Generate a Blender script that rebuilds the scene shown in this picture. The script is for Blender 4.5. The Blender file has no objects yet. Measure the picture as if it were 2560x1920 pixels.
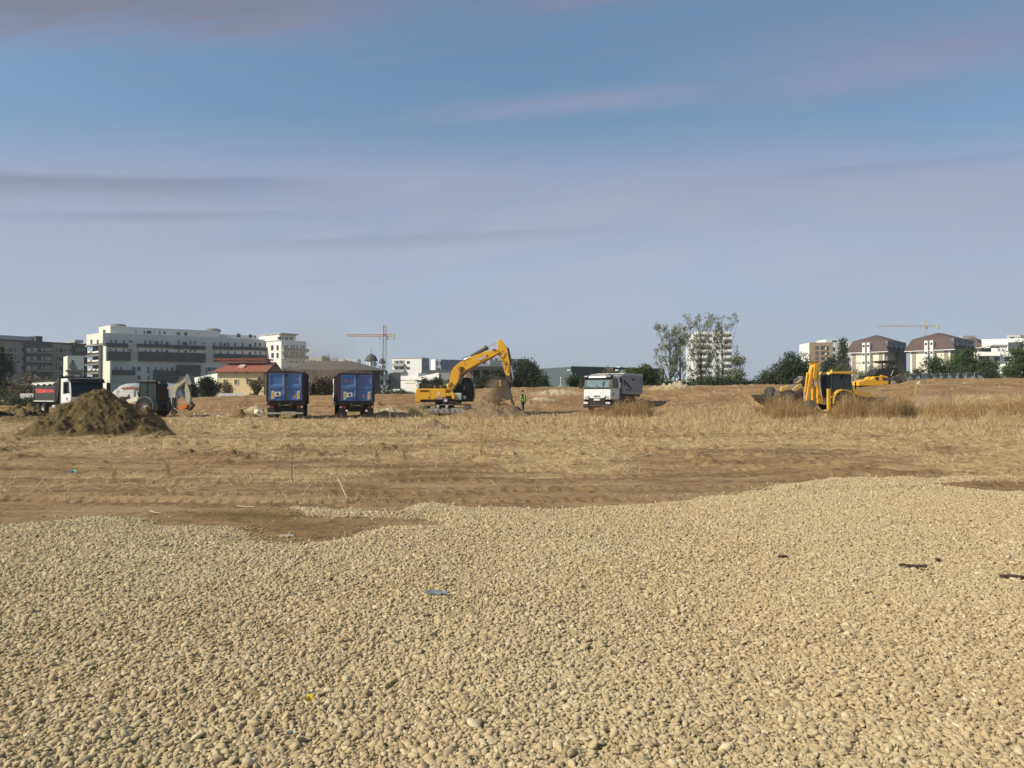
import bpy, bmesh, math, random
import numpy as np
from mathutils import Vector, Matrix, noise as mnoise
R = math.radians
rng = np.random.default_rng(7)
random.seed(7)
C = bpy.context.scene
COL = C.collection

# ---------------------------------------------------------------- camera
EYE, FPX, HOR = 1.7, 1849.0, 990.0      # eye height, focal length in px of a 2560 wide frame, horizon row
cam = bpy.data.cameras.new('camera'); cam.lens = 26.0; cam.sensor_width = 36.0
cam.clip_start = 0.1; cam.clip_end = 6000
camo = bpy.data.objects.new('camera', cam); COL.objects.link(camo)
camo.location = (0, 0, EYE); camo.rotation_euler = (math.pi/2 + math.atan((HOR-960)/FPX), 0, 0)
C.camera = camo

# ---------------------------------------------------------------- light
SUN_AZ, SUN_EL = 22.0, 39.0             # degrees in front of the left-hand (-x) axis, elevation
sd = Vector((-math.cos(R(SUN_AZ))*math.cos(R(SUN_EL)), -math.sin(R(SUN_AZ))*math.cos(R(SUN_EL)), math.sin(R(SUN_EL))))
sl = bpy.data.lights.new('sun', 'SUN'); sl.energy = 5.0; sl.angle = R(0.55); sl.color = (1.0, 0.915, 0.74)
so = bpy.data.objects.new('sun', sl); COL.objects.link(so)
so.rotation_euler = sd.to_track_quat('Z', 'Y').to_euler()
C.view_settings.view_transform = 'Standard'; C.view_settings.look = 'None'
C.view_settings.exposure = 0.0; C.view_settings.gamma = 1.0
C.cycles.use_denoising = True
C.cycles.max_bounces = 6; C.cycles.volume_bounces = 1; C.cycles.diffuse_bounces = 3
C.cycles.volume_step_rate = 4.0; C.cycles.volume_max_steps = 64
C.cycles.use_adaptive_sampling = True; C.cycles.adaptive_threshold = 0.02

W = bpy.data.worlds.new('World'); C.world = W; W.use_nodes = True
nt = W.node_tree; nt.nodes.clear()
def N(nt, t, **k):
    n = nt.nodes.new(t)
    for a, v in k.items():
        if a == 'inp':
            for i, x in v.items(): n.inputs[i].default_value = x
        else: setattr(n, a, v)
    return n
def math_(nt, op, a, b=None, c=None, clamp=False):
    n = nt.nodes.new('ShaderNodeMath'); n.operation = op; n.use_clamp = clamp
    for i, x in enumerate((a, b, c)):
        if x is None: continue
        if isinstance(x, (int, float)): n.inputs[i].default_value = x
        else: nt.links.new(x, n.inputs[i])
    return n.outputs[0]
def mixc(nt, f, a, b, mode='MIX'):
    n = nt.nodes.new('ShaderNodeMix'); n.data_type = 'RGBA'; n.blend_type = mode
    for s, x in ((0, f), (6, a), (7, b)):
        if isinstance(x, (int, float)): n.inputs[s].default_value = x
        elif isinstance(x, tuple): n.inputs[s].default_value = (*x, 1) if len(x) == 3 else x
        else: nt.links.new(x, n.inputs[s])
    return n.outputs[2]
def ramp(nt, f, stops):
    n = nt.nodes.new('ShaderNodeValToRGB'); e = n.color_ramp.elements
    while len(e) < len(stops): e.new(0.5)
    for q, (p, c) in zip(e, stops):
        q.position = p; q.color = (c, c, c, 1) if isinstance(c, (int, float)) else (*c, 1)
    nt.links.new(f, n.inputs[0]); return n.outputs[0]
def s2l(c):                              # sRGB 0..255 to linear
    return tuple(((x/255)/12.92 if x/255 <= 0.04045 else ((x/255+0.055)/1.055)**2.4) for x in c)

sky = N(nt, 'ShaderNodeTexSky', sky_type='NISHITA', sun_disc=False)
sky.sun_elevation = R(SUN_EL)
sky.sun_rotation = math.atan2(sd.x, sd.y)
sky.altitude = 0; sky.air_density = 1.0; sky.dust_density = 1.2; sky.ozone_density = 2.5
SKYK = 0.10
tc = N(nt, 'ShaderNodeTexCoord'); sp = N(nt, 'ShaderNodeSeparateXYZ'); nt.links.new(tc.outputs['Generated'], sp.inputs[0])
X_, Y_, Z_ = sp.outputs
# cloud sheet coordinates: across, and height above the horizon
den = math_(nt, 'ADD', math_(nt, 'ABSOLUTE', Y_), 0.08)
U = math_(nt, 'DIVIDE', X_, den); V = math_(nt, 'DIVIDE', Z_, den); el = math_(nt, 'ARCSINE', Z_)
def sheet(sx, sy, tilt, off, detail=5, rough=0.55):
    cx = N(nt, 'ShaderNodeCombineXYZ')
    nt.links.new(math_(nt, 'MULTIPLY_ADD', U, sx, off), cx.inputs[0])
    nt.links.new(math_(nt, 'MULTIPLY', math_(nt, 'SUBTRACT', V, math_(nt, 'MULTIPLY', U, tilt)), sy), cx.inputs[1])
    n = N(nt, 'ShaderNodeTexNoise'); n.inputs['Scale'].default_value = 1.0; n.inputs['Detail'].default_value = detail; n.inputs['Roughness'].default_value = rough
    nt.links.new(cx.outputs[0], n.inputs['Vector']); return n.outputs['Fac']
nA = sheet(3.0, 14, 0.10, 3.1, 6, 0.6); nB = sheet(7, 60, 0.10, 7.7, 6, 0.6); nC = sheet(1.7, 7, 0.08, 11.3, 4); nD = sheet(5, 22, 0.12, 17.0, 7, 0.65)
cA = math_(nt, 'SUBTRACT', nA, 0.5); cB = math_(nt, 'SUBTRACT', nB, 0.5); cD = math_(nt, 'SUBTRACT', nD, 0.5)
def smooth(x, a, b):
    mr = N(nt, 'ShaderNodeMapRange', interpolation_type='SMOOTHSTEP'); mr.inputs[1].default_value = a; mr.inputs[2].default_value = b
    nt.links.new(x, mr.inputs[0]); return mr.outputs[0]
def band(v0, slope, up, dn, u0, u1, amp=1.0, wob=0.06, soft=0.15):
    w = math_(nt, 'ADD', math_(nt, 'MULTIPLY', cA, wob), math_(nt, 'MULTIPLY', cD, wob*0.5))
    d = math_(nt, 'SUBTRACT', math_(nt, 'ADD', V, w), math_(nt, 'ADD', math_(nt, 'MULTIPLY', U, slope), v0))
    g = math_(nt, 'MULTIPLY', smooth(d, up, 0.0), smooth(d, -dn, 0.0))
    g = math_(nt, 'MULTIPLY', math_(nt, 'MULTIPLY', g, smooth(U, u0-soft, u0+soft)), smooth(U, u1+soft, u1-soft))
    return math_(nt, 'MULTIPLY', g, amp)
def smax(a, b): return math_(nt, 'MAXIMUM', a, b)
# clear sky: the physical sky, a little deeper blue overhead
clear = mixc(nt, 1.0, sky.outputs[0], (1.00, 1.22, 1.26), 'MULTIPLY')
cs_ = N(nt, 'ShaderNodeVectorMath', operation='SCALE'); cs_.inputs[0].default_value = s2l((150, 168, 198)); cs_.inputs['Scale'].default_value = 1.0/SKYK
clear = mixc(nt, 0.22, clear, cs_.outputs[0])
# veil of thin high cloud that thickens towards the horizon
vv = math_(nt, 'ADD', V, math_(nt, 'ADD', math_(nt, 'MULTIPLY', cA, 0.09), math_(nt, 'MULTIPLY', cD, 0.05)))
vv = math_(nt, 'SUBTRACT', vv, math_(nt, 'MULTIPLY', math_(nt, 'ABSOLUTE', math_(nt, 'ADD', U, 0.03)), 0.015))
veil = smooth(vv, 0.375, 0.235)
m1 = band(0.505, 0.07, 0.30, 0.06, -1.5, -0.16, 1.15, 0.08, 0.2)
m2 = band(0.487, 0.11, 0.020, 0.030, -0.02, 0.75, 0.72, 0.03, 0.12)
m3 = band(0.362, 0.10, 0.018, 0.030, -0.12, 1.2, 0.62, 0.025, 0.12)
m4 = band(0.36, 0.12, 0.10, 0.08, 0.28, 1.6, 0.78, 0.08, 0.2)
fib = math_(nt, 'MULTIPLY', smooth(nB, 0.50, 0.72), 0.16)
mask = smax(smax(m1, m2), smax(m3, m4))
mask = math_(nt, 'ADD', math_(nt, 'MULTIPLY', mask, math_(nt, 'ADD', 0.75, math_(nt, 'MULTIPLY', cD, 1.6))), fib)
mask = smax(mask, math_(nt, 'MULTIPLY', veil, math_(nt, 'ADD', 0.84, math_(nt, 'ADD', math_(nt, 'MULTIPLY', cD, 1.0), math_(nt, 'MULTIPLY', cA, 0.6))))); mask = math_(nt, 'MINIMUM', math_(nt, 'MAXIMUM', mask, 0.0), 0.95)
dark = smax(smax(band(0.262, -0.012, 0.012, 0.035, -0.8, -0.26, 1.0, 0.02), band(0.230, 0.01, 0.006, 0.012, -0.6, -0.3, 0.6, 0.01)),
            smax(band(0.335, 0.06, 0.04, 0.06, 0.36, 1.4, 0.75, 0.05), band(0.205, 0.05, 0.006, 0.018, -0.35, 0.1, 0.4, 0.01)))
dark = smax(dark, smax(math_(nt, 'MULTIPLY', m1, 0.9), band(0.245, 0.09, 0.006, 0.02, 0.3, 1.0, 0.45, 0.01)))
gl = N(nt, 'ShaderNodeValToRGB'); nt.links.new(V, gl.inputs[0]); e = gl.color_ramp.elements
while len(e) < 5: e.new(0.5)
for q, (p_, c_) in zip(e, ((0.0, (178, 190, 206)), (0.13, (175, 186, 206)), (0.28, (163, 171, 193)), (0.42, (144, 150, 174)), (0.60, (108, 107, 119)))):
    q.position = p_; q.color = (*s2l(c_), 1)
ccol = mixc(nt, math_(nt, 'MULTIPLY', smooth(nC, 0.45, 0.65), 0.25), gl.outputs[0], s2l((166, 165, 183)))
ccol = mixc(nt, math_(nt, 'MULTIPLY', dark, 0.50), ccol, s2l((122, 124, 140)))
cc = N(nt, 'ShaderNodeVectorMath', operation='SCALE'); nt.links.new(ccol, cc.inputs[0]); cc.inputs['Scale'].default_value = 1.0/SKYK
final = mixc(nt, mask, clear, cc.outputs[0])
bg = N(nt, 'ShaderNodeBackground'); bg.inputs[1].default_value = SKYK; nt.links.new(final, bg.inputs[0])
wo = N(nt, 'ShaderNodeOutputWorld'); nt.links.new(bg.outputs[0], wo.inputs[0])

# ---------------------------------------------------------------- materials
MATS = {}
def mat(name, col, rough=0.8, metal=0.0, var=0.12, scale=3.0, dirt=None, dirt_amt=0.0, spec=0.3, bump=0.0, bscale=20.0, alpha=None, trans=0.0, emit=None):
    if name in MATS: return MATS[name]
    m = bpy.data.materials.new(name); m.use_nodes = True; n = m.node_tree; b = n.nodes['Principled BSDF']
    g = N(n, 'ShaderNodeNewGeometry')
    tcn = N(n, 'ShaderNodeTexCoord')
    a = N(n, 'ShaderNodeTexNoise'); a.inputs['Scale'].default_value = scale; a.inputs['Detail'].default_value = 5
    n.links.new(tcn.outputs['Object'], a.inputs['Vector'])
    f = ramp(n, a.outputs['Fac'], [(0.3, 0.0), (0.7, 1.0)])
    lo = tuple(c*(1-var) for c in col); hi_ = tuple(min(1, c*(1+var)) for c in col)
    o = mixc(n, f, lo, hi_)
    if dirt:
        d = N(n, 'ShaderNodeTexNoise'); d.inputs['Scale'].default_value = scale*0.6; d.inputs['Detail'].default_value = 6; d.inputs['Roughness'].default_value = 0.7
        n.links.new(tcn.outputs['Object'], d.inputs['Vector'])
        o = mixc(n, math_(n, 'MULTIPLY', ramp(n, d.outputs['Fac'], [(0.35, 0.15), (0.7, 1.0)]), dirt_amt), o, dirt)
    n.links.new(o, b.inputs['Base Color'])
    b.inputs['Roughness'].default_value = rough; b.inputs['Metallic'].default_value = metal
    b.inputs['Specular IOR Level'].default_value = spec
    b.inputs['Transmission Weight'].default_value = trans
    if bump:
        bn = N(n, 'ShaderNodeTexNoise'); bn.inputs['Scale'].default_value = bscale; bn.inputs['Detail'].default_value = 4
        n.links.new(tcn.outputs['Object'], bn.inputs['Vector'])
        bp = N(n, 'ShaderNodeBump'); bp.inputs['Strength'].default_value = bump; bp.inputs['Distance'].default_value = 0.05
        n.links.new(bn.outputs['Fac'], bp.inputs['Height']); n.links.new(bp.outputs[0], b.inputs['Normal'])
    MATS[name] = m; return m

# ---------------------------------------------------------------- object helpers
def tag(o, label=None, cat=None, group=None, kind=None):
    for k, v in (('label', label), ('category', cat), ('group', group), ('kind', kind)):
        if v: o[k] = v
    return o
def empty(name, loc, rz, label, cat, group=None):
    o = bpy.data.objects.new(name, None); COL.objects.link(o); o.empty_display_size = 0.5
    o.location = loc; o.rotation_euler = (0, 0, rz); return tag(o, label, cat, group)
class MB:
    def __init__(s): s.v = []; s.f = []
    def add(s, vs, fs):
        k = len(s.v); s.v += [tuple(p) for p in vs]; s.f += [tuple(i+k for i in f) for f in fs]; return s
    def box(s, x0, x1, y0, y1, z0, z1):
        vs = [(x, y, z) for z in (z0, z1) for y in (y0, y1) for x in (x0, x1)]
        return s.add(vs, [(0,2,3,1),(4,5,7,6),(0,1,5,4),(2,6,7,3),(0,4,6,2),(1,3,7,5)])
    def prism(s, poly, a0, a1, axis='x'):
        # poly of the two remaining coordinates; axis x: (y,z), axis y: (x,z), axis z: (x,y)
        def P(p, a): return {'x': (a, p[0], p[1]), 'y': (p[0], a, p[1]), 'z': (p[0], p[1], a)}[axis]
        n = len(poly)
        area = sum(poly[i][0]*poly[(i+1) % n][1]-poly[(i+1) % n][0]*poly[i][1] for i in range(n))
        if area < 0: poly = poly[::-1]
        if axis == 'y': poly = poly[::-1]
        if a1 < a0: a0, a1 = a1, a0
        vs = [P(p, a0) for p in poly]+[P(p, a1) for p in poly]
        fs = [tuple(range(n-1, -1, -1)), tuple(range(n, 2*n))]+[(i, (i+1) % n, n+(i+1) % n, n+i) for i in range(n)]
        return s.add(vs, fs)
    def tube(s, pts, rad, n=8, caps=True):
        pts = [Vector(p) for p in pts]
        rad = [rad]*len(pts) if isinstance(rad, (int, float)) else rad
        vs = []; fs = []
        for i, p in enumerate(pts):
            t = (pts[min(i+1, len(pts)-1)]-pts[max(i-1, 0)])
            t = t.normalized() if t.length > 1e-9 else Vector((0, 0, 1))
            u = t.cross(Vector((0, 0, 1)) if abs(t.z) < 0.9 else Vector((1, 0, 0))).normalized(); w = t.cross(u)
            for k in range(n):
                a = 2*math.pi*k/n; vs.append(p+(u*math.cos(a)+w*math.sin(a))*rad[i])
        for i in range(len(pts)-1):
            for k in range(n): fs.append((i*n+k, i*n+(k+1) % n, (i+1)*n+(k+1) % n, (i+1)*n+k))
        if caps: fs += [tuple(range(n))[::-1], tuple(range((len(pts)-1)*n, len(pts)*n))]
        return s.add(vs, fs)
    def cyl(s, a, b, r, n=24): return s.tube([a, b], r, n)
    def lathe(s, c, axis, prof, n=28):
        # profile (radius, offset along axis) around centre c
        ax = Vector(axis).normalized(); u = ax.cross(Vector((0, 0, 1)) if abs(ax.z) < 0.9 else Vector((1, 0, 0))).normalized(); w = ax.cross(u)
        c = Vector(c); vs = []; fs = []; m = len(prof)
        for r, h in prof:
            for k in range(n):
                a = 2*math.pi*k/n; vs.append(c+ax*h+(u*math.cos(a)+w*math.sin(a))*r)
        for i in range(m-1):
            for k in range(n): fs.append((i*n+k, i*n+(k+1) % n, (i+1)*n+(k+1) % n, (i+1)*n+k))
        return s.add(vs, fs)
    def build(s, name, m, parent=None, smooth=False, bev=0.0):
        me = bpy.data.meshes.new(name); me.from_pydata(s.v, [], s.f)
        bm = bmesh.new(); bm.from_mesh(me); bmesh.ops.recalc_face_normals(bm, faces=bm.faces[:]); bm.to_mesh(me); bm.free()
        me.materials.append(m)
        if smooth: me.polygons.foreach_set('use_smooth', [True]*len(me.polygons))
        o = bpy.data.objects.new(name, me); COL.objects.link(o)
        if parent: o.parent = parent
        if bev:
            b = o.modifiers.new('bevel', 'BEVEL'); b.width = bev; b.segments = 2; b.limit_method = 'ANGLE'
        return o
def np_mesh(name, v, f, m, smooth=False, attrs=None):
    """v (n,3) floats, f (k,3) or (k,4) ints"""
    me = bpy.data.meshes.new(name); me.vertices.add(len(v)); me.vertices.foreach_set('co', np.asarray(v, np.float32).ravel())
    k = f.shape[1]; me.loops.add(f.size); me.loops.foreach_set('vertex_index', f.astype(np.int32).ravel())
    me.polygons.add(len(f)); me.polygons.foreach_set('loop_start', np.arange(0, f.size, k, dtype=np.int32))
    if smooth: me.polygons.foreach_set('use_smooth', np.ones(len(f), bool))
    me.update(calc_edges=True); me.validate()
    for an, av in (attrs or {}).items():
        a = me.attributes.new(an, 'FLOAT', 'POINT'); a.data.foreach_set('value', np.asarray(av, np.float32))
    me.materials.append(m); o = bpy.data.objects.new(name, me); COL.objects.link(o); return o

class Frame:
    """local frame of a thing; authoring helper that turns a sight line of the photograph into a point of one of its planes"""
    def __init__(s, loc, th): s.o = Vector(loc); s.th = th; s.c, s.n = math.cos(th), math.sin(th)
    def loc(s, p):
        x, y = p[0]-s.o.x, p[1]-s.o.y
        return (x*s.c+y*s.n, -x*s.n+y*s.c, p[2]-s.o.z)
    def _ray(s, px, py):
        e = Vector(s.loc((0, 0, EYE))); d = ((px-1280)/FPX, 1.0, (HOR-py)/FPX)
        return e, Vector((d[0]*s.c+d[1]*s.n, -d[0]*s.n+d[1]*s.c, d[2]))
    def side(s, px, py, x=0.0):          # plane x = const -> (y, z)
        e, d = s._ray(px, py); t = (x-e.x)/d.x; return (e.y+d.y*t, e.z+d.z*t)
    def front(s, px, py, y=0.0):         # plane y = const -> (x, z)
        e, d = s._ray(px, py); t = (y-e.y)/d.y; return (e.x+d.x*t, e.z+d.z*t)
    def w(s, p): return Vector((s.o.x+p[0]*s.c-p[1]*s.n, s.o.y+p[0]*s.n+p[1]*s.c, s.o.z+p[2]))
def at(px, py, d): return Vector(((px-1280)/FPX*d, d, EYE+(HOR-py)/FPX*d))

# ---------------------------------------------------------------- value noise in numpy
def _hash(ix, iy, s):
    h = (ix.astype(np.int64)*374761393+iy.astype(np.int64)*668265263+s*2147483647) & 0xffffffff
    h = ((h ^ (h >> 13))*1274126177) & 0xffffffff
    return ((h ^ (h >> 16)) & 0xffff)/65535.0
def vnoise(x, y, s=0):
    x = np.asarray(x, float); y = np.asarray(y, float)
    ix, iy = np.floor(x), np.floor(y); fx, fy = x-ix, y-iy
    fx = fx*fx*(3-2*fx); fy = fy*fy*(3-2*fy)
    a, b, c, d = _hash(ix, iy, s), _hash(ix+1, iy, s), _hash(ix, iy+1, s), _hash(ix+1, iy+1, s)
    return (a*(1-fx)+b*fx)*(1-fy)+(c*(1-fx)+d*fx)*fy
def fbm(x, y, s=0, o=4, g=0.5):
    t = 0; a = 1; w = 0
    for i in range(o): t = t+a*vnoise(x*2**i+i*17.3, y*2**i-i*9.1, s+i); w += a; a *= g
    return t/w
def sm(t): t = np.clip(t, 0, 1); return t*t*(3-2*t)
# ---------------------------------------------------------------- the ground
CX = [0, 100, 430, 520, 660, 780, 920, 1040, 1190, 1250, 1450, 1600, 1900, 2150, 2250, 2350, 2560]
CY = [1004, 1006, 1001, 992, 989, 990, 988, 986, 976, 971, 969, 966, 962, 962, 955, 948, 947]
D0 = [62, 62, 60, 60, 60, 60, 60, 58, 56, 56, 55, 53, 46, 42, 40, 40, 38]
DC = 92.0
MOUNDS = [  # px, distance, radius x, radius y, height, paleness
    (50, 50, 2.2, 1.6, 0.75, -1), (20, 47, 1.6, 1.5, 0.5, -1), (92, 52, 1.0, 1.0, 0.6, -1),
    (1090, 39, 1.1, 0.9, 0.28, -1), (590, 60, 1.4, 1.0, 0.5, -1),
    (1390, 78, 3.4, 2.2, 0.75, 1), (1350, 72, 2.0, 1.5, 0.35, 1), (1680, 80, 3.2, 2.0, 0.8, 1), (1475, 83, 3.0, 2.0, 0.5, 0.3),
    (645, 67, 1.6, 1.4, 0.6, 1), (960, 66, 2.4, 1.7, 0.5, 0.9), (1290, 70, 2.5, 1.5, 0.5, 0),
    (1900, 62, 3.2, 2.0, 0.55, 0.2), (2330, 44, 2.2, 1.4, 0.35, 0), (2510, 48, 2.4, 1.5, 0.4, 0), (1300, 84, 4, 3, 0.25, 0),
    (930, 71, 4.5, 3, 0.5, 0), (540, 72, 4, 3, 0.55, 0), (1160, 66, 3.5, 2, 0.5, 0)]
def terrain(X, Y):
    X = np.asarray(X, float); Y = np.asarray(Y, float)
    px = np.where(Y > 1, 1280+FPX*X/np.maximum(Y, 1), np.sign(X)*9999); px = np.clip(px, -200, 2760)
    cz = EYE+(HOR-np.interp(px, CX, CY))/FPX*DC
    d0 = np.interp(px, CX, D0)
    z = cz*sm((Y-d0)/(DC-d0))
    z = z*(1-0.75*sm((Y-105)/160))
    far = np.clip((Y-40)/30, 0, 1)*np.clip((220-Y)/60, 0, 1)
    z = z+far*(0.18*(fbm(X/9, Y/6, 11, 4)-0.5)+0.12*(fbm(X/22, Y/14, 31, 3)-0.5)*np.clip((Y-58)/20, 0, 1))
    for p, d, rx, ry, h, pl in MOUNDS:
        mx = (p-1280)/FPX*d; q = ((X-mx)/rx)**2+((Y-d)/ry)**2
        z = z+h*np.exp(-q*1.6)*(0.15+1.25*fbm(X*0.9, Y*0.9, 5, 5, 0.65)+0.8*(np.abs(fbm(X*1.7, Y*1.5, 7, 5, 0.6)-0.5)*2-0.2))
    z = z+far*0.22*(np.abs(fbm(X*0.55, Y*0.45, 17, 5, 0.6)-0.5)*2-0.2)
    return z
GP = [  # outline of the gravel on the level ground, sight lines of the photograph
 [(-900, 1345), (0, 1315), (150, 1303), (240, 1293), (325, 1297), (427, 1306), (436, 1318), (508, 1321), (590, 1326), (615, 1338), (640, 1350), (692, 1354), (773, 1360), (834, 1350),
  (880, 1331), (942, 1321), (1044, 1317), (1105, 1309), (1060, 1301), (1003, 1297), (922, 1291), (800, 1285), (745, 1277), (720, 1269), (800, 1271), (900, 1274), (995, 1276),
  (1040, 1267), (1085, 1260), (1138, 1264), (1207, 1270), (1390, 1273), (1532, 1268), (1614, 1264), (1700, 1254), (1762, 1244), (1863, 1234), (1953, 1213), (2067, 1199), (2189, 1195),
  (2352, 1195), (2420, 1191), (2514, 1193), (2440, 1200), (2352, 1208), (2372, 1224), (2470, 1229), (2560, 1231), (3400, 1240), (9000, 1300), (9000, 9000), (-9000, 9000), (-9000, 1500)]]
def inpoly(px, py, poly):
    r = np.zeros(px.shape, bool); n = len(poly)
    for i in range(n):
        x1, y1 = poly[i]; x2, y2 = poly[(i+1) % n]
        if y1 == y2: continue
        c = ((y1 > py) != (y2 > py)) & (px < (x2-x1)*(py-y1)/(y2-y1)+x1); r ^= c
    return r
GW = [((p[0]-1280)/FPX*(EYE*FPX/(p[1]-HOR)), EYE*FPX/(p[1]-HOR)) for p in GP[0] if -1000 < p[0] < 3500]
GW = [(-60, 9.0)]+GW+[(60, 13.0), (60, -20), (-60, -20)]
def edge_dist(X, Y):                     # distance to the gravel outline, negative outside
    X = np.asarray(X, float); Y = np.asarray(Y, float)
    out = np.where(Y < 7.2, 5.0, -5.0); k = (Y > 7.2) & (Y < 19) & (np.abs(X) < 30)
    if k.any(): out[k] = _edge(X[k], Y[k])
    return out
def _edge(X, Y):
    jx = (fbm(X*1.5, Y*1.5, 41, 4)-0.5)*0.5; jy = (fbm(X*1.5, Y*1.5, 43, 4)-0.5)*0.7
    x = X+jx; y = Y+jy; d = np.full(x.shape, 1e9)
    for i in range(len(GW)):
        ax, ay = GW[i]; bx, by = GW[(i+1) % len(GW)]
        vx, vy = bx-ax, by-ay; t = np.clip(((x-ax)*vx+(y-ay)*vy)/(vx*vx+vy*vy+1e-9), 0, 1)
        d = np.minimum(d, np.hypot(x-ax-t*vx, y-ay-t*vy))
    return np.where(inpoly(x, y, GW), d, -d)
def gravel_h(X, Y, ed):
    und = 0.055*(fbm(X*0.9+3, Y*0.55, 51, 3)-0.5)+0.03*(fbm(X*2.5, Y*1.6, 57, 3)-0.5)
    ridge = 0.05*np.exp(-((Y-13.1-0.04*X)/0.28)**2)*(0.4+fbm(X*2, Y*2, 61, 2))*(X > -9)
    return sm(ed/0.55)*(0.055+und+ridge)
def straw_mask(X, Y):
    m = fbm(X*0.16+9, Y*0.22, 71, 5, 0.6)
    s = sm((m-0.44+0.05*sm((X+4)/10))/0.16)
    s = np.maximum(s, 0.9*np.exp(-(((X+10.5+0.1*Y)/7.0)**2+((Y-27.5)/3.2)**2)))      # bright straw swathe left of centre
    s = np.maximum(s, 0.95*sm((Y-27)/9)*(0.4+0.6*sm((m-0.36)/0.2)))
    px = 1280+FPX*X/np.maximum(Y, 1)
    s = s*(0.6+0.4*sm((px-200)/800))
    s = s*sm((Y-11.5)/6.5)*(1-sm((Y-57-np.clip((px-1500)*0.004, 0, 4))/7))
    return np.clip(s, 0, 1)
def lumps(X, Y, ed):
    near = 1-sm((Y-70)/60)
    a = 0.14*(fbm(X*0.55, Y*0.40, 81, 4, 0.55)-0.5)+0.11*(fbm(X*1.9, Y*1.4, 83, 4, 0.62)-0.5)
    rough = sm((Y-13)/9)
    cl = np.clip(fbm(X*1.2, Y*0.8, 87, 4, 0.6)-0.63, 0, 1)*0.9
    ruts = 0.03*np.sin((X*0.12+Y*1.0+1.2*fbm(X*0.2, Y*0.2, 89, 3))*2*math.pi/1.1)*np.exp(-((Y-17.5-0.02*X)/3)**2)
    for y0, sl, wv in ((13.3, 0.05, 0.3), (15.2, 0.05, 0.3), (12.0, -0.03, 0.2), (16.9, 0.02, 0.4), (21, -0.06, 0.5), (23, -0.06, 0.5)):   # tyre tracks
        q = (Y-y0-sl*X-wv*np.sin(X*0.25))/0.22
        ruts = ruts-0.035*np.exp(-q**4)*(1-0.55*(np.sin(X*2*math.pi/0.21+q*1.5) > 0.2))+0.022*np.exp(-((np.abs(q)-1.5)/0.5)**2)
    z = near*(a*(0.35+0.85*rough)+cl*rough*0.9+ruts)
    s = np.exp(-(((X-7.5)/4.5)**2+((Y-18.3)/2.2)**2))
    z = z+s*0.07*np.sin((X*1.0+0.7*Y)*3.2)
    return z*(1-sm((ed+0.3)/0.4))
def ground_z(X, Y):
    X = np.asarray(X, float); Y = np.asarray(Y, float); ed = edge_dist(X, Y)
    return terrain(X, Y)+gravel_h(X, Y, ed)+lumps(X, Y, ed)
def gz(x, y): return float(ground_z(np.array([x]), np.array([y]))[0])

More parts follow.
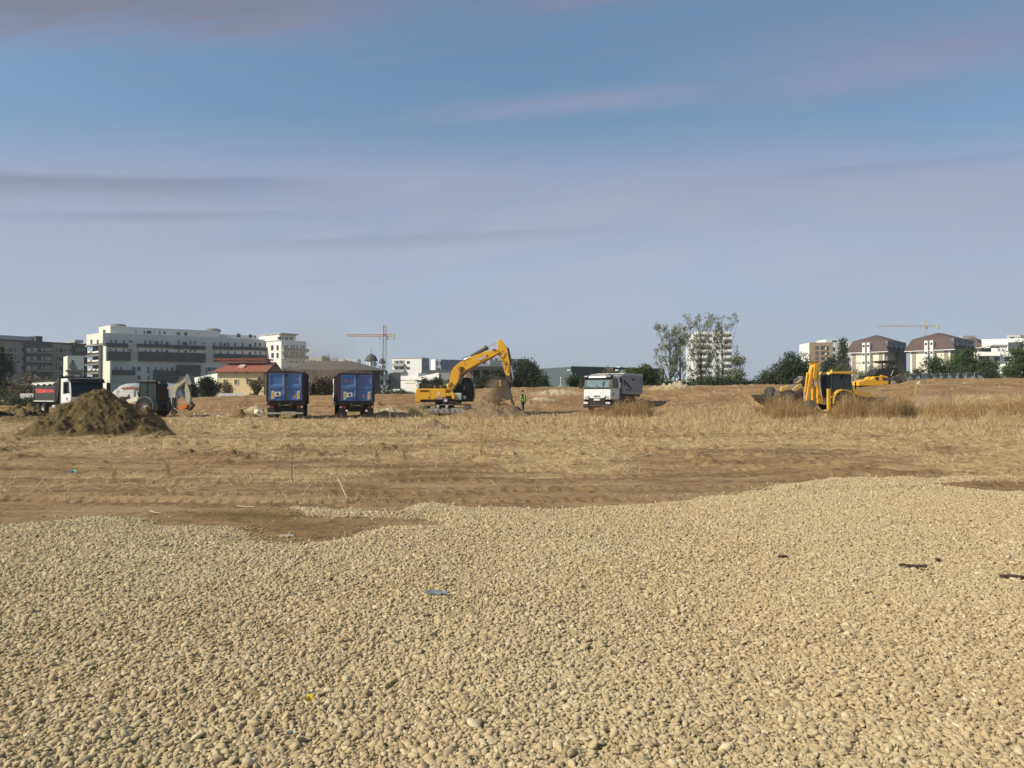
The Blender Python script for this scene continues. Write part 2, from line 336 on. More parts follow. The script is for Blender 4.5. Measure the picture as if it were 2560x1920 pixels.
def build_ground():
    t = np.linspace(-1, 1, 1150)
    ang = np.concatenate([np.linspace(-178, -46, 40)[:-1], np.linspace(-46, 46, 1150), np.linspace(46, 178, 40)[1:]])*math.pi/180
    inv = np.linspace(1/1.2, 1/130, 560); d = 1/inv
    d = np.unique(np.concatenate([[0.15, 0.5, 0.9], d, np.geomspace(7.5, 16, 170), np.geomspace(16, 120, 420), np.geomspace(125, 4500, 40)]))
    A, D = np.meshgrid(ang, d); X = D*np.sin(A); Y = D*np.cos(A)
    ed = edge_dist(X.ravel(), Y.ravel()).reshape(X.shape)
    Z = terrain(X, Y)+gravel_h(X, Y, ed)+lumps(X, Y, ed)
    nr, nc = X.shape; idx = np.arange(nr*nc).reshape(nr, nc)
    f = np.stack([idx[:-1, :-1], idx[:-1, 1:], idx[1:, 1:], idx[1:, :-1]], -1).reshape(-1, 4)[:, ::-1]
    v = np.stack([X, Y, Z], -1).reshape(-1, 3)
    ctr = len(v); v = np.vstack([v, [[0, 0, Z[0].mean()]]])
    pale = np.zeros(X.shape)
    for p, dd, rx, ry, h, pl in MOUNDS:
        mx = (p-1280)/FPX*dd; q = ((X-mx)/rx)**2+((Y-dd)/ry)**2
        pale = pale+pl*np.exp(-q*1.3)
    slope = sm((Y-58)/14)*(1-sm((Y-200)/100))
    straw = straw_mask(X, Y)
    def fl(a): return np.append(a.ravel(), 0)
    m = bpy.data.materials.new('soil_straw_gravel'); m.use_nodes = True; n = m.node_tree; b = n.nodes['Principled BSDF']
    geo = N(n, 'ShaderNodeNewGeometry')
    def at_(nm): a = N(n, 'ShaderNodeAttribute', attribute_name=nm); return a.outputs['Fac']
    def nz(sc, det=6, rough=0.6, sq=(1, 1, 1)):
        mp = N(n, 'ShaderNodeMapping'); mp.inputs['Scale'].default_value = sq; n.links.new(geo.outputs['Position'], mp.inputs[0])
        k = N(n, 'ShaderNodeTexNoise'); k.inputs['Scale'].default_value = sc; k.inputs['Detail'].default_value = det; k.inputs['Roughness'].default_value = rough
        n.links.new(mp.outputs[0], k.inputs['Vector']); return k.outputs['Fac']
    n1, n2, n3 = nz(0.5), nz(4.0), nz(30.0, 3)
    soil = mixc(n, ramp(n, n1, [(0.35, 0), (0.65, 1)]), (0.265, 0.165, 0.075), (0.36, 0.242, 0.118))
    soil = mixc(n, math_(n, 'MULTIPLY', ramp(n, n2, [(0.48, 0), (0.6, 1)]), 0.6), soil, (0.135, 0.082, 0.038))
    soil = mixc(n, math_(n, 'MULTIPLY', ramp(n, nz(14, 4), [(0.58, 0), (0.7, 1)]), 0.35), soil, (0.36, 0.27, 0.16))
    bands = nz(1.0, 6, 0.6, (0.22, 1.1, 1.0))
    soil = mixc(n, math_(n, 'MULTIPLY', ramp(n, bands, [(0.50, 0), (0.64, 1)]), 0.6), soil, (0.44, 0.31, 0.16))
    soil = mixc(n, math_(n, 'MULTIPLY', ramp(n, bands, [(0.36, 1), (0.47, 0)]), 0.55), soil, (0.13, 0.08, 0.036))
    berm = mixc(n, ramp(n, nz(0.35, 6), [(0.4, 0), (0.6, 1)]), (0.255, 0.15, 0.066), (0.345, 0.222, 0.108))
    berm = mixc(n, ramp(n, nz(1.6, 5), [(0.55, 0), (0.75, 0.6)]), berm, (0.40, 0.30, 0.175))
    berm = mixc(n, math_(n, 'MULTIPLY', ramp(n, nz(0.9, 7, 0.7), [(0.5, 0), (0.62, 1)]), 0.5), berm, (0.15, 0.095, 0.05))
    c = mixc(n, at_('slope'), soil, berm)
    c = mixc(n, ramp(n, at_('pale'), [(0.25, 0), (0.8, 1)]), c, (0.46, 0.37, 0.23))
    dk = math_(n, 'MULTIPLY', at_('pale'), -1.0)
    c = mixc(n, math_(n, 'MULTIPLY', ramp(n, dk, [(0.2, 0), (0.7, 1)]), 0.6), c, (0.15, 0.10, 0.05))
    # straw: streaky, yellow to grey-tan
    st = mixc(n, ramp(n, nz(1.3, 5), [(0.35, 0), (0.65, 1)]), (0.58, 0.43, 0.205), (0.45, 0.325, 0.16))
    st = mixc(n, math_(n, 'MULTIPLY', ramp(n, nz(9, 5, 0.7), [(0.45, 0), (0.6, 1)]), 0.65), st, (0.17, 0.112, 0.048))
    sf = math_(n, 'ADD', at_('straw'), math_(n, 'MULTIPLY', math_(n, 'SUBTRACT', nz(3.0, 6, 0.7), 0.5), 1.4))
    c = mixc(n, math_(n, 'MULTIPLY', ramp(n, sf, [(0.35, 0), (0.7, 1)]), 0.85), c, st)
    gm = math_(n, 'ADD', at_('gravel'), math_(n, 'MULTIPLY', math_(n, 'SUBTRACT', n3, 0.5), 0.3))
    c = mixc(n, ramp(n, gm, [(0.45, 0), (0.55, 1)]), c, (0.34, 0.26, 0.145))
    gr = mixc(n, ramp(n, nz(0.2, 4), [(0.4, 0), (0.6, 1)]), (0.10, 0.11, 0.05), (0.16, 0.14, 0.07))
    c = mixc(n, at_('green'), c, gr)
    n.links.new(c, b.inputs['Base Color']); b.inputs['Roughness'].default_value = 0.95; b.inputs['Specular IOR Level'].default_value = 0.1
    h = math_(n, 'ADD', math_(n, 'MULTIPLY', nz(6, 8, 0.7), 1.0), math_(n, 'MULTIPLY', nz(45, 3), 0.25))
    bp = N(n, 'ShaderNodeBump'); bp.inputs['Strength'].default_value = 0.9; bp.inputs['Distance'].default_value = 0.10
    n.links.new(h, bp.inputs['Height']); n.links.new(bp.outputs[0], b.inputs['Normal'])
    green = sm((Y-108)/12)
    cf = np.stack([idx[0, :-1], idx[0, 1:], np.full(nc-1, ctr), np.full(nc-1, ctr)], -1)[:, :3]
    o = np_mesh('ground', v, f, m, True, dict(straw=fl(straw), gravel=fl(sm((ed+0.05)/0.15)), pale=fl(pale), slope=fl(slope), green=fl(green)))
    tag(o, kind='structure')
    return o
build_ground()

# gravel: one uncountable bed, stones scattered by geometry nodes
def build_gravel():
    pts = []
    for (y0, y1, dens) in ((2.4, 5, 4600), (5, 8, 4200), (8, 12, 3600), (12, 17.5, 2900)):
        xm = 0.82*y1+3.0; n = int((y1-y0)*2*xm*dens)
        x = rng.uniform(-xm, xm, n); y = rng.uniform(y0, y1, n); k = np.abs(x) < 0.82*y+3.0
        pts.append(np.stack([x[k], y[k]], 1))
    P = np.vstack(pts); ed = edge_dist(P[:, 0], P[:, 1])
    keep = ed > -rng.exponential(0.16, len(P))
    keep &= (ed > 0) | (rng.random(len(P)) < 0.09)
    keep &= (ed > 0.5) | (ed < 0) | (rng.random(len(P)) < 0.72+1.2*ed)
    thin = fbm(P[:, 0]*0.8+5, P[:, 1]*0.8, 93, 3)
    keep &= ~((thin < 0.36) & (rng.random(len(P)) < 0.25))
    P = P[keep]; ed = ed[keep]; n = len(P)
    und = gravel_h(P[:, 0], P[:, 1], ed)+terrain(P[:, 0], P[:, 1])+lumps(P[:, 0], P[:, 1], ed)
    s = np.exp(rng.normal(math.log(0.0100), 0.36, n)); s = np.clip(s, 0.0035, 0.025)
    z = und+s*rng.uniform(-0.35, 0.40, n)+np.where(rng.random(n) < 0.10, 0.007, 0)
    me = bpy.data.meshes.new('gravel'); me.vertices.add(n); me.vertices.foreach_set('co', np.stack([P[:, 0], P[:, 1], z], 1).astype(np.float32).ravel())
    a = me.attributes.new('rot', 'FLOAT_VECTOR', 'POINT')
    a.data.foreach_set('vector', np.stack([rng.normal(0, 0.45, n), rng.normal(0, 0.45, n), rng.uniform(0, 6.28, n)], 1).astype(np.float32).ravel())
    a = me.attributes.new('scl', 'FLOAT_VECTOR', 'POINT')
    a.data.foreach_set('vector', np.stack([s*rng.uniform(1.0, 1.75, n), s*rng.uniform(0.75, 1.1, n), s*rng.uniform(0.5, 0.85, n)], 1).astype(np.float32).ravel())
    m = bpy.data.materials.new('pebble'); m.use_nodes = True; nn = m.node_tree; b = nn.nodes['Principled BSDF']
    oi = N(nn, 'ShaderNodeObjectInfo'); r = oi.outputs['Random']
    geo = N(nn, 'ShaderNodeNewGeometry')
    big = N(nn, 'ShaderNodeTexNoise'); big.inputs['Scale'].default_value = 0.35; big.inputs['Detail'].default_value = 3; nn.links.new(geo.outputs['Position'], big.inputs['Vector'])
    c = ramp(nn, r, [(0.0, (0.27, 0.20, 0.11)), (0.10, (0.36, 0.268, 0.148)), (0.5, (0.455, 0.347, 0.195)), (0.9, (0.51, 0.395, 0.23)), (1.0, (0.62, 0.52, 0.34))])
    c = mixc(nn, ramp(nn, big.outputs['Fac'], [(0.45, 0), (0.65, 0.3)]), c, (0.45, 0.395, 0.235))
    fine = N(nn, 'ShaderNodeTexNoise'); fine.inputs['Scale'].default_value = 60; fine.inputs['Detail'].default_value = 3; nn.links.new(geo.outputs['Position'], fine.inputs['Vector'])
    c = mixc(nn, math_(nn, 'MULTIPLY', ramp(nn, fine.outputs['Fac'], [(0.45, 0), (0.7, 1)]), 0.35), c, (0.36, 0.27, 0.15))
    nn.links.new(c, b.inputs['Base Color']); b.inputs['Roughness'].default_value = 0.95; b.inputs['Specular IOR Level'].default_value = 0.15
    o = bpy.data.objects.new('gravel', me); COL.objects.link(o); me.materials.append(m)
    g = bpy.data.node_groups.new('gravel_bed', 'GeometryNodeTree')
    g.interface.new_socket('Geometry', in_out='INPUT', socket_type='NodeSocketGeometry'); g.interface.new_socket('Geometry', in_out='OUTPUT', socket_type='NodeSocketGeometry')
    gi = g.nodes.new('NodeGroupInput'); go = g.nodes.new('NodeGroupOutput')
    gi_ = g.nodes.new('GeometryNodeGeometryToInstance')
    for k in range(10):
        ico = g.nodes.new('GeometryNodeMeshIcoSphere'); ico.inputs['Radius'].default_value = 1.0; ico.inputs['Subdivisions'].default_value = 2
        sp_ = g.nodes.new('GeometryNodeSetPosition'); nzn = g.nodes.new('ShaderNodeTexNoise'); nzn.noise_dimensions = '4D'
        nzn.inputs['W'].default_value = k*7.31; nzn.inputs['Scale'].default_value = (0.8, 1.25)[k % 2]; nzn.inputs['Detail'].default_value = 2.5
        sub = g.nodes.new('ShaderNodeVectorMath'); sub.operation = 'SUBTRACT'; sub.inputs[1].default_value = (0.5, 0.5, 0.5)
        scn = g.nodes.new('ShaderNodeVectorMath'); scn.operation = 'SCALE'; scn.inputs['Scale'].default_value = (1.2, 1.0)[k % 2]
        g.links.new(nzn.outputs['Color'], sub.inputs[0]); g.links.new(sub.outputs[0], scn.inputs[0]); g.links.new(scn.outputs[0], sp_.inputs['Offset'])
        g.links.new(ico.outputs['Mesh'], sp_.inputs['Geometry'])
        ss = g.nodes.new('GeometryNodeSetShadeSmooth'); g.links.new(sp_.outputs[0], ss.inputs[0])
        sm_ = g.nodes.new('GeometryNodeSetMaterial'); sm_.inputs['Material'].default_value = m; g.links.new(ss.outputs[0], sm_.inputs[0])
        g.links.new(sm_.outputs[0], gi_.inputs[0])
    ip = g.nodes.new('GeometryNodeInstanceOnPoints'); ip.inputs['Pick Instance'].default_value = True
    g.links.new(gi.outputs[0], ip.inputs['Points']); g.links.new(gi_.outputs[0], ip.inputs['Instance'])
    for nm, sock in (('rot', 'Rotation'), ('scl', 'Scale')):
        na = g.nodes.new('GeometryNodeInputNamedAttribute'); na.data_type = 'FLOAT_VECTOR'; na.inputs[0].default_value = nm; g.links.new(na.outputs[0], ip.inputs[sock])
    g.links.new(ip.outputs[0], go.inputs[0])
    md = o.modifiers.new('bed', 'NODES'); md.node_group = g
    tag(o, kind='stuff'); print('gravel stones', n)
build_gravel()

# loose straw and dry stubble
def blades(name, X, Y, L, W_, lean, curve_up, m, z0=None, az=None):
    n = len(X); Z = ground_z(X, Y) if z0 is None else z0
    a = rng.uniform(0, 2*math.pi, n) if az is None else az
    dx, dy = np.cos(a), np.sin(a); ch, sh = np.cos(lean), np.sin(lean)
    base = np.stack([X, Y, Z], 1); tip = base+np.stack([dx*ch*L, dy*ch*L, sh*L+curve_up], 1)
    wa = rng.uniform(0, 2*math.pi, n); side = np.stack([np.cos(wa), np.sin(wa)*0.4, np.full(n, 0.15)], 1)*W_[:, None]
    v = np.empty((n, 3, 3)); v[:, 0] = base-side; v[:, 1] = base+side; v[:, 2] = tip+side*0.3
    f = np.arange(n*3).reshape(n, 3)
    o = np_mesh(name, v.reshape(-1, 3), f, m, False, dict(rnd=np.repeat(rng.random(n), 3)))
    return o
def blade_mat(name, stops):
    m = bpy.data.materials.new(name); m.use_nodes = True; n = m.node_tree; b = n.nodes['Principled BSDF']
    a = N(n, 'ShaderNodeAttribute', attribute_name='rnd'); c = ramp(n, a.outputs['Fac'], stops)
    n.links.new(c, b.inputs['Base Color']); b.inputs['Roughness'].default_value = 0.8; b.inputs['Specular IOR Level'].default_value = 0.15
    return m
STRAW = blade_mat('straw_blade', [(0, (0.20, 0.125, 0.06)), (0.35, (0.47, 0.335, 0.165)), (0.75, (0.65, 0.50, 0.27)), (1, (0.80, 0.67, 0.42))])
WEED = blade_mat('weed_stem', [(0, (0.20, 0.12, 0.055)), (0.5, (0.38, 0.24, 0.105)), (1, (0.55, 0.39, 0.18))])
def scatter(n, y0, y1, p=1.0, x_ang=0.82):
    u = rng.random(n); y = (y0**(1-p)+u*(y1**(1-p)-y0**(1-p)))**(1/(1-p)) if p != 1 else y0*np.exp(u*math.log(y1/y0))
    return rng.uniform(-x_ang, x_ang, n)*y, y
X, Y = scatter(1300000, 12.0, 66, 0.75); ms = straw_mask(X, Y)
cl = fbm(X*1.3, Y*1.1, 101, 4, 0.6)
k = rng.random(len(X)) < (ms*0.9*sm((cl-0.42)/0.2)+0.010) ; k &= edge_dist(X, Y) < -0.1; X, Y = X[k], Y[k]; ms = ms[k]
n = len(X); print('straw', n)
L = rng.uniform(0.10, 0.5, n)*(0.6+0.4*sm((Y-14)/12)); Wd = rng.uniform(0.003, 0.0065, n)*np.clip(Y/16, 1, 2.8)
st = rng.random(n) < 0.25*sm((Y-30)/15)*np.clip((X/Y+0.35)/0.35, 0.12, 1)
lean = np.where(st, rng.uniform(0.5, 1.4, n), np.abs(rng.normal(0.0, 0.22, n))); L = np.where(st, L*1.3, L)
tag(blades('straw', X, Y, L, Wd, lean, 0.01, STRAW), kind='stuff')
# standing dry grass, clumped, further back
X, Y = scatter(300000, 30, 62, 0.4); px = 1280+FPX*X/Y
cl = fbm(X*0.5, Y*0.35, 111, 4, 0.55); dens = sm((cl-0.50)/0.12)*sm((Y-34+np.clip((px-900)*0.003, -2, 5))/10)*(0.03+0.97*sm((px-950)/950))
k = rng.random(len(X)) < dens; X, Y, px = X[k], Y[k], px[k]; n = len(X); print('dry grass', n)
L = rng.uniform(0.10, 0.36, n)*(0.6+0.8*sm((px-1200)/1200)); tag(blades('dry_grass', X, Y, L, rng.uniform(0.006, 0.012, n), rng.uniform(0.25, 1.35, n), 0.0, STRAW), kind='stuff')
# ---------------------------------------------------------------- buildings
WHITE = mat('white_render', (0.82, 0.80, 0.75), 0.85, var=0.04, scale=0.15)
CREAM = mat('cream_render', (0.80, 0.74, 0.60), 0.85, var=0.05, scale=0.15)
DGREY = mat('dark_grey_render', (0.075, 0.073, 0.070), 0.8, var=0.12, scale=0.3)
MGREY = mat('mid_grey_render', (0.24, 0.232, 0.21), 0.85, var=0.1, scale=0.3)
LGREY = mat('light_grey_render', (0.42, 0.41, 0.385), 0.85, var=0.06, scale=0.3)
GLASS = mat('window_glass', (0.045, 0.052, 0.06), 0.18, var=0.3, scale=0.5, spec=0.6)
GLASSB = mat('window_glass_bright', (0.20, 0.21, 0.22), 0.25, var=0.3, scale=0.5, spec=0.6)
TAN = mat('tan_render', (0.36, 0.265, 0.17), 0.85, var=0.05, scale=0.2)
BEIGE = mat('beige_render', (0.33, 0.28, 0.215), 0.85, var=0.05, scale=0.2)
ROOFB = mat('brown_roof', (0.115, 0.078, 0.067), 0.85, var=0.12, scale=0.6)
ROOFR = mat('red_roof', (0.27, 0.095, 0.065), 0.8, var=0.15, scale=1.2)
ROOFG = mat('grey_roof', (0.10, 0.095, 0.09), 0.7, var=0.12, scale=0.8)
YELW = mat('yellow_render', (0.85, 0.65, 0.34), 0.85, var=0.04, scale=0.3)
BROWNW = mat('brown_wall', (0.085, 0.066, 0.046), 0.9, var=0.1, scale=0.3)
MET_L = mat('pale_metal', (0.55, 0.56, 0.56), 0.5, 0.3, var=0.05)
PLINTH = mat('plinth', (0.25, 0.24, 0.22), 0.9)
BRED = mat('red_brick', (0.30, 0.15, 0.10), 0.9)

class Bld:
    def __init__(s, name, label, cat, A, B, sink=2.5, group=None):
        a = Vector(((A[0]-1280)/FPX*A[1], A[1], 0)); b = Vector(((B[0]-1280)/FPX*B[1], B[1], 0))
        s.L = (b-a).length; s.th = math.atan2(b.y-a.y, b.x-a.x)
        z = float(terrain(a.x, a.y)); s.F = Frame((a.x, a.y, z), s.th)
        s.root = empty(name, (a.x, a.y, z), s.th, label, cat, group); s.b = -sink
    def zf(s, py, px, y=0): return s.F.front(px, py, y)[1]
    def wall(s, name, x0, x1, y0, y1, z0, z1, m, bev=0):
        return MB().box(x0, x1, y0, y1, z0, z1).build(name, m, s.root, bev=bev)
    def poly(s, name, pts, y0, y1, m, plane=0.0):
        q = [s.F.front(*p, plane) for p in pts]
        return MB().prism(q, y0, y1, 'y').build(name, m, s.root)
    def rects(s, name, rs, m, y0=-0.06, y1=0.1, plane=0.0, frame=None):
        for (a, b, c, d) in rs:
            x0, z0 = s.F.front(a, (b+d)/2, plane)[0], s.F.front((a+c)/2, d, plane)[1]
            x1, z1 = s.F.front(c, (b+d)/2, plane)[0], s.F.front((a+c)/2, b, plane)[1]
            o = MB().box(x0, x1, y0, y1, z0, z1).build(name, m, s.root)
            if frame:
                t = 0.12; f = MB()
                for (p, q, r, u) in ((x0-t, x1+t, z1, z1+t), (x0-t, x1+t, z0-t, z0), (x0-t, x0, z0, z1), (x1, x1+t, z0, z1)): f.box(p, q, y0-0.04, y1, r, u)
                f.build('window_frame', frame, o)
    def endrects(s, name, rs, m, x=0.0, t=0.06, into=0.1):
        sg = -1 if x <= s.L/2 else 1
        for (a, b, c, d) in rs:
            y0, y1 = s.F.side(a, (b+d)/2, x)[0], s.F.side(c, (b+d)/2, x)[0]
            z0, z1 = s.F.side((a+c)/2, d, x)[1], s.F.side((a+c)/2, b, x)[1]
            MB().box(min(x+sg*t, x-sg*into), max(x+sg*t, x-sg*into), min(y0, y1), max(y0, y1), z0, z1).build(name, m, s.root)

def z_at(px, py, d): return EYE+(HOR-py)/FPX*d

# --- long white apartment block on the left ----------------------------------
def long_block():
    s = Bld('apartment_building', 'long white seven storey apartment block with dark grey balcony bands and a sunlit left end', 'building', (256, 256), (668, 287), 3)
    F = s.F; L = s.L; b = s.b; D = 17.0
    H = F.front(256, 832)[1]
    SHADEW = mat('shaded_white_render', (0.56, 0.55, 0.52), 0.85, var=0.06, scale=0.1)  # white render greyed down, shade of the long facade put into its colour
    s.wall('wall', 0, L, 0, D, b, H, SHADEW)
    # set-back top floor
    x0 = F.front(275, 830, 2.5)[0]; x1 = F.front(548, 830, 2.5)[0]; Ha = F.front(275, 815, 2.5)[1]
    s.wall('top_storey', x0, x1, 2.5, D-1, H, Ha, SHADEW)
    s.wall('top_storey', x1+0.3, L-3, 4.5, D-1, H, Ha-1.0, SHADEW)
    s.rects('window', [(337, 827, 340, 831), (358, 827, 361, 834), (366, 827, 377, 834), (384, 828, 386, 832), (397, 828, 400, 836), (407, 829, 413, 834), (441, 830, 444, 838), (446, 830, 449, 838), (460, 831, 467, 839), (493, 833, 495, 837)], GLASS, 2.42, 2.6, 2.5)
    s.rects('window', [(591, 834, 600, 843), (621, 836, 629, 844), (635, 838, 638, 845), (646, 841, 652, 846), (655, 840, 664, 844)], GLASS, 4.42, 4.6, 4.5)
    for px in (281, 522):
        xc = F.front(px, 813, 6)[0]; MB().lathe((xc+1.5, 7, Ha), (0, 0, 1), [(0, 1.3), (2.2, 1.2), (2.9, 0.8), (3.0, 0)], 16).build('roof_vent', MGREY, s.root)
    # balcony bands
    def band(name, x0, y0, x1, y1, out=1.5, m=DGREY):
        s.rects(name, [(x0, y0, x1, y1)], m, -out, 0.05)
    for r in [(262, 858, 318, 868), (340, 861, 429, 869), (432, 864, 511, 873), (529, 866, 580, 874), (584, 868, 671, 875)]: band('balcony', *r)
    for r in [(263, 879, 325, 901), (345, 881, 512, 904), (534, 886, 671, 905)]: band('balcony', *r, 1.3)
    for r in [(279, 925, 337, 937), (382, 926, 446, 956), (440, 913, 500, 940)]: band('balcony', *r, 1.1)
    s.rects('loggia', [(279, 937.5, 337, 957), (446.5, 941, 500, 957)], LGREY, -0.5, 0.04)
    s.rects('loggia', [(262, 868.3, 316, 878.8), (347, 869.5, 510, 880.8), (538, 875, 671, 885.5)], WHITE, -0.25, 0.04)
    W1 = []
    for xs, y0, y1 in (((274, 287, 307), 850, 857.5), ((360, 373, 402, 444, 474, 485), 851, 861), ((533, 549, 568, 585, 604, 636, 648, 663), 856, 866)):
        W1 += [(x, y0, x+3, y1) for x in xs]
    W1 += [(385, 853, 395, 861), (414, 854, 420, 861), (456, 855, 467, 863), (558, 858, 563, 866), (621, 860, 627, 868), (321, 851.5, 330, 855), (321, 873.5, 330, 877), (506, 857, 509, 861)]
    for xs, y0, y1 in (((274, 287, 307), 872, 878.8), ((361, 374, 402, 444, 474, 485), 873.5, 881), ((549, 568, 585, 604, 636, 648, 663), 878, 886)):
        W1 += [(x, y0, x+3, y1) for x in xs]
    W1 += [(389, 875, 395, 881), (413, 875, 419, 881), (460, 876, 466, 882), (621, 880, 627, 886)]
    W1 += [(288, 917, 291, 925), (300, 917, 303, 925), (330, 917, 338, 924), (343, 917, 351, 927), (343, 939, 351, 950), (368, 917, 372, 933), (369, 939, 372, 954), (387, 918, 390, 926), (402, 918, 405, 926), (416, 918, 419, 926), (427, 918, 432, 926),
           (288, 940, 291, 948), (300, 940, 303, 948), (514, 919, 517, 934), (519, 919, 528, 928), (531, 919, 540, 928)]
    s.rects('window', W1, GLASS, -0.32, -0.2)
    s.rects('air_conditioner', [(377, 848, 381, 852), (451, 852, 455, 855)], LGREY, -0.7, 0)
    # sunlit end: stepped cream block over shaded loggias, white fin
    e = Bld('apartment_building', 'x', 'building', (215, 267), (255.6, 256.5), 3)   # only used as a frame
    G = e.F; bpy.data.objects.remove(e.root)
    r2 = bpy.data.objects.new('end_bay', None); COL.objects.link(r2); r2.parent = s.root
    rel = s.F.loc(e.F.o); r2.location = rel; r2.rotation_euler = (0, 0, e.th-s.th)
    def rr(nm, rs, m, y0, y1):
        for (a, bb, c, d) in rs:
            x0, z0 = G.front(a, (bb+d)/2)[0], G.front((a+c)/2, d)[1]; x1, z1 = G.front(c, (bb+d)/2)[0], G.front((a+c)/2, bb)[1]
            MB().box(x0, x1, y0, y1, z0, z1).build(nm, m, r2)
    Lx = e.L; zt = G.front(235, 834)[1]; zm = G.front(235, 860)[1]
    MB().box(0, Lx, 0, 16, zm, zt).build('wall', CREAM, r2)
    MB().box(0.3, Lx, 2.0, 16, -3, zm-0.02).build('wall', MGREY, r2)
    MB().box(G.front(246, 823, 3)[0], G.front(274, 823, 3)[0], 3, 9, zt, G.front(260, 815.5, 3)[1]).build('top_storey', CREAM, r2)
    rr('window', [(225, 849, 230, 859.8), (241, 849, 245.5, 859.8), ], GLASS, -0.06, 0.1)
    q_ = G.front(256, 832, 3), G.front(263, 824, 3); MB().box(q_[0][0], q_[1][0], 2.92, 3.1, q_[0][1], q_[1][1]).build('window', GLASS, r2)
    for y in (861, 887, 909, 931, 952): rr('floor_slab', [(211, y, 253, y+4)], MGREY, 0.02, 2.0)
    for y in (887, 909, 931, 952):
        rr('balcony_wall', [(216, y-8.5, 254, y)], DGREY, 0.1, 0.35)
    for y in (880, 902): rr('railing', [(219, y-2, 225.5, y+2), (230, y-2, 247, y+2)], WHITE, -0.1, 0.09)
    for y in (924, 947): rr('railing', [(220, y-2, 227, y+2), (231.5, y-2, 238, y+2), (242, y-2, 248, y+2)], WHITE, -0.1, 0.09)
    rr('window', [(216, y0, 221, y0+9) for y0 in (873, 895, 917, 940)]+[(232, y0, 236, y0+7) for y0 in (872, 917, 940)], GLASS, 1.9, 2.05)
    rr('pier', [(248.5, 865, 255, 985)], DGREY, -0.4, 2)
    z1 = F.front(262, 866, -1.2)[1]
    za_, zb_ = G.front(258, 866)[1], G.front(266, 903)[1]; xa_, xb_ = G.front(263.5, 900)[0], G.front(274, 940)[0]
    MB().box(Lx+0.02, xa_, 0, 0.5, -3, za_).build('end_fin', CREAM, r2)
    MB().box(xa_+0.01, xb_, 0, 0.5, -3, zb_).build('end_fin', CREAM, r2)
    # protruding right-hand block
    t = Bld('apartment_building', 'x', 'building', (703, 279), (765, 287), 3); G2 = t.F; bpy.data.objects.remove(t.root)
    r3 = bpy.data.objects.new('corner_block', None); COL.objects.link(r3); r3.parent = s.root
    r3.location = s.F.loc(G2.o); r3.rotation_euler = (0, 0, t.th-s.th)
    def rq(nm, rs, m, y0, y1):
        for (a, bb, c, d) in rs:
            x0, z0 = G2.front(a, (bb+d)/2)[0], G2.front((a+c)/2, d)[1]; x1, z1_ = G2.front(c, (bb+d)/2)[0], G2.front((a+c)/2, bb)[1]
            MB().box(x0, x1, y0, y1, z0, z1_).build(nm, m, r3)
    zt = G2.front(703, 850)[1]; za = G2.front(700, 835)[1]
    MB().box(0, t.L, 0, 17, -3, zt).build('wall', WHITE, r3)
    MB().box(-0.3, t.L-4, 1.0, 16, zt, za).build('top_storey', WHITE, r3)
    MB().box(-0.5, t.L-3.6, -0.2, 16, za, za+0.5).build('roof_slab', LGREY, r3)
    rq('window', [(697, 842, 705, 848), (708, 842, 711, 849), (715, 843, 722, 849), (727, 843, 734, 849)], GLASS, 0.85, 1.05)
    rq('balcony', [(704, 871, 767, 878), (704, 889, 767, 896)], MGREY, -1.4, 0.02)
    rq('slab_edge', [(704, 878.2, 767, 879.3), (704, 896.2, 767, 897.2)], WHITE, -1.5, 0.01)
    rq('window', [(x, y, x+3.2, y+8) for y in (863, 881) for x in (710, 716, 727, 733, 741, 751, 757)]+[(x, 902, x+2.5, 908) for x in (723, 728, 734, 740, 747, 756)], GLASS, -0.06, 0.1)
    for (a, b_, c, d) in [(677, 863, 683, 876), (691, 863, 696, 876), (678, 882, 684, 895), (691, 882, 696, 895)]:
        y0, z0 = G2.side(a, d); y1, z1_ = G2.side(c, b_)
        MB().box(-0.06, 0.1, min(y0, y1), max(y0, y1), z0, z1_).build('window', GLASS, r3)
long_block()

def dark_block():
    s = Bld('apartment_building', 'dark grey apartment block at the left edge with bay windows and a flat roof', 'building', (-60, 245), (214, 275), 3)
    F = s.F; H = F.front(100, 857)[1]
    s.wall('wall', 0, s.L, 0, 14, s.b, H, MGREY); s.wall('parapet', -0.3, s.L+0.1, -0.4, 14.2, H, H+0.5, DGREY)
    x0 = F.front(-20, 850, 3)[0]; x1, x2 = F.front(81, 850, 3)[0], F.front(105, 850, 1)[0]
    s.wall('top_storey', x0, x1, 3, 12, H+0.5, F.front(60, 841, 3)[1], LGREY)
    s.wall('stair_tower', x1+0.02, x2, 1, 12.5, H+0.5, F.front(95, 840, 1)[1], DGREY)
    s.rects('bay', [(58, 858.5, 126, 985), (180, 859, 213, 985)], DGREY, -1.2, 0.02)
    s.rects('roof_box', [(193, 849, 214, 856)], LGREY, 2, 8)
    for y in (870, 892, 915):
        s.rects('window', [(61, y, 72, y+9), (76, y, 87, y+9), (98, y, 103, y+9), (107, y, 124, y+9), (184, y+1, 188, y+9), (190, y+1, 196, y+9), (199, y+1, 205, y+9)], GLASSB, -1.28, -1.15)
        s.rects('window', [(22, y, 31, y+9), (36, y, 39, y+8), (5, y, 12, y+9), (53, y, 57, y+8), (147, y+1, 156, y+10), (139, y+2, 142, y+8), (160, y+2, 163, y+8), (175, y+2, 178, y+9)], GLASS, -0.08, 0.05)
        s.rects('balcony', [(60, y+10, 125, y+14)], MGREY, -1.8, -1.2)
        s.rects('sill', [(12, y+12, 40, y+13.5), (138, y+12, 164, y+13.5)], LGREY, -0.3, 0.05)
    s.rects('window', [(147, 937, 156, 946), (20, 937, 31, 946)], GLASS, -0.08, 0.05)
dark_block()

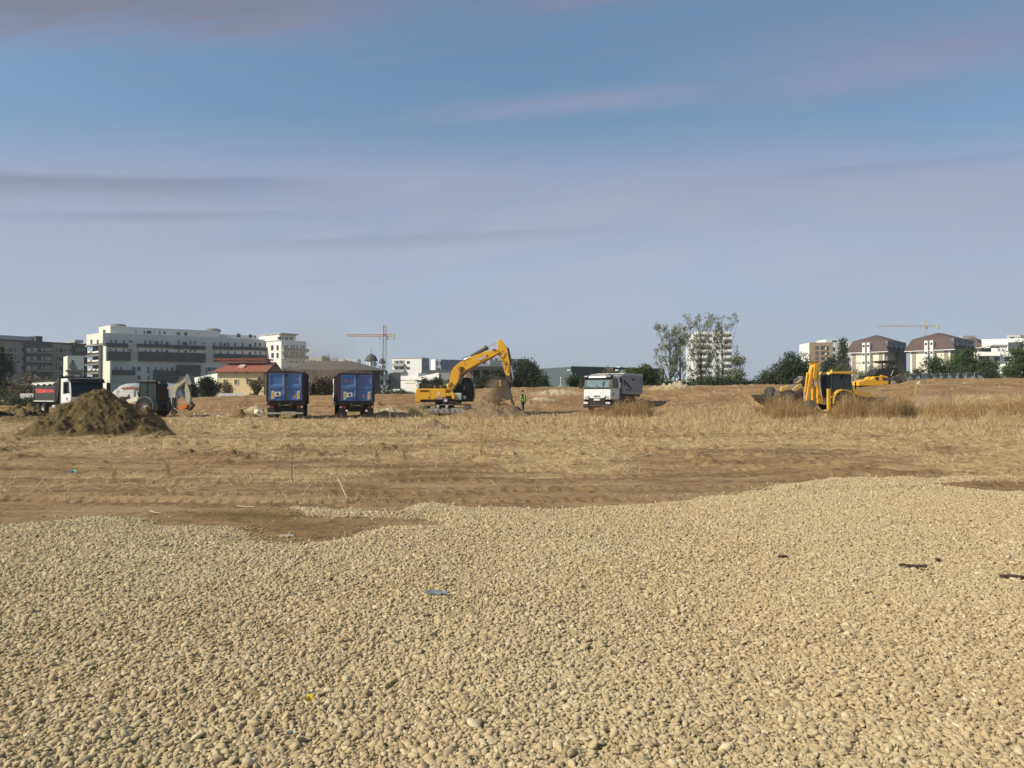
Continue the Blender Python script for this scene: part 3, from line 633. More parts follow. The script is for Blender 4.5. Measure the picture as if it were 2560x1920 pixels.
def annex():
    s = Bld('white_house', 'small white building with a dark shadow pattern in front of the dark grey block', 'building', (168, 197), (209, 199.3), 3)
    F = s.F
    s.poly('wall', [(168, 889), (209, 889), (209, 1000), (168, 1000)], 0, 9, CREAM)
    s.poly('porch_roof', [(162, 925), (204, 925), (204, 930), (162, 930)], -2.5, 0, MGREY)
    s.rects('porch', [(170, 930.5, 203, 950)], MGREY, -1.6, -0.2)
    s.rects('window', [(161, 938, 170, 948), (183, 938, 196, 946)], CREAM, -1.8, -1.61)
    s.rects('chimney', [(176, 901, 182, 908)], DGREY, -1.8, -1.2)
    s.poly('gable', [(169, 917), (172, 908), (184, 908), (189, 918), (190, 930), (178, 930)], -2.2, -1.6, MGREY)
annex()

def yellow_house():
    s = Bld('yellow_house', 'pale yellow house with a red metal roof behind the white site fence', 'house', (545, 142), (664, 141.4), 2.0)
    F = s.F; zt = F.front(600, 929)[1]
    s.wall('wall', 0, s.L, 0, 7.5, s.b, zt, YELW)
    zr = F.front(610, 905, 3.6)[1]; L = s.L
    # main roof, hipped to the left, gabled to the right
    m = MB(); e = 0.6; t = 0.12
    A = (-1.0, -e, zt); B_ = (L+0.5, -e, zt); Cc = (L+0.5, 8.1, zt); Dd = (-1.0, 8.1, zt); E1 = (1.4, 3.75, zr); E2 = (L+0.5, 3.75, zr)
    m.add([A, B_, Cc, Dd, E1, E2]+[(p[0], p[1], p[2]-t) for p in (A, B_, Cc, Dd)], [(0, 1, 5, 4), (2, 3, 4, 5), (3, 0, 4), (0, 3, 9, 6), (0, 6, 7, 1), (1, 7, 8, 2), (2, 8, 9, 3), (6, 9, 8, 7)])
    m.build('roof', ROOFR, s.root)
    MB().add([(L, 0, zt), (L, 7.5, zt), (L, 3.75, zr-0.15), (L-0.3, 0, zt), (L-0.3, 7.5, zt), (L-0.3, 3.75, zr-0.15)], [(0, 1, 2), (3, 5, 4), (0, 2, 5, 3), (1, 4, 5, 2), (0, 3, 4, 1)]).build('gable', BROWNW, s.root)
    x0, x1 = F.front(556, 899, 3.7)[0], F.front(668, 899, 3.7)[0]
    z2 = F.front(600, 898, 3.6)[1]
    MB().box(x0, x1, 2.2, 5.4, zr-0.3, zr+0.35).build('ridge_storey', mat('pink_render', (0.5, 0.3, 0.22)), s.root)
    MB().box(x0-0.8, x1+0.4, 1.7, 5.9, zr+0.35, zr+0.6).build('ridge_roof', ROOFR, s.root)
    s.rects('window', [(586, 949, 594, 960), (616, 948, 622, 960), (559, 949, 566, 963)], mat('ochre_blind', (0.20, 0.145, 0.07)), -0.05, 0.1, frame=CREAM)
    s.rects('vent', [(587, 930.5, 593, 932.5), (616, 930.5, 622, 932.5)], BROWNW, -0.08, 0.02)
    s.rects('downpipe', [(660, 930, 661.2, 986)], BROWNW, -0.15, 0)
    c = F.front(609, 912, 2.0); m = MB().lathe((c[0], 1.4, c[1]-0.35), (-0.2, -0.6, 0.8), [(0, 0.12), (0.35, 0.1), (0.62, 0.05), (0.68, -0.06), (0.62, -0.02), (0, 0.06)], 18)
    m.build('roof_window', mat('dormer_pale', (0.5, 0.36, 0.25)), s.root)
    m = MB(); pts = [F.front(x, y, 1.0) for x, y in ((594, 922), (598, 916), (605, 913))]
    m.tube([(p[0], 0.9, p[1]+0.1) for p in pts], 0.07); m.build('snow_guard', CREAM, s.root)
yellow_house()

def simple_prisms():
    s = Bld('shed', 'white flat shed wall rising to the right behind the grey tractor and the bushes', 'shed', (486, 175), (544, 170), 2)
    s.poly('wall', [(486, 944), (543, 933), (543, 1000), (486, 1000)], 0, 8, WHITE); s.poly('wall', [(544, 935), (553, 945), (553, 1000), (544, 1000)], 0.3, 8, LGREY)
    # long brown building under domes
    s = Bld('monastery', 'long brown two storey building with a low grey hipped roof behind the blue trucks', 'building', (735, 190), (975, 196), 3)
    F = s.F; zt = F.front(900, 925)[1]; zr = F.front(850, 911, 6)[1]; L = s.L
    s.wall('wall', 0, L-2.4, 0, 14, s.b, zt, BROWNW)
    e = 0.8; m = MB(); A = [(-e, -e, zt), (L-2.4+e*1.6, -e, zt), (L-2.4+e*1.6, 14+e, zt), (-e, 14+e, zt)]
    m.add(A+[(3, 7, zr+0.9), (L-9.5, 7, zr+0.9)]+[(p[0], p[1], p[2]-0.25) for p in A], [(0, 1, 5, 4), (2, 3, 4, 5), (1, 2, 5), (3, 0, 4), (0, 6, 7, 1), (1, 7, 8, 2), (2, 8, 9, 3), (3, 9, 6, 0), (6, 9, 8, 7)])
    m.build('roof', ROOFG, s.root)
    s.rects('window', [(x, y, x+6, y+11) for y in (929, 950) for x in (754, 772, 790, 808, 826, 844, 862, 880, 898, 924, 952)]+[(964, 927, 968, 936), (964, 950, 968, 959)], GLASS, -0.06, 0.1, frame=LGREY)
    s.rects('stucco_panel', [(949, 937, 973, 949), (949, 961, 973, 966)], LGREY, -0.05, 0.02)
    s.rects('annexe', [(976, 932, 1003, 972)], mat('annexe_wall', (0.20, 0.19, 0.17)), 1.5, 9)
    for nm, lab, cx, top, base, r, d in (('church_dome', 'large grey dome with a small cross above the long brown roof', 928, 884, 901, 15, 215), ('church_dome', 'small grey dome just left of the crane mast', 955, 895, 907.5, 8, 214)):
        p = at(cx, base, d); rr = r/FPX*d; h = (base-top)/FPX*d
        e = empty(nm, (p.x, p.y, p.z), 0, lab, 'dome')
        pr = [(rr*1.06, -0.15), (rr*1.08, 0.0), (rr*0.98, h*0.22), (rr*0.86, h*0.45), (rr*0.66, h*0.68), (rr*0.38, h*0.87), (rr*0.12, h*0.97), (0.02, h*1.08)]
        MB().lathe((0, 0, 0), (0, 0, 1), pr, 8).build('dome_roof', ROOFG, e)
        MB().lathe((0, 0, 0), (0, 0, 1), [(rr*0.8, -6.5), (rr*0.8, -0.1)], 16).build('drum', WHITE, e)
        for k in range(8):
            a = 2*math.pi*k/8+0.2; c = (math.cos(a)*rr*0.8, math.sin(a)*rr*0.8)
            MB().tube([(c[0], c[1], -1.6), (c[0], c[1], -0.7)], 0.16, 6).build('arched_window', GLASS, e)
        m = MB().tube([(0, 0, h*1.0), (0, 0, h*1.0+1.5)], 0.05, 5); m.tube([(-0.3, 0, h+1.0), (0.3, 0, h+1.0)], 0.05, 5); m.build('cross', MGREY, e)
    # white apartment house in the middle
    s = Bld('apartment_building', 'white four storey apartment house with two open balconies right of the crane', 'building', (980, 380), (1054, 374), 4)
    F = s.F; H = F.front(1010, 896)[1]; L = s.L
    s.wall('wall', 0, L, 0, 8, s.b, H, WHITE); s.wall('parapet', -0.15, L+0.15, -0.2, 8.2, H, H+0.35, LGREY)
    s.wall('glazed_side', L+0.02, L+0.25, 0.4, 8, s.b, H-0.3, mat('grey_wing_wall', (0.24, 0.25, 0.26)))
    s.rects('balcony_recess', [(985, 901, 1011, 910), (986, 917, 1010, 924)], mat('recess_wall', (0.3, 0.29, 0.27)), -0.12, 0.02)
    s.rects('balcony', [(982, 909, 1012, 915.5), (981, 924, 1013, 931)], LGREY, -1.5, 0.02)
    s.rects('window', [(1017, 903, 1020, 908.5), (1021, 903, 1024, 908.5), (1017, 917.5, 1020, 923), (1021, 917.5, 1024, 923), (991, 903, 995, 909), (1001, 903, 1006, 909), (991, 918, 995, 924), (1001, 918, 1006, 924)], GLASS, -0.2, 0.1)
    s.endrects('window', [(1057, 907, 1062, 916), (1066, 900, 1071, 912), (1057, 923, 1063, 930)], LGREY, L, 0.4)
    e = Bld('apartment_building', 'second wing of the white apartment house with grey glazed side, nearer the excavator boom', 'building', (1077, 392), (1088, 388), 4, group=None)
    H = e.F.front(1082, 899)[1]; e.wall('wall', 0, e.L, 0, 18, e.b, H, WHITE)
    e2 = Bld('apartment_building', 'third white wing with a dark glazed side directly behind the excavator boom', 'building', (1108, 402), (1118, 399), 4)
    H2 = e2.F.front(1112, 903)[1]; e2.wall('wall', 0, e2.L, 0, 20, e2.b, H2, WHITE)
    for q, h, px0, px1 in ((e, H, 1089, 1108), (e2, H2, 1119, 1136)):
        G = q.F; x0 = q.L+0.02
        q.wall('grey_wing', x0, x0+(px1-px0)/FPX*395, 1.2, 18, q.b, h-0.1, mat('grey_wing_wall', (0.24, 0.25, 0.26)))
        q.rects('window', [(px0+2, 903, px0+7, 913), (px0+10, 903, px0+15, 913), (px0+2, 920, px0+12, 927)], GLASS, 1.05, 1.25, 1.2)
    s = Bld('low_building', 'long low dark grey building in front of the white wings', 'building', (1052, 330), (1150, 330), 4)
    s.poly('wall', [(1052, 931), (1070, 925), (1150, 925), (1150, 985), (1052, 985)], 0, 10, mat('slate_wall', (0.13, 0.135, 0.14)))
    s = Bld('low_building', 'white low building with two rising mono pitch roofs beside the excavator', 'building', (993, 212), (1098, 204.5), 3)
    F = s.F
    s.poly('wall', [(997, 950), (1097, 950), (1097, 995), (997, 995)], 0.5, 4, WHITE)
    s.poly('roof', [(1003, 943), (1044, 933), (1044, 950), (997, 950), (997, 946)], 0.3, 4.5, WHITE)
    s.poly('roof', [(1036, 944), (1097, 931.5), (1097, 950), (1036, 950)], -0.1, 0.28, WHITE)
    s.rects('wall_panel', [(1009, 951, 1035, 958)], CREAM, 0.4, 0.52); s.rects('window', [(1040, 951, 1047, 962)], LGREY, 0.42, 0.52, frame=WHITE)
    s.rects('grey_gable', [(1098, 932, 1122, 950)], mat('grey_gable', (0.2, 0.2, 0.2)), 0.5, 9)
    # building seen under the boom
    s = Bld('apartment_building', 'white apartment building with balconies seen under the excavator boom', 'building', (1180, 330), (1262, 335), 3)
    H = s.F.front(1200, 892)[1]
    s.wall('wall', 0, s.L, 0, 14, s.b, H, WHITE); s.rects('balcony', [(1222, 901, 1250, 912)], LGREY, -1.2, 0.02)
    s.rects('window', [(1226, 897, 1232, 903), (1238, 897, 1244, 903), (1208, 904, 1213, 910)], GLASS, -0.08, 0.1)
    s.wall('grey_side', s.L+0.02, s.L+12, 1, 14, s.b, H-0.6, mat('blue_grey_wall', (0.2, 0.215, 0.235)))
    s.rects('window', [(1290, 899, 1296, 903), (1287, 917, 1292, 920)], WHITE, 0.85, 1.02, 1.0)
    s = Bld('low_building', 'low brown building with a dark roof and pale columns behind the excavator arm', 'building', (1172, 170), (1275, 172), 3)
    zt = s.F.front(1220, 926)[1]
    s.wall('wall', 0, s.L, 1.4, 9, s.b, zt, mat('dark_brown_wall', (0.11, 0.085, 0.07))); s.wall('roof', -0.6, s.L+0.6, -0.4, 10, zt+0.01, zt+0.95, ROOFG)
    s.rects('column', [(x, 926.3, x+3, 950) for x in (1180, 1200, 1204, 1224, 1245)], BEIGE, 0, 0.35)
    s.rects('wall_panel', [(1164, 925, 1179, 948)], mat('pink_wall', (0.45, 0.30, 0.22)), 0.2, 1.3)
    # warehouse
    s = Bld('warehouse', 'long dark grey metal warehouse behind the white truck cab', 'warehouse', (1428, 262), (1660, 285), 3)
    F = s.F; H = F.front(1428, 917)[1]; DG = mat('dark_cladding', (0.060, 0.068, 0.073), 0.7, var=0.04); DG2 = mat('blue_grey_cladding', (0.095, 0.115, 0.128), 0.7, var=0.04)
    s.wall('wall', 0, s.L, 0, 40, s.b, H, DG)
    p0 = s.F.w((0, 0, 0)); q = at(1366, 918, 300)
    v = Vector(s.F.loc(q)); a = Vector((-0.02, 0)); b_ = Vector((v.x, v.y)); n_ = (b_-a).normalized(); off = Vector((-n_.y, n_.x))*-0.3
    MB().prism([(a.x, a.y), (b_.x, b_.y), (b_.x-off.x*60, b_.y-off.y*60), (a.x-0.02, a.y+18)], s.b, H-0.02, 'z').build('end_wall', DG2, s.root)
    s.rects('roof_light', [(1554, 916.5, 1562, 918.5)], WHITE, 1, 3)
    s.wall('parapet_trim', 0, s.L, -0.08, 0.2, H, H+0.25, mat('trim_pale', (0.2, 0.22, 0.24)))
    # white tower block
    s = Bld('tower_block', 'tall white nine storey tower block with dark balcony bands behind the poplars', 'building', (1733, 350), (1830, 347), 3)
    F = s.F; H = F.front(1780, 829)[1]; L = s.L
    s.wall('wall', 0, L, 0, 12, s.b, H, WHITE)
    for i in range(8):
        y = 839+15.6*i
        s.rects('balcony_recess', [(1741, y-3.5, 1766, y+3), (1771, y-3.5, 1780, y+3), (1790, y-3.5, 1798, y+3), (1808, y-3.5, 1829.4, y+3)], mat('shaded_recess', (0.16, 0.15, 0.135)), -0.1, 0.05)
        s.rects('balcony', [(1741, y+3.5, 1766, y+9), (1808, y+3.5, 1829.8, y+9)], WHITE, -1.2, 0.02)
    w = MB(); xa, za = F.front(1711, 853, 3)[0], F.front(1711, 853, 3)[1]; xb = F.front(1718, 846, 3)[0]
    w.box(xa+1.2, -0.02, 1, 9, s.b, za-1.3); w.build('stepped_wing', WHITE, s.root)
    MB().box(xb+1.2, -0.02, 1.1, 8.9, za-1.28, F.front(1720, 841, 3)[1]).build('stepped_wing', WHITE, s.root)
    s = Bld('low_building', 'small white low building at the foot of the tower block', 'building', (1697, 320), (1716, 320), 3); s.poly('wall', [(1698, 947), (1714, 946), (1714, 960), (1698, 960)], 0, 6, WHITE)
    # tan block and white block
    s = Bld('apartment_building', 'tan and white five storey apartment block with a grid of square openings', 'building', (2024, 420), (2083, 418), 4)
    F = s.F; H = F.front(2050, 856)[1]; L = s.L
    s.wall('wall', 0, L, 0, 16, s.b, H, TAN)
    a = MB(); q = s.F.loc(at(1999, 860, 434)); hw = F.front(2024, 857)[1]
    MB().prism([(-0.02, 0), (q[0], q[1]), (q[0]+3, q[1]+10), (-0.02, 16)], s.b, hw, 'z').build('white_wing', WHITE, s.root)
    PURP = mat('tinted_glass', (0.14, 0.11, 0.12), 0.4)
    for i in range(4):
        y = 865+13.3*i
        s.rects('window', [(2039, y, 2047.5, y+9.5)], PURP, -0.06, 0.1); s.rects('balcony_recess', [(2053, y, 2065, y+9)], DGREY, -0.06, 0.1)
        s.rects('railing', [(2063, y+4, 2066, y+9)], WHITE, -0.5, -0.1); s.rects('window', [(2068, y, 2073, y+9.5)], mat('brown_glass', (0.11, 0.08, 0.05), 0.4), -0.06, 0.1)
    q1 = s.F
    s = Bld('apartment_building', 'pale white block standing behind the tan apartment block', 'building', (2066, 470), (2127, 470), 4)
    s.poly('wall', [(2066, 848), (2095, 848), (2095, 855), (2127, 855), (2127, 1000), (2066, 1000)], 0, 15, WHITE)
    s.rects('window', [(2081, 851, 2092, 855), (2083, 868, 2088, 878), (2083, 884, 2088, 896)], GLASS, -0.1, 0.1)
simple_prisms()

def mansard(label, gx0, gx1, d, d1, top, eave, side_px, side_d, vis=True):
    """house with a brown mansard roof: cream gable towards the camera, dark long side receding to the right"""
    s = Bld('apartment_house', label, 'house', (gx0, d), (gx1, d1), 3, group='cream houses with brown mansard roofs')
    F = s.F; L = s.L
    ze = F.front((gx0+gx1)/2, eave)[1]; zt = F.front((gx0+gx1)/2, top, 6)[1]; zk = ze+(zt-ze)*0.62
    q = F.loc(at(side_px, 900, side_d)); D = max(14.0, q[1])
    s.wall('wall', 0.6, L-0.6, 0, D, s.b, ze, CREAM)
    # mansard: steep lower slope, shallow upper slope, hipped at the front
    e = 1.0; xm = L/2
    def ring(i, z): return [(-e+i, -e+i, z), (L+e-i, -e+i, z), (L+e-i, D+e-i, z), (-e+i, D+e-i, z)]
    a, b_ = ring(0, ze), ring(1.9, zk); m = MB()
    vs = a+b_+[(xm, 7.5, zt), (xm, D-7, zt)]+[(p[0], p[1], p[2]-0.35) for p in a]
    m.add(vs, [(0, 1, 5, 4), (1, 2, 6, 5), (2, 3, 7, 6), (3, 0, 4, 7), (4, 5, 8), (5, 6, 9, 8), (6, 7, 9), (7, 4, 8, 9), (0, 10, 11, 1), (1, 11, 12, 2), (2, 12, 13, 3), (3, 13, 10, 0), (10, 13, 12, 11)])
    m.build('roof', ROOFB, s.root)
    s.wall('eaves', -e-0.05, L+e+0.05, -e-0.06, 0, ze-0.6, ze-0.36, WHITE)
    # two stair towers
    w = (gx1-gx0)
    t = [(gx0+0.40*w, gx0+0.475*w), (gx0+0.525*w, gx0+0.60*w)]
    zt2 = F.front(gx0+w/2, top+0.33*(eave-top)*1.0+6)[1]
    for a_, c_ in t:
        x0, x1 = F.front(a_, eave)[0], F.front(c_, eave)[0]
        MB().box(x0, x1, -1.5, 2.5, s.b, zt2).build('stair_tower', WHITE, s.root)
        for k in range(3):
            zz = zt2-1.2-3.1*k; MB().box((x0+x1)/2-0.35, (x0+x1)/2+0.35, -1.56, -1.4, zz-0.4, zz+0.4).build('window', GLASS, s.root)
    s.wall('tower_link', F.front(t[0][1], eave)[0]+0.02, F.front(t[1][0], eave)[0]-0.02, -0.7, 2, s.b, zt2-0.6, BEIGE)
    for fx in (0.13, 0.86):
        x = fx*L; s.wall('pilaster', x-0.65, x+0.65, -0.12, 0.02, s.b, ze-0.62, BEIGE)
    # long side in shade with rows of windows
    if vis:
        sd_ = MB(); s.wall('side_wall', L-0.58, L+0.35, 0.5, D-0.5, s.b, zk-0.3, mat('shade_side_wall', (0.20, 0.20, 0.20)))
        yy = 3.0
        while yy < D-3:
            for k in range(4):
                zz = ze+1.4-3.0*k; MB().box(L+0.33, L+0.42, yy, yy+1.5, zz-0.7, zz+0.8).build('window', GLASS, s.root)
            yy += 4.6
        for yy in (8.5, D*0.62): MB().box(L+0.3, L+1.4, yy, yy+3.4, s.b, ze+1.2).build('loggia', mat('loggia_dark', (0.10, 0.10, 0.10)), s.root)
    return s
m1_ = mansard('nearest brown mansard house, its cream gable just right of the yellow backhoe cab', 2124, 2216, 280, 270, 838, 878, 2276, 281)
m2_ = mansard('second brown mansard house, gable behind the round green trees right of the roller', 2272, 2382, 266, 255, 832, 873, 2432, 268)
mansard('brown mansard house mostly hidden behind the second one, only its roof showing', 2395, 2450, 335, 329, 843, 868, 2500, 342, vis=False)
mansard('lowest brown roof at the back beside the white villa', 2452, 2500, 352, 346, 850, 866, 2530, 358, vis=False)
def label_text(body, size, mat_, parent, loc, rot, name='lettering', depth=0.004, squash=1.0, shear=0.0, bold=0.0):
    cu = bpy.data.curves.new(name, 'FONT'); cu.body = body; cu.size = size; cu.extrude = depth; cu.align_x = 'CENTER'; cu.align_y = 'CENTER'; cu.shear = shear; cu.offset = bold
    o = bpy.data.objects.new(name, cu); COL.objects.link(o); dg = bpy.context.evaluated_depsgraph_get()
    me = bpy.data.meshes.new_from_object(o.evaluated_get(dg)); bpy.data.objects.remove(o)
    me.name = name; me.materials.clear(); me.materials.append(mat_)
    o = bpy.data.objects.new(name, me); COL.objects.link(o); o.parent = parent; o.location = loc; o.rotation_euler = rot; o.scale = (squash, 1, 1)
    return o
label_text('Calarasi', 1.1, mat('faded_grey_paint', (0.33, 0.30, 0.26)), m1_.root, (m1_.F.front(2149, 907)[0], -0.1, m1_.F.front(2149, 907)[1]), (math.pi/2, 0, 0), 'wall_lettering')

def right_side():
    s = Bld('villa', 'white flat roofed villa with dark terrace openings near the right edge', 'house', (2445, 205), (2532, 201), 3)
    F = s.F
    s.poly('wall', [(2445, 879), (2501, 879), (2501, 866), (2519, 866), (2519, 879), (2532, 879), (2532, 1000), (2445, 1000)], 0.8, 12, WHITE)
    s.poly('balcony', [(2444, 880), (2501, 880), (2501, 890), (2444, 890)], -1.3, 0.78, WHITE)
    s.poly('canopy', [(2451, 868), (2482, 862), (2482, 864), (2451, 870)], -0.9, 3.5, WHITE)
    s.poly('upper_storey', [(2452, 871), (2480, 868), (2480, 879), (2452, 879)], 1.5, 6, DGREY)
    s.poly('roof_slab', [(2481, 861), (2521, 861), (2521, 865.5), (2481, 865.5)], 0.4, 9, mat('roof_slab_grey', (0.28, 0.29, 0.30)))
    s.rects('window', [(2449, 891, 2463, 902), (2465, 891, 2474, 902), (2486, 891, 2500, 902), (2512, 892, 2525, 902), (2498, 872, 2501.5, 878), (2506, 872, 2510, 877)], GLASS, 0.72, 0.9, 0.8, frame=WHITE)
    s = Bld('apartment_building', 'large white flat roofed block with a rooftop box at the far right', 'building', (2455, 330), (2562, 315), 3)
    s.poly('wall', [(2455, 848), (2550, 846), (2600, 846), (2600, 1000), (2455, 1000)], 0, 14, WHITE)
    s.poly('rooftop_box', [(2514, 837), (2548, 837), (2548, 846), (2514, 846.5)], 1.5, 6, LGREY)
    s.rects('window', [(2526, 842, 2537, 845.5)], GLASS, 1.4, 1.6, 1.5)
    s.rects('glazed_front', [(2522, 855, 2560, 885)], mat('dark_glazing', (0.07, 0.08, 0.085), 0.3), -0.2, 0.02)
    s = Bld('apartment_building', 'tiny white building top between two brown roofs', 'building', (2408, 420), (2440, 420), 3); s.poly('wall', [(2408, 839), (2440, 839), (2440, 870), (2408, 870)], 0, 10, LGREY)
    # far pale blocks in the haze
    for lab, x0, x1, y0, d, mm in (('pale flat block in the haze right of the long white block', 765, 803, 894, 420, CREAM), ('hazy white block behind the long brown roof, left', 838, 860, 898, 470, WHITE), ('hazy white block behind the long brown roof, right', 864, 893, 897, 480, WHITE), ('low white roof left of the dust', 795, 835, 907, 430, WHITE)):
        s = Bld('apartment_building', lab, 'building', (x0, d), (x1, d), 3); s.poly('wall', [(x0, y0), (x1, y0), (x1, 990), (x0, 990)], 0, 12, mm)
        s.rects('window', [(x0+4+k*8, y0+5, x0+7+k*8, y0+10) for k in range(int((x1-x0)/8)-1)], GLASS, -0.08, 0.1)
right_side()

# tower cranes
def crane(label, mx, top, jib_y, jx0, cx1, d, base=985, thin=1.0):
    p = at(mx, base, d); s_ = d/FPX; e = empty('tower_crane', p, 0, label, 'crane')
    OR = mat('crane_orange', (0.62, 0.34, 0.13), 0.6); GB = mat('crane_mast_grey', (0.36, 0.36, 0.36), 0.6); CT = mat('crane_ballast', (0.62, 0.60, 0.46))
    def truss(a, b, w, m, r=0.09, seg=None, tri=False):
        r *= thin
        a, b = Vector(a), Vector(b); ax = (b-a).normalized(); u = ax.cross(Vector((0, 1, 0.01))).normalized(); v = Vector((0, 1, 0)) if abs(ax.y) < 0.5 else Vector((1, 0, 0))
        n = max(2, int((b-a).length/(w*1.3))); cs = [(-.5, -.5), (.5, -.5), (.5, .5), (-.5, .5)]
        P = lambda k, i: a+(b-a)*(i/n)+u*cs[k][0]*w+v*cs[k][1]*w
        for k in range(4):
            m.tube([P(k, 0), P(k, n)], r, 4)
            for i in range(n): m.tube([P(k, i), P((k+1) % 4, i+1)] if (i+k) % 2 else [P((k+1) % 4, i), P(k, i+1)], r*0.6, 3)
    hz = (base-jib_y)*s_; ht = (base-top)*s_
    m = MB(); truss((0, 0, 0), (0, 0, hz-0.8), 1.6, m, 0.13); m.build('mast', GB, e)
    m = MB(); truss((0, 0, hz-0.6), (0, 0, ht), 1.3, m, 0.16); m.build('tower_top', OR, e)
    m = MB(); truss((0.8, 0, hz), ((jx0-mx)*s_, 0, hz), 1.0, m, 0.13); m.build('jib', OR, e)
    m = MB(); truss((-0.8, 0, hz), ((cx1-mx)*s_, 0, hz), 1.0, m, 0.13); m.build('counter_jib', OR, e)
    m = MB().box((cx1-mx-8)*s_, (cx1-mx)*s_, -0.9, 0.9, hz-2.0, hz+1.0); m.build('counterweight', CT, e)
    m = MB().tube([(0, 0, ht), ((jx0-mx)*s_*0.48, 0, hz+0.5)], 0.05, 4); m.tube([(0, 0, ht), ((cx1-mx)*s_*0.8, 0, hz+0.5)], 0.05, 4); m.build('tie', GB, e)
    x = -12.5*s_; m = MB().tube([(x, 0, hz-0.6), (x, 0, hz-7.0)], 0.06, 4); m.box(x-0.4, x+0.4, -0.4, 0.4, hz-2.0, hz-1.3); m.build('hoist', GB, e)
    MB().box(0.7, 2.0, -0.8, 0.8, hz-2.4, hz-0.7).build('cab', GB, e)
crane('orange and grey tower crane behind the small dome', 961, 813, 838, 866, 986, 400)
crane('faint orange tower crane above the brown mansard roofs', 2315, 799, 815, 2195, 2350, 640, 920, 0.6)
# ---------------------------------------------------------------- trees and bushes
def leaf_mat(name, a, b, c):
    m = bpy.data.materials.new(name); m.use_nodes = True; n = m.node_tree; p = n.nodes['Principled BSDF']
    at_ = N(n, 'ShaderNodeAttribute', attribute_name='rnd'); col = ramp(n, at_.outputs['Fac'], [(0, a), (0.5, b), (1, c)])
    n.links.new(col, p.inputs['Base Color']); p.inputs['Roughness'].default_value = 0.7; p.inputs['Specular IOR Level'].default_value = 0.2
    return m
LEAF = {'green': leaf_mat('green_leaves', (0.030, 0.048, 0.016), (0.058, 0.085, 0.028), (0.115, 0.145, 0.05)),
        'dark': leaf_mat('dark_leaves', (0.022, 0.034, 0.018), (0.045, 0.062, 0.030), (0.085, 0.105, 0.05)),
        'grey': leaf_mat('grey_green_leaves', (0.09, 0.095, 0.055), (0.165, 0.17, 0.10), (0.27, 0.27, 0.17)),
        'bright': leaf_mat('bright_leaves', (0.04, 0.07, 0.015), (0.085, 0.13, 0.03), (0.16, 0.21, 0.06)),
        'dry': leaf_mat('dry_leaves', (0.12, 0.09, 0.045), (0.22, 0.17, 0.09), (0.32, 0.27, 0.15)),
        'dusty': leaf_mat('dusty_leaves', (0.05, 0.045, 0.022), (0.085, 0.075, 0.038), (0.13, 0.115, 0.06)),
        'poplar': leaf_mat('poplar_leaves', (0.13, 0.135, 0.07), (0.23, 0.235, 0.13), (0.36, 0.35, 0.21))}
BARK = mat('bark', (0.12, 0.095, 0.07), 0.95, var=0.2)
def foliage(blobs, n, size, m, name, parent, flat=1.0, shell=0.35, seed=1):
    """leaf clumps: many small faces gathered on twigs spread through the blobs' volume"""
    g = np.random.default_rng(seed); V = []; Fc = []; Rn = []
    w = np.array([b[3]*b[4]*b[5] for b in blobs])**0.7; w = w/w.sum()
    nt_ = max(8, n//14); pick = g.choice(len(blobs), nt_, p=w); B = np.array(blobs)[pick]
    u = g.normal(size=(nt_, 3)); u /= np.linalg.norm(u, axis=1)[:, None]; r = (shell+(1-shell)*g.random(nt_)**0.6)*(0.85+0.3*g.random(nt_))
    c = B[:, :3]+u*r[:, None]*B[:, 3:6]
    tone = g.normal(0.45, 0.2, nt_)
    k = np.repeat(np.arange(nt_), 14)
    ctr = c[k]+g.normal(size=(len(k), 3))*size*1.5
    t1 = g.normal(size=(len(k), 3)); t1 /= np.linalg.norm(t1, axis=1)[:, None]
    t2 = np.cross(t1, g.normal(size=(len(k), 3))); t2 /= np.linalg.norm(t2, axis=1)[:, None]
    s = (size*g.uniform(0.5, 1.1, len(k)))[:, None]
    v = np.stack([ctr-t1*s, ctr+t2*s*0.8, ctr+t1*s, ctr-t2*s*0.6], 1).reshape(-1, 3)
    f = np.arange(len(v)).reshape(-1, 4)
    rn = np.repeat(np.clip(tone[k]+g.normal(0, 0.12, len(k)), 0, 1), 4)
    o = np_mesh(name, v, f, m, False, dict(rnd=rn)); o.parent = parent; return o
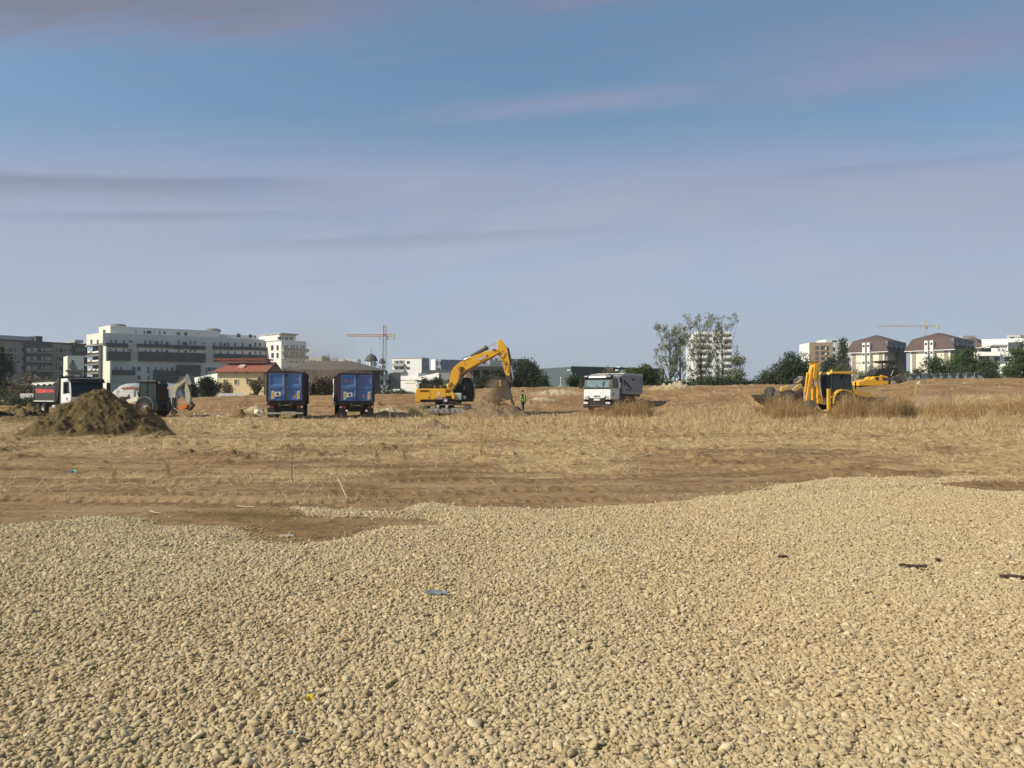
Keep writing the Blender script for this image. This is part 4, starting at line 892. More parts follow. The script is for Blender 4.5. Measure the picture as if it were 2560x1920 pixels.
def tree(name, label, px, top, base, d, wpx, kind='green', cat='tree', lobes=7, n=2600, size=0.26, trunk=0.35, style='round', seed=None, group=None, dens=1.15):
    seed = seed if seed is not None else int(px*7+d); g = random.Random(seed)
    s = d/FPX; x = (px-1280)*s; z0 = min(gz(x, d), EYE+(HOR-base)*s) ; zb = EYE+(HOR-base)*s; H = EYE+(HOR-top)*s-z0; Wd = wpx*s*(1.12 if style in ('round', 'bush') else 1.0)
    z0 -= 0.1
    r = empty(name, (x, d, z0), 0, label, cat, group)
    lo = max(0.0, zb-z0)
    tr = MB(); blobs = []
    if style == 'round':
        h0 = H*0.05+lo*0.3
        for i in range(lobes):
            a = g.uniform(0, 6.28); q = g.uniform(0.1, 0.78)*Wd/2; zz = g.uniform(0.28, 0.80)*H; k = math.sin(math.pi*min(1, zz/H))**0.6
            rr = Wd*g.uniform(0.16, 0.27); cx, cy = q*math.cos(a)*k, q*math.sin(a)*k*0.8
            blobs.append((cx, cy, zz, rr, rr, min(rr*1.0, H*0.3)))
            tr.tube([(0, 0, -0.2), (cx*0.3, cy*0.3, zz*0.45), (cx, cy, zz)], [trunk*0.4, trunk*0.25, 0.03], 5)
        blobs.append((0, 0, H*0.62, Wd*0.30, Wd*0.28, H*0.30)); blobs.append((0, 0, H*0.28, Wd*0.40, Wd*0.3, H*0.26))
        blobs.append((g.uniform(-.1, .1)*Wd, 0, H*0.84, Wd*0.14, Wd*0.14, H*0.15))
    elif style == 'bush':
        for i in range(lobes):
            q = g.uniform(-0.42, 0.42)*Wd; rr = g.uniform(0.14, 0.24)*Wd; hh = H*g.uniform(0.55, 0.98)*(1-1.1*(q/Wd)**2*1.6)
            blobs.append((q, g.uniform(-.15, .15)*Wd, hh*0.5, rr, rr, hh*0.5)); tr.tube([(q*0.4, 0, -0.2), (q, 0, hh*0.6)], [trunk*0.3, 0.03], 5)
    elif style == 'column':
        for i in range(lobes):
            t = (i+0.5)/lobes; rr = Wd*0.5*math.sin(math.pi*(0.12+0.82*t))**0.7*g.uniform(0.8, 1.05)
            blobs.append((g.uniform(-.08, .08)*Wd, g.uniform(-.08, .08)*Wd, H*t, rr, rr, H/lobes*0.9))
        tr.tube([(0, 0, -0.2), (0, 0, H*0.9)], [trunk, 0.05], 6)
    elif style == 'poplar':       # tall thin tree, sparse leaf tufts on upswept limbs
        tr.tube([(0, 0, -0.2), (Wd*0.02, 0, H*0.4), (-Wd*0.03, 0, H*0.93)], [trunk, trunk*0.7, 0.05], 7)
        for i in range(lobes*4):
            t = g.uniform(0.0, 0.82)**1.15; a = g.uniform(0, 6.28); L = Wd*g.uniform(0.22, 0.68)*(1.15-0.5*t)
            p0 = (0, 0, H*t); p1 = (math.cos(a)*L*0.55, math.sin(a)*L*0.55, H*t+L*0.9); p2 = (math.cos(a)*L, math.sin(a)*L, min(H*0.99, H*t+L*g.uniform(1.6, 2.4)))
            tr.tube([p0, p1, p2], [trunk*0.35*(1-t*0.6), trunk*0.2, 0.03], 5)
            for q, rr in ((0.5, 0.07), (0.8, 0.085), (1.0, 0.075)):
                c = Vector(p1).lerp(Vector(p2), q) if q > 0.5 else Vector(p1)
                if g.random() < 0.72: blobs.append((c.x, c.y, c.z, Wd*rr*g.uniform(.7, 1.5), Wd*rr, Wd*rr*g.uniform(1.0, 1.9)))
    tr.build('trunk', BARK, r, smooth=True)
    nn = int(n*dens*1.15)
    foliage(blobs, nn, size*max(1.0, d/150), LEAF[kind], 'crown', r, seed=seed, shell=0.15 if style == 'poplar' else 0.35)
    return r
T = tree
for px_, t_, w_, lb in ((712, 922, 70, 'dusty bush right behind the left blue truck cab'), (785, 934, 80, 'dusty bush half lost in brown dust between the blue trucks'), (832, 940, 60, 'low dusty bush left of the right blue truck')):
    T('bush', lb, px_, t_, 990, 112, w_, 'dusty', 'bush', 9, 2600, 0.15, style='bush')
# left, in front of the dark block
T('bush', 'dull brown-green bush clump in front of the dark grey block', 75, 925, 1000, 150, 150, 'dry', 'bush', 9, 3600, 0.22, style='bush')
T('tree', 'dusky tree cut by the left edge of the photo', -8, 850, 1000, 120, 60, 'dark', 'tree', 8, 2600, 0.22)
T('bush', 'low green bush left of the black tipper bed', 35, 985, 1012, 80, 90, 'green', 'bush', 8, 2600, 0.10, style='bush')
T('bush', 'low green bush directly behind the black tipper bed', 82, 990, 1012, 82, 60, 'green', 'bush', 6, 1800, 0.10, style='bush')
T('bush', 'dark green bush between the grey tractor and the yellow house', 520, 938, 994, 96, 62, 'dark', 'bush', 9, 4600, 0.11)
T('bush', 'dark green bush just behind the raised digger arm of the grey tractor', 478, 952, 994, 98, 50, 'dark', 'bush', 7, 2800, 0.11)
T('bush', 'brownish leafy shrub at the left corner of the yellow house', 568, 955, 990, 110, 34, 'dry', 'bush', 6, 1100, 0.12)
T('bush', 'thin pale shrub in front of the yellow wall', 641, 948, 990, 112, 34, 'dry', 'bush', 7, 750, 0.12, style='poplar')
T('bush', 'small dark round shrub beside the white site fence', 634, 981, 991, 97, 22, 'dark', 'bush', 4, 500, 0.08, style='bush')
T('tree', 'pale green tree above the long brown roof', 815, 886, 925, 240, 28, 'bright', 'tree', 6, 900, 0.26)
T('tree', 'second greyish tree above the long brown roof', 838, 893, 925, 250, 22, 'grey', 'tree', 5, 700, 0.26)
T('tree', 'green tree top behind the left blue container truck', 720, 910, 960, 170, 70, 'grey', 'tree', 6, 1800, 0.2)
for i, (x, w, t) in enumerate(((960, 60, 976), (1000, 60, 974), (1042, 60, 977), (905, 60, 977))):
    T('hedge', ['low green hedge stretch left of the excavator, middle', 'low green hedge stretch touching the excavator rear', 'low green hedge stretch behind the excavator house', 'low green hedge stretch behind the right blue truck'][i], x, t, 992, 118, w, 'green', 'hedge', 8, 1500, 0.12, style='bush', group='hedge stretches behind the excavator')
T('bush', 'leafy bush behind the excavator hood, left', 1060, 942, 985, 105, 34, 'dark', 'bush', 6, 1500, 0.12)
T('bush', 'rounder bush behind the excavator hood, right', 1094, 944, 985, 104, 44, 'dark', 'bush', 7, 1900, 0.12)
T('bush', 'grey-green bush behind the falling soil', 1215, 930, 978, 118, 90, 'dark', 'bush', 9, 3600, 0.14, style='bush')
T('bush', 'grey-green bush between excavator cab and arm', 1185, 945, 980, 112, 50, 'dark', 'bush', 6, 1900, 0.14, style='bush')
T('bush', 'grey-green bush under the boom bend', 1250, 918, 975, 128, 50, 'dark', 'bush', 6, 1900, 0.14)
T('tree', 'big round dark green tree right of the excavator arm', 1322, 900, 970, 125, 100, 'dark', 'tree', 12, 7600, 0.15)
T('bush', 'lower dark bush right of the big round tree', 1358, 935, 970, 122, 44, 'dark', 'bush', 6, 2200, 0.14)
T('bush', 'left foot bush of the big round tree', 1287, 930, 972, 120, 46, 'dark', 'bush', 7, 2200, 0.14)
T('bush', 'round green bush between warehouse lamp and white truck cab', 1434, 935, 968, 120, 46, 'green', 'bush', 8, 2600, 0.13)
T('bush', 'thin brown bush in front of the warehouse behind the truck cab', 1520, 914, 968, 140, 42, 'dry', 'bush', 7, 900, 0.15)
T('tree', 'bright green bushy tree rising behind the grey tipper bed', 1606, 912, 972, 105, 72, 'green', 'tree', 10, 5200, 0.13)
T('tree', 'lighter green tree left behind the grey tipper bed', 1572, 918, 968, 112, 40, 'bright', 'tree', 6, 1800, 0.13)
T('poplar_tree', 'tall sparse grey-green poplar, leftmost of the tall group', 1675, 812, 962, 175, 66, 'poplar', 'tree', 12, 3300, 0.17, style='poplar', trunk=0.3)
T('poplar_tree', 'thin nearly bare poplar right beside the leftmost tall one', 1700, 800, 962, 176, 34, 'poplar', 'tree', 8, 900, 0.15, style='poplar', trunk=0.26)
T('poplar_tree', 'tall poplar with airy crown over the left part of the tower block', 1752, 786, 962, 180, 80, 'poplar', 'tree', 14, 2300, 0.17, style='poplar', trunk=0.22)
T('poplar_tree', 'tall poplar with narrow top over the right part of the tower block', 1806, 786, 962, 182, 72, 'poplar', 'tree', 13, 1900, 0.17, style='poplar', trunk=0.22)
T('tree', 'grey-green tree at the right foot of the tower block', 1845, 878, 962, 170, 50, 'grey', 'tree', 8, 2400, 0.17)
for i, (x, t, w, k) in enumerate(((1652, 935, 60, 'green'), (1690, 945, 50, 'green'), (1770, 922, 100, 'green'), (1740, 935, 70, 'dark'), (1835, 925, 80, 'dark'), (1815, 938, 60, 'green'), (1892, 942, 50, 'dark'), (1870, 945, 40, 'dark'))):
    T('bush', ['dense bush at the foot of the leftmost poplar', 'low bush at the foot of the thin bare poplar', 'broad bush before the middle of the tower block', 'bush before the white left end of the tower block', 'dark bush before the right foot of the tower block', 'small bush between the two broad ones under the tower block', 'small dark bush in the gap right of the tower block', 'lowest dark bush in the gap right of the tower block'][i], x, t, 963, 150, w, k, 'bush', 8, 2600, 0.16, style='bush')
T('tree', 'big dark tree left of the yellow digger boom with a ragged top', 1975, 875, 963, 110, 90, 'dark', 'tree', 11, 6400, 0.13)
T('bush', 'dark bush sloping down left of the big dark tree', 1935, 905, 963, 112, 80, 'dark', 'bush', 9, 3600, 0.13)
T('bush', 'right shoulder bush of the big dark tree behind the boom', 2010, 900, 962, 114, 60, 'dark', 'bush', 8, 3200, 0.13)
T('cypress_tree', 'tall narrow dark tree left of the nearest brown mansard roof', 2109, 848, 945, 190, 36, 'dark', 'tree', 9, 4200, 0.19, style='column')
T('tree', 'green tree below the tan block left of the narrow dark one', 2075, 888, 945, 170, 60, 'dark', 'tree', 8, 2800, 0.19)
T('bush', 'light green bush behind the yellow cab roof', 2100, 906, 945, 140, 56, 'green', 'bush', 8, 2200, 0.15)
T('bush', 'dusty grey-green bush before the nearest cream gable, left half', 2165, 912, 960, 120, 84, 'grey', 'bush', 9, 4000, 0.14, style='bush')
T('bush', 'dusty grey-green bush before the nearest cream gable, right half', 2202, 900, 960, 124, 76, 'grey', 'bush', 9, 4000, 0.14, style='bush')
T('bush', 'small dark bush below the second cream gable', 2292, 917, 945, 150, 40, 'dark', 'bush', 6, 1700, 0.15)
T('bush', 'dark bush right behind the roller', 2262, 922, 950, 145, 50, 'dark', 'bush', 6, 1700, 0.15)
T('tree', 'round green tree before the second mansard house, left', 2345, 884, 938, 150, 74, 'green', 'tree', 11, 5200, 0.15)
T('tree', 'round green tree before the second mansard house, middle', 2386, 876, 938, 155, 50, 'bright', 'tree', 8, 3200, 0.15)
T('tree', 'taller green tree left of the white villa', 2428, 862, 938, 160, 70, 'green', 'tree', 11, 5200, 0.16)
T('tree', 'round dark tree in front of the villa balcony', 2470, 894, 938, 140, 74, 'green', 'tree', 9, 4200, 0.15)
T('bush', 'dark bush cutting across the film covered fence', 2478, 922, 950, 118, 46, 'dark', 'bush', 7, 2600, 0.12)
T('tree', 'large dark green tree at the right edge of the photo', 2562, 838, 948, 122, 96, 'green', 'tree', 13, 8200, 0.14)
T('bush', 'bush under the large tree at the right edge', 2535, 905, 948, 120, 60, 'green', 'bush', 7, 3000, 0.13)
# far green belt on the horizon, reads as one mass
def belt():
    g = np.random.default_rng(5); bl = []
    for a in np.linspace(-0.75, 0.75, 170):
        d = 330+40*math.sin(a*37); bl.append((math.tan(a)*d+g.normal()*3, d, 3.5+g.random()*1.5, 7, 6, 3.5+g.random()*2.5))
    o = foliage(bl, 26000, 0.6, LEAF['dark'], 'distant_trees', None, seed=3); tag(o, kind='stuff')
belt()

# ---------------------------------------------------------------- walls, fences, lamps along the far side
def fences():
    FL = mat('film_grey_green', (0.20, 0.24, 0.23), 0.35, var=0.35, scale=1.4, bump=0.4, bscale=3); PST = mat('fence_post', (0.25, 0.26, 0.25))
    A, B = at(2262, 953, 112), at(2500, 949, 120); r = empty('site_fence', (A.x, A.y, A.z-0.4), 0, 'long low fence wrapped in wrinkled grey-green plastic film', 'fence')
    n = 34; m = MB(); V = []
    for i in range(n+1):
        t = i/n; p = A.lerp(B, t)-A; w = 0.18*math.sin(i*2.3)+0.1*math.sin(i*5.1); V.append((p.x, p.y+w, p.z+0.2, 1.35+0.07*math.sin(i*1.7)))
    vs = []; fs = []
    for (x, y, z, h) in V:
        for k, (dy, dz) in enumerate(((0, 0), (-0.15, h*0.35), (0.12, h*0.7), (-0.05, h), (0.25, h), (0.3, 0))): vs.append((x, y+dy, z+dz))
    for i in range(n):
        for k in range(5): fs.append((i*6+k, i*6+k+1, i*6+6+k+1, i*6+6+k))
    m.add(vs, fs); m.build('film', FL, r)
    m = MB()
    for i in range(0, n+1, 3): m = MB(); x, y, z, h = V[i]; m.tube([(x, y-0.22, z-0.6), (x, y-0.22, z+h+0.1)], 0.05, 6); m.build('post', PST, r)
    # white board wall by the yellow house
    A, B = at(546, 992, 92), at(607, 990, 92); r = empty('board_wall', (A.x, A.y, A.z-0.5), 0, 'low white board wall of four panels on top of the earth bank', 'wall')
    for k in range(4):
        p, q = (B.x-A.x)*k/4, (B.x-A.x)*(k+1)/4-0.04; MB().box(p, q, 0, 0.08, 0, 0.5+(HOR-0, 0)[1]+0.42+0.02*k).build('panel', mat('white_board', (0.66, 0.66, 0.64), 0.6), r)
    A = at(450, 985, 100); r = empty('board_wall', (A.x, A.y, A.z-1.2), 0, 'small grey board wall below the dark green bush', 'wall'); MB().box(0, 3.4, 0, 0.1, 0, 1.3).build('panel', MGREY, r)
    A = at(50, 1001, 90); r = empty('board_wall', (A.x, A.y, A.z-0.4), 0, 'low white wall behind the green bush at the left edge', 'wall'); MB().box(0, 1.75, 0, 0.3, 0, 1.25).build('panel', mat('white_board', (0.66, 0.66, 0.64)), r)
    # pole stubs
    for i, (px, top, base, d, lab) in enumerate(((1425, 926, 968, 150, 'street lamp with a small white head left of the white truck cab'), (1545, 926, 968, 150, 'street lamp with a small white head above the truck cab roof'))):
        p = at(px, base, d); s_ = d/FPX; h = (base-top)*s_; r = empty('street_lamp', p, 0, lab, 'street lamp', 'street lamps in front of the warehouse')
        MB().tube([(0.35, 0, -1), (0.35, 0, h-0.3), (0.1, 0, h)], [0.07, 0.06, 0.05], 6).build('pole', MET_L, r)
        MB().lathe((-0.15, 0, h), (1, 0, 0.1), [(0, -0.45), (0.16, -0.35), (0.2, 0), (0.12, 0.3), (0, 0.35)], 10).build('lamp_head', WHITE, r)
    p = at(1552, 966, 150); r = empty('info_sign', p, 0, 'pale green box sign on a post above the tipper bed', 'sign')
    MB().tube([(0.5, 0, -1), (0.5, 0, 2.4)], 0.06, 6).build('post', MET_L, r); MB().box(0, 1.0, -0.1, 0.1, 2.2, 3.4).build('sign_board', mat('pale_green', (0.22, 0.40, 0.27)), r)
    p = at(1402, 968, 110); r = empty('marker_post', p, 0, 'thin white marker post with two bands before the warehouse', 'post')
    MB().tube([(0, 0, -0.5), (0, 0, 1.55)], 0.06, 8).build('post', WHITE, r)
    for k in (0.7, 1.05): MB().tube([(0, 0, k), (0, 0, k+0.1)], 0.066, 8).build('band', DGREY, r)
    MB().box(-0.35, 0.35, -0.1, 0.1, 0.0, 0.35).build('base_box', LGREY, r)
    # air hall, blue tarpaulin hall
    p = at(262, 1003, 95); s_ = 95/FPX
    def hall(name, lab, x0, x1, top, base, d, m, depth, cat, sharp=0.0):
        a = at(x0, base, d); b_ = at(x1, base, d); L = b_.x-a.x; h = (base-top)/FPX*d; r = empty(name, a, 0, lab, cat)
        prof = []
        for k in range(17):
            t = math.pi*k/16; prof.append((L/2-L/2*math.cos(t), h*(math.sin(t)**(0.75))))
        mb = MB(); n = 9; vs = []; fs = []
        for j in range(n):
            q = j/(n-1); sc = math.sqrt(max(0.02, 1-(1-min(1, q*3))**2*0.9)); 
            for (x, z) in prof: vs.append(((x-L/2)*(0.6+0.4*sc)+L/2, q*depth, z*sc))
        for j in range(n-1):
            for k in range(16): fs.append((j*17+k, j*17+k+1, (j+1)*17+k+1, (j+1)*17+k))
        fs.append(tuple(range(17)))
        mb.add(vs, fs); o = mb.build('membrane', m, r, smooth=True)
        for q in (0.3, 0.62):
            t = math.pi*q; x, z = L/2-L/2*math.cos(t), h*math.sin(t)**0.75
            MB().tube([((x-L/2)*0.75+L/2, -0.02, z*0.75), (x*1.0, depth*0.35, z*1.0+0.03), (x, depth*0.9, z+0.03)], 0.03, 4).build('seam', LGREY, r)
        return r
    hall('air_dome', 'pale grey inflated dome hall behind the grey tractor', 262, 350, 957, 1005, 118, mat('grey_membrane', (0.42, 0.415, 0.40), 0.6), 9, 'dome')
    hall('tarpaulin_hall', 'long low hall under blue tarpaulin beside the grey dome', 310, 455, 957, 1005, 128, mat('blue_tarpaulin', (0.20, 0.29, 0.42), 0.6), 10, 'hall')
    # white box lorry and its cab behind the tractor
    F = Frame((at(280, 1000, 82).x, 82, gz(at(280, 1000, 82).x, 82)), 0.0)
    r = empty('box_lorry', F.o, 0, 'white lorry with a tapered white body and faded red roof hatch behind the tractor', 'lorry')
    WB = mat('lorry_white', (0.76, 0.74, 0.70), 0.5)
    def pp(nm, pts, y0, y1, m): MB().prism([F.front(*p) for p in pts], y0, y1, 'y').build(nm, m, r)
    pp('body', [(306, 975), (334, 974), (334, 995), (302, 995)], 0, 2.3, WB)
    pp('hopper', [(284, 974), (301, 970), (306, 975), (299, 996), (290, 988)], 0.2, 2.0, WB)
    pp('roof_hatch', [(302, 969), (325, 967), (336, 972), (334, 973.8), (308, 973.8)], 0.1, 2.2, mat('rust_red', (0.33, 0.15, 0.10)))
    pp('cab', [(340, 979), (358, 978), (362, 985), (362, 996), (340, 996)], 0, 2.3, WB)
    pp('window', [(343, 980), (348, 980), (348, 988), (344, 988)], -0.04, 0.02, GLASS); pp('windscreen', [(350, 980), (358, 979.5), (361, 987), (352, 989)], -0.04, 0.02, GLASS)
    pp('chassis', [(298, 995), (362, 996), (362, 999), (298, 999)], 0.2, 2.1, DGREY)
    for x in (308, 318, 350):
        c = F.front(x, 1000); MB().lathe((c[0], 0, c[1]), (0, 1, 0), [(0, -0.02), (0.3, -0.02), (0.5, 0.02), (0.52, 0.3), (0.5, 0.35), (0, 0.35)], 20).build('wheel', mat('tyre', (0.035, 0.034, 0.032), 0.9), r)
    label_text('P', 0.42, mat('faded_grey_paint', (0.33, 0.30, 0.26)), r, (F.front(293, 980)[0], 0.17, F.front(293, 980)[1]), (math.pi/2, 0.3, 0), 'lettering')
fences()
# ---------------------------------------------------------------- vehicles
TYRE = mat('tyre', (0.035, 0.034, 0.032), 0.9, dirt=(0.22, 0.17, 0.11), dirt_amt=0.5)
RIM = mat('dusty_rim', (0.42, 0.40, 0.35), 0.6)
BLACK = mat('black_paint', (0.018, 0.018, 0.018), 0.45, dirt=(0.12, 0.095, 0.06), dirt_amt=0.25)
CHAS = mat('chassis_dark', (0.03, 0.028, 0.026), 0.8, dirt=(0.14, 0.11, 0.07), dirt_amt=0.5)
CABW = mat('cab_white', (0.78, 0.78, 0.77), 0.3, var=0.03, spec=0.5, dirt=(0.45, 0.38, 0.28), dirt_amt=0.12)
BLUE = mat('container_blue', (0.055, 0.18, 0.46), 0.5, var=0.15, dirt=(0.22, 0.22, 0.30), dirt_amt=0.5, scale=1.5)
BLUED = mat('container_frame_purple', (0.055, 0.030, 0.042), 0.7, var=0.25, dirt=(0.10, 0.09, 0.13), dirt_amt=0.5, scale=1.5)
YEL = mat('machine_yellow', (0.80, 0.40, 0.014), 0.42, var=0.05, spec=0.4, dirt=(0.52, 0.36, 0.13), dirt_amt=0.3, scale=1.2)
YELD = mat('dusty_yellow', (0.55, 0.40, 0.08), 0.7, var=0.1, dirt=(0.42, 0.32, 0.17), dirt_amt=0.7, scale=2)
PLATE = mat('white_plate', (0.72, 0.70, 0.64), 0.6); REFL = mat('reflector_yellow', (0.75, 0.47, 0.03), 0.4); INK = mat('ink_black', (0.02, 0.02, 0.02), 0.6)
TAILR = mat('tail_red', (0.28, 0.045, 0.035), 0.35); LAMP = mat('lamp_glass', (0.75, 0.75, 0.72), 0.15, spec=0.7); ORANGE = mat('orange_paint', (0.55, 0.14, 0.03), 0.5, dirt=(0.4, 0.25, 0.15), dirt_amt=0.3)
WINDG = mat('cab_glass_dark', (0.008, 0.013, 0.014), 0.2, var=0.1, spec=0.35); WINDL = mat('cab_glass_pale', (0.14, 0.21, 0.22), 0.12, var=0.2, spec=0.7)
TUBM = mat('tipper_grey', (0.26, 0.275, 0.285), 0.5, dirt=(0.32, 0.28, 0.22), dirt_amt=0.4); CREAMB = mat('dusty_cream_arm', (0.40, 0.38, 0.30), 0.6, dirt=(0.24, 0.21, 0.15), dirt_amt=0.6)
CREAMW = mat('cream_white_paint', (0.74, 0.70, 0.56), 0.4); STEEL = mat('chrome_rod', (0.75, 0.75, 0.75), 0.25, 0.9); DSTEEL = mat('dark_steel', (0.06, 0.055, 0.05), 0.6, dirt=(0.2, 0.15, 0.1), dirt_amt=0.5)
HEAVY = mat('machine_frame_black', (0.02, 0.022, 0.022), 0.5, dirt=(0.09, 0.08, 0.06), dirt_amt=0.3)
def wheel(parent, c, r, w, rim=0.55, axis=(1, 0, 0), m_rim=None, sub=True, lugs=0):
    """c = outer face centre, axis points outward"""
    ax = Vector(axis)
    prof = [(r*rim, 0.0), (r*0.92, 0.0), (r, -w*0.18), (r, -w*0.82), (r*0.92, -w), (0.05, -w)]
    m = MB().lathe(c, ax, prof, 32)
    if lugs:
        u = Vector((0, 1, 0)); v = Vector((0, 0, 1))
        for k in range(lugs):
            a = 2*math.pi*k/lugs; d = u*math.cos(a)+v*math.sin(a); t = -u*math.sin(a)+v*math.cos(a); cc = Vector(c)
            for h0, h1, sh in ((0.0, -w*0.48, 0.12), (-w*0.52, -w, -0.12)):
                p = [cc+d*r*0.97+ax*h0-t*0.05, cc+d*r*0.97+ax*h0+t*0.05, cc+d*r*0.97+ax*h1+t*(0.05+sh), cc+d*r*0.97+ax*h1+t*(-0.05+sh)]
                m.add(p+[q+d*0.06 for q in p], [(0, 1, 2, 3), (4, 7, 6, 5), (0, 4, 5, 1), (1, 5, 6, 2), (2, 6, 7, 3), (3, 7, 4, 0)])
    o = m.build('wheel', TYRE, parent)
    m = MB().lathe(c, ax, [(r*rim*1.02, -0.01), (r*rim*0.95, -0.03), (r*rim*0.8, -w*0.3), (r*rim*0.35, -w*0.32), (r*rim*0.33, -0.02), (r*rim*0.2, 0.0), (0.01, 0.0)], 24); m.build('rim', m_rim or RIM, o)
    return o
def mirror(parent, x, y, z, s=1):
    m = MB().tube([(x, y, z+0.35), (x+s*0.32, y+0.05, z+0.42), (x+s*0.36, y+0.05, z-0.55), (x, y, z-0.5)], 0.03, 5)
    m.box(min(x+s*0.22, x+s*0.5), max(x+s*0.22, x+s*0.5), y-0.02, y+0.14, z-0.55, z+0.30); return m.build('mirror', BLACK, parent, bev=0.02)

def blue_truck(px_l, d, th_deg, label, logo, heap):
    """seen from behind; local +y is the driving direction, origin under the middle of the rear doors"""
    th = R(th_deg); z = float(ground_z(np.array([(px_l+45-1280)/FPX*d]), np.array([d]))[0])
    c0 = Vector(((px_l-1280)/FPX*d, d, z)); ctr = c0+Vector((math.cos(th), math.sin(th), 0))*1.28
    r = empty('container_truck', ctr, th, label, 'truck')
    W2 = 1.28; z0, z1 = 1.25, 3.38
    # body shell (open box with ribs)
    m = MB().box(-W2, -W2+0.06, 0.12, 6.4, z0, z1); m.box(W2-0.06, W2, 0.12, 6.4, z0, z1); m.box(-W2+0.06, W2-0.06, 0.12, 6.4, z0, z0+0.1); m.box(-W2+0.06, W2-0.06, 6.3, 6.4, z0+0.1, z1+0.02)
    for k in range(7):
        for s in (-1, 1):
            x = s*W2; m.box(min(x, x+s*0.08), max(x, x+s*0.08), 0.3+k*0.95, 0.42+k*0.95, z0, z1)
    for s in (-1, 1): x = s*W2; m.box(min(x, x+s*0.1), max(x, x+s*0.1), 0.12, 6.4, z1-0.12, z1+0.02)
    m.build('container_body', BLUED, r)
    m = MB()   # rear door frame
    m.box(-W2, -W2+0.13, -0.06, 0.115, z0-0.02, z1+0.02); m.box(W2-0.13, W2, -0.06, 0.115, z0-0.02, z1+0.02); m.box(-W2+0.13, W2-0.13, -0.06, 0.115, z0-0.02, z0+0.07); m.box(-W2+0.13, W2-0.13, -0.06, 0.115, z1-0.10, z1+0.02)
    m.build('door_frame', BLUED, r)
    ph = [(z0+0.17, z0+0.96), (z0+1.14, z1-0.17)]
    for s in (-1, 1):
        x0, x1 = (-W2+0.14, -0.03) if s < 0 else (0.03, W2-0.14)
        m = MB(); y = -0.11; dp = 0.042; bev = 0.12
        xs = (x0, x0+0.10, x1-0.10, x1); zs = (z0+0.08, ph[0][0], ph[0][1], ph[1][0], ph[1][1], z1-0.11)
        def q(a, b, c, dd): m.add([(a, y, b), (c, y, b), (c, y, dd), (a, y, dd)], [(0, 1, 2, 3)])
        q(xs[0], zs[0], xs[1], zs[5]); q(xs[2], zs[0], xs[3], zs[5]); q(xs[1], zs[0], xs[2], zs[1]); q(xs[1], zs[2], xs[2], zs[3]); q(xs[1], zs[4], xs[2], zs[5])
        for (a, b) in ph:
            o_ = [(xs[1], y, a), (xs[2], y, a), (xs[2], y, b), (xs[1], y, b)]; i_ = [(xs[1]+0.015, y+dp, a+bev), (xs[2]-bev*0.7, y+dp, a+bev), (xs[2]-bev*0.7, y+dp, b-0.03), (xs[1]+0.015, y+dp, b-0.03)]
            m.add(o_+i_, [(0, 1, 5, 4), (1, 2, 6, 5), (2, 3, 7, 6), (3, 0, 4, 7), (4, 5, 6, 7)])
        m.add([(x0, y, zs[0]), (x0, 0.1, zs[0]), (x0, 0.1, zs[5]), (x0, y, zs[5])], [(0, 1, 2, 3)]); m.add([(x1, y, zs[0]), (x1, 0.1, zs[0]), (x1, 0.1, zs[5]), (x1, y, zs[5])], [(0, 1, 2, 3)])
        m.add([(x0, y, zs[5]), (x1, y, zs[5]), (x1, 0.1, zs[5]), (x0, 0.1, zs[5])], [(0, 1, 2, 3)]); m.add([(x0, 0.09, zs[0]), (x1, 0.09, zs[0]), (x1, 0.09, zs[5]), (x0, 0.09, zs[5])], [(0, 1, 2, 3)])
        m2 = m
        me = bpy.data.meshes.new('door'); me.from_pydata(m2.v, [], m2.f); me.materials.append(BLUE); dr = bpy.data.objects.new('door', me); COL.objects.link(dr); dr.parent = r
        xr = x0+0.17 if s < 0 else x1-0.33
        MB().box(xr, xr+0.2, -0.125, -0.06, z0+0.18, z0+0.76).build('reflector_plate', PLATE, dr); MB().box(xr+0.045, xr+0.155, -0.131, -0.12, z0+0.29, z0+0.65).build('reflector', REFL, dr)
    MB().box(-0.035, 0.035, -0.14, -0.02, z0-0.05, z1+0.05).build('door_seam_bar', BLUED, r)
    m = MB().tube([(0.09, -0.14, z0), (0.09, -0.14, z1-0.05)], 0.022, 6); m.box(-0.16, 0.16, -0.2, -0.1, z1-0.17, z1-0.06); m.box(0.06, 0.12, -0.2, -0.1, z0+0.1, z0+0.2); m.build('lock_bar', DSTEEL, r)
    m = MB().add([(-0.75, -0.14, z0+0.34), (-0.33, -0.17, z0+0.37), (-0.33, -0.17, z0+0.70), (-0.75, -0.14, z0+0.69)]+[(-0.75, -0.12, z0+0.34), (-0.33, -0.15, z0+0.37), (-0.33, -0.15, z0+0.70), (-0.75, -0.12, z0+0.69)], [(0, 1, 2, 3), (7, 6, 5, 4), (0, 4, 5, 1), (1, 5, 6, 2), (2, 6, 7, 3), (3, 7, 4, 0)])
    pl = m.build('letter_plate', PLATE, r); label_text('A', 0.32, INK, pl, (-0.54, -0.165, z0+0.525), (math.pi/2, 0, 0), 'letter', bold=0.014)
    if logo:
        MB().lathe((-0.70, -0.085, z0+1.55), (0, 1, 0), [(0, 0), (0.11, 0), (0.11, 0.02), (0, 0.02)], 16).build('emblem', mat('emblem_red', (0.36, 0.09, 0.06)), r)
        MB().lathe((-0.78, -0.08, z0+1.56), (0, 1, 0), [(0, 0), (0.10, 0), (0.10, 0.02), (0, 0.02)], 16).build('emblem', mat('emblem_grey', (0.35, 0.33, 0.32)), r)
        label_text('sai', 0.17, mat('pale_blue_paint', (0.25, 0.32, 0.42)), r, (-0.42, -0.085, z0+1.60), (math.pi/2, 0, 0)); label_text('TRANS', 0.15, mat('faded_red_paint', (0.36, 0.10, 0.10)), r, (0.52, -0.085, z0+1.60), (math.pi/2, 0, 0))
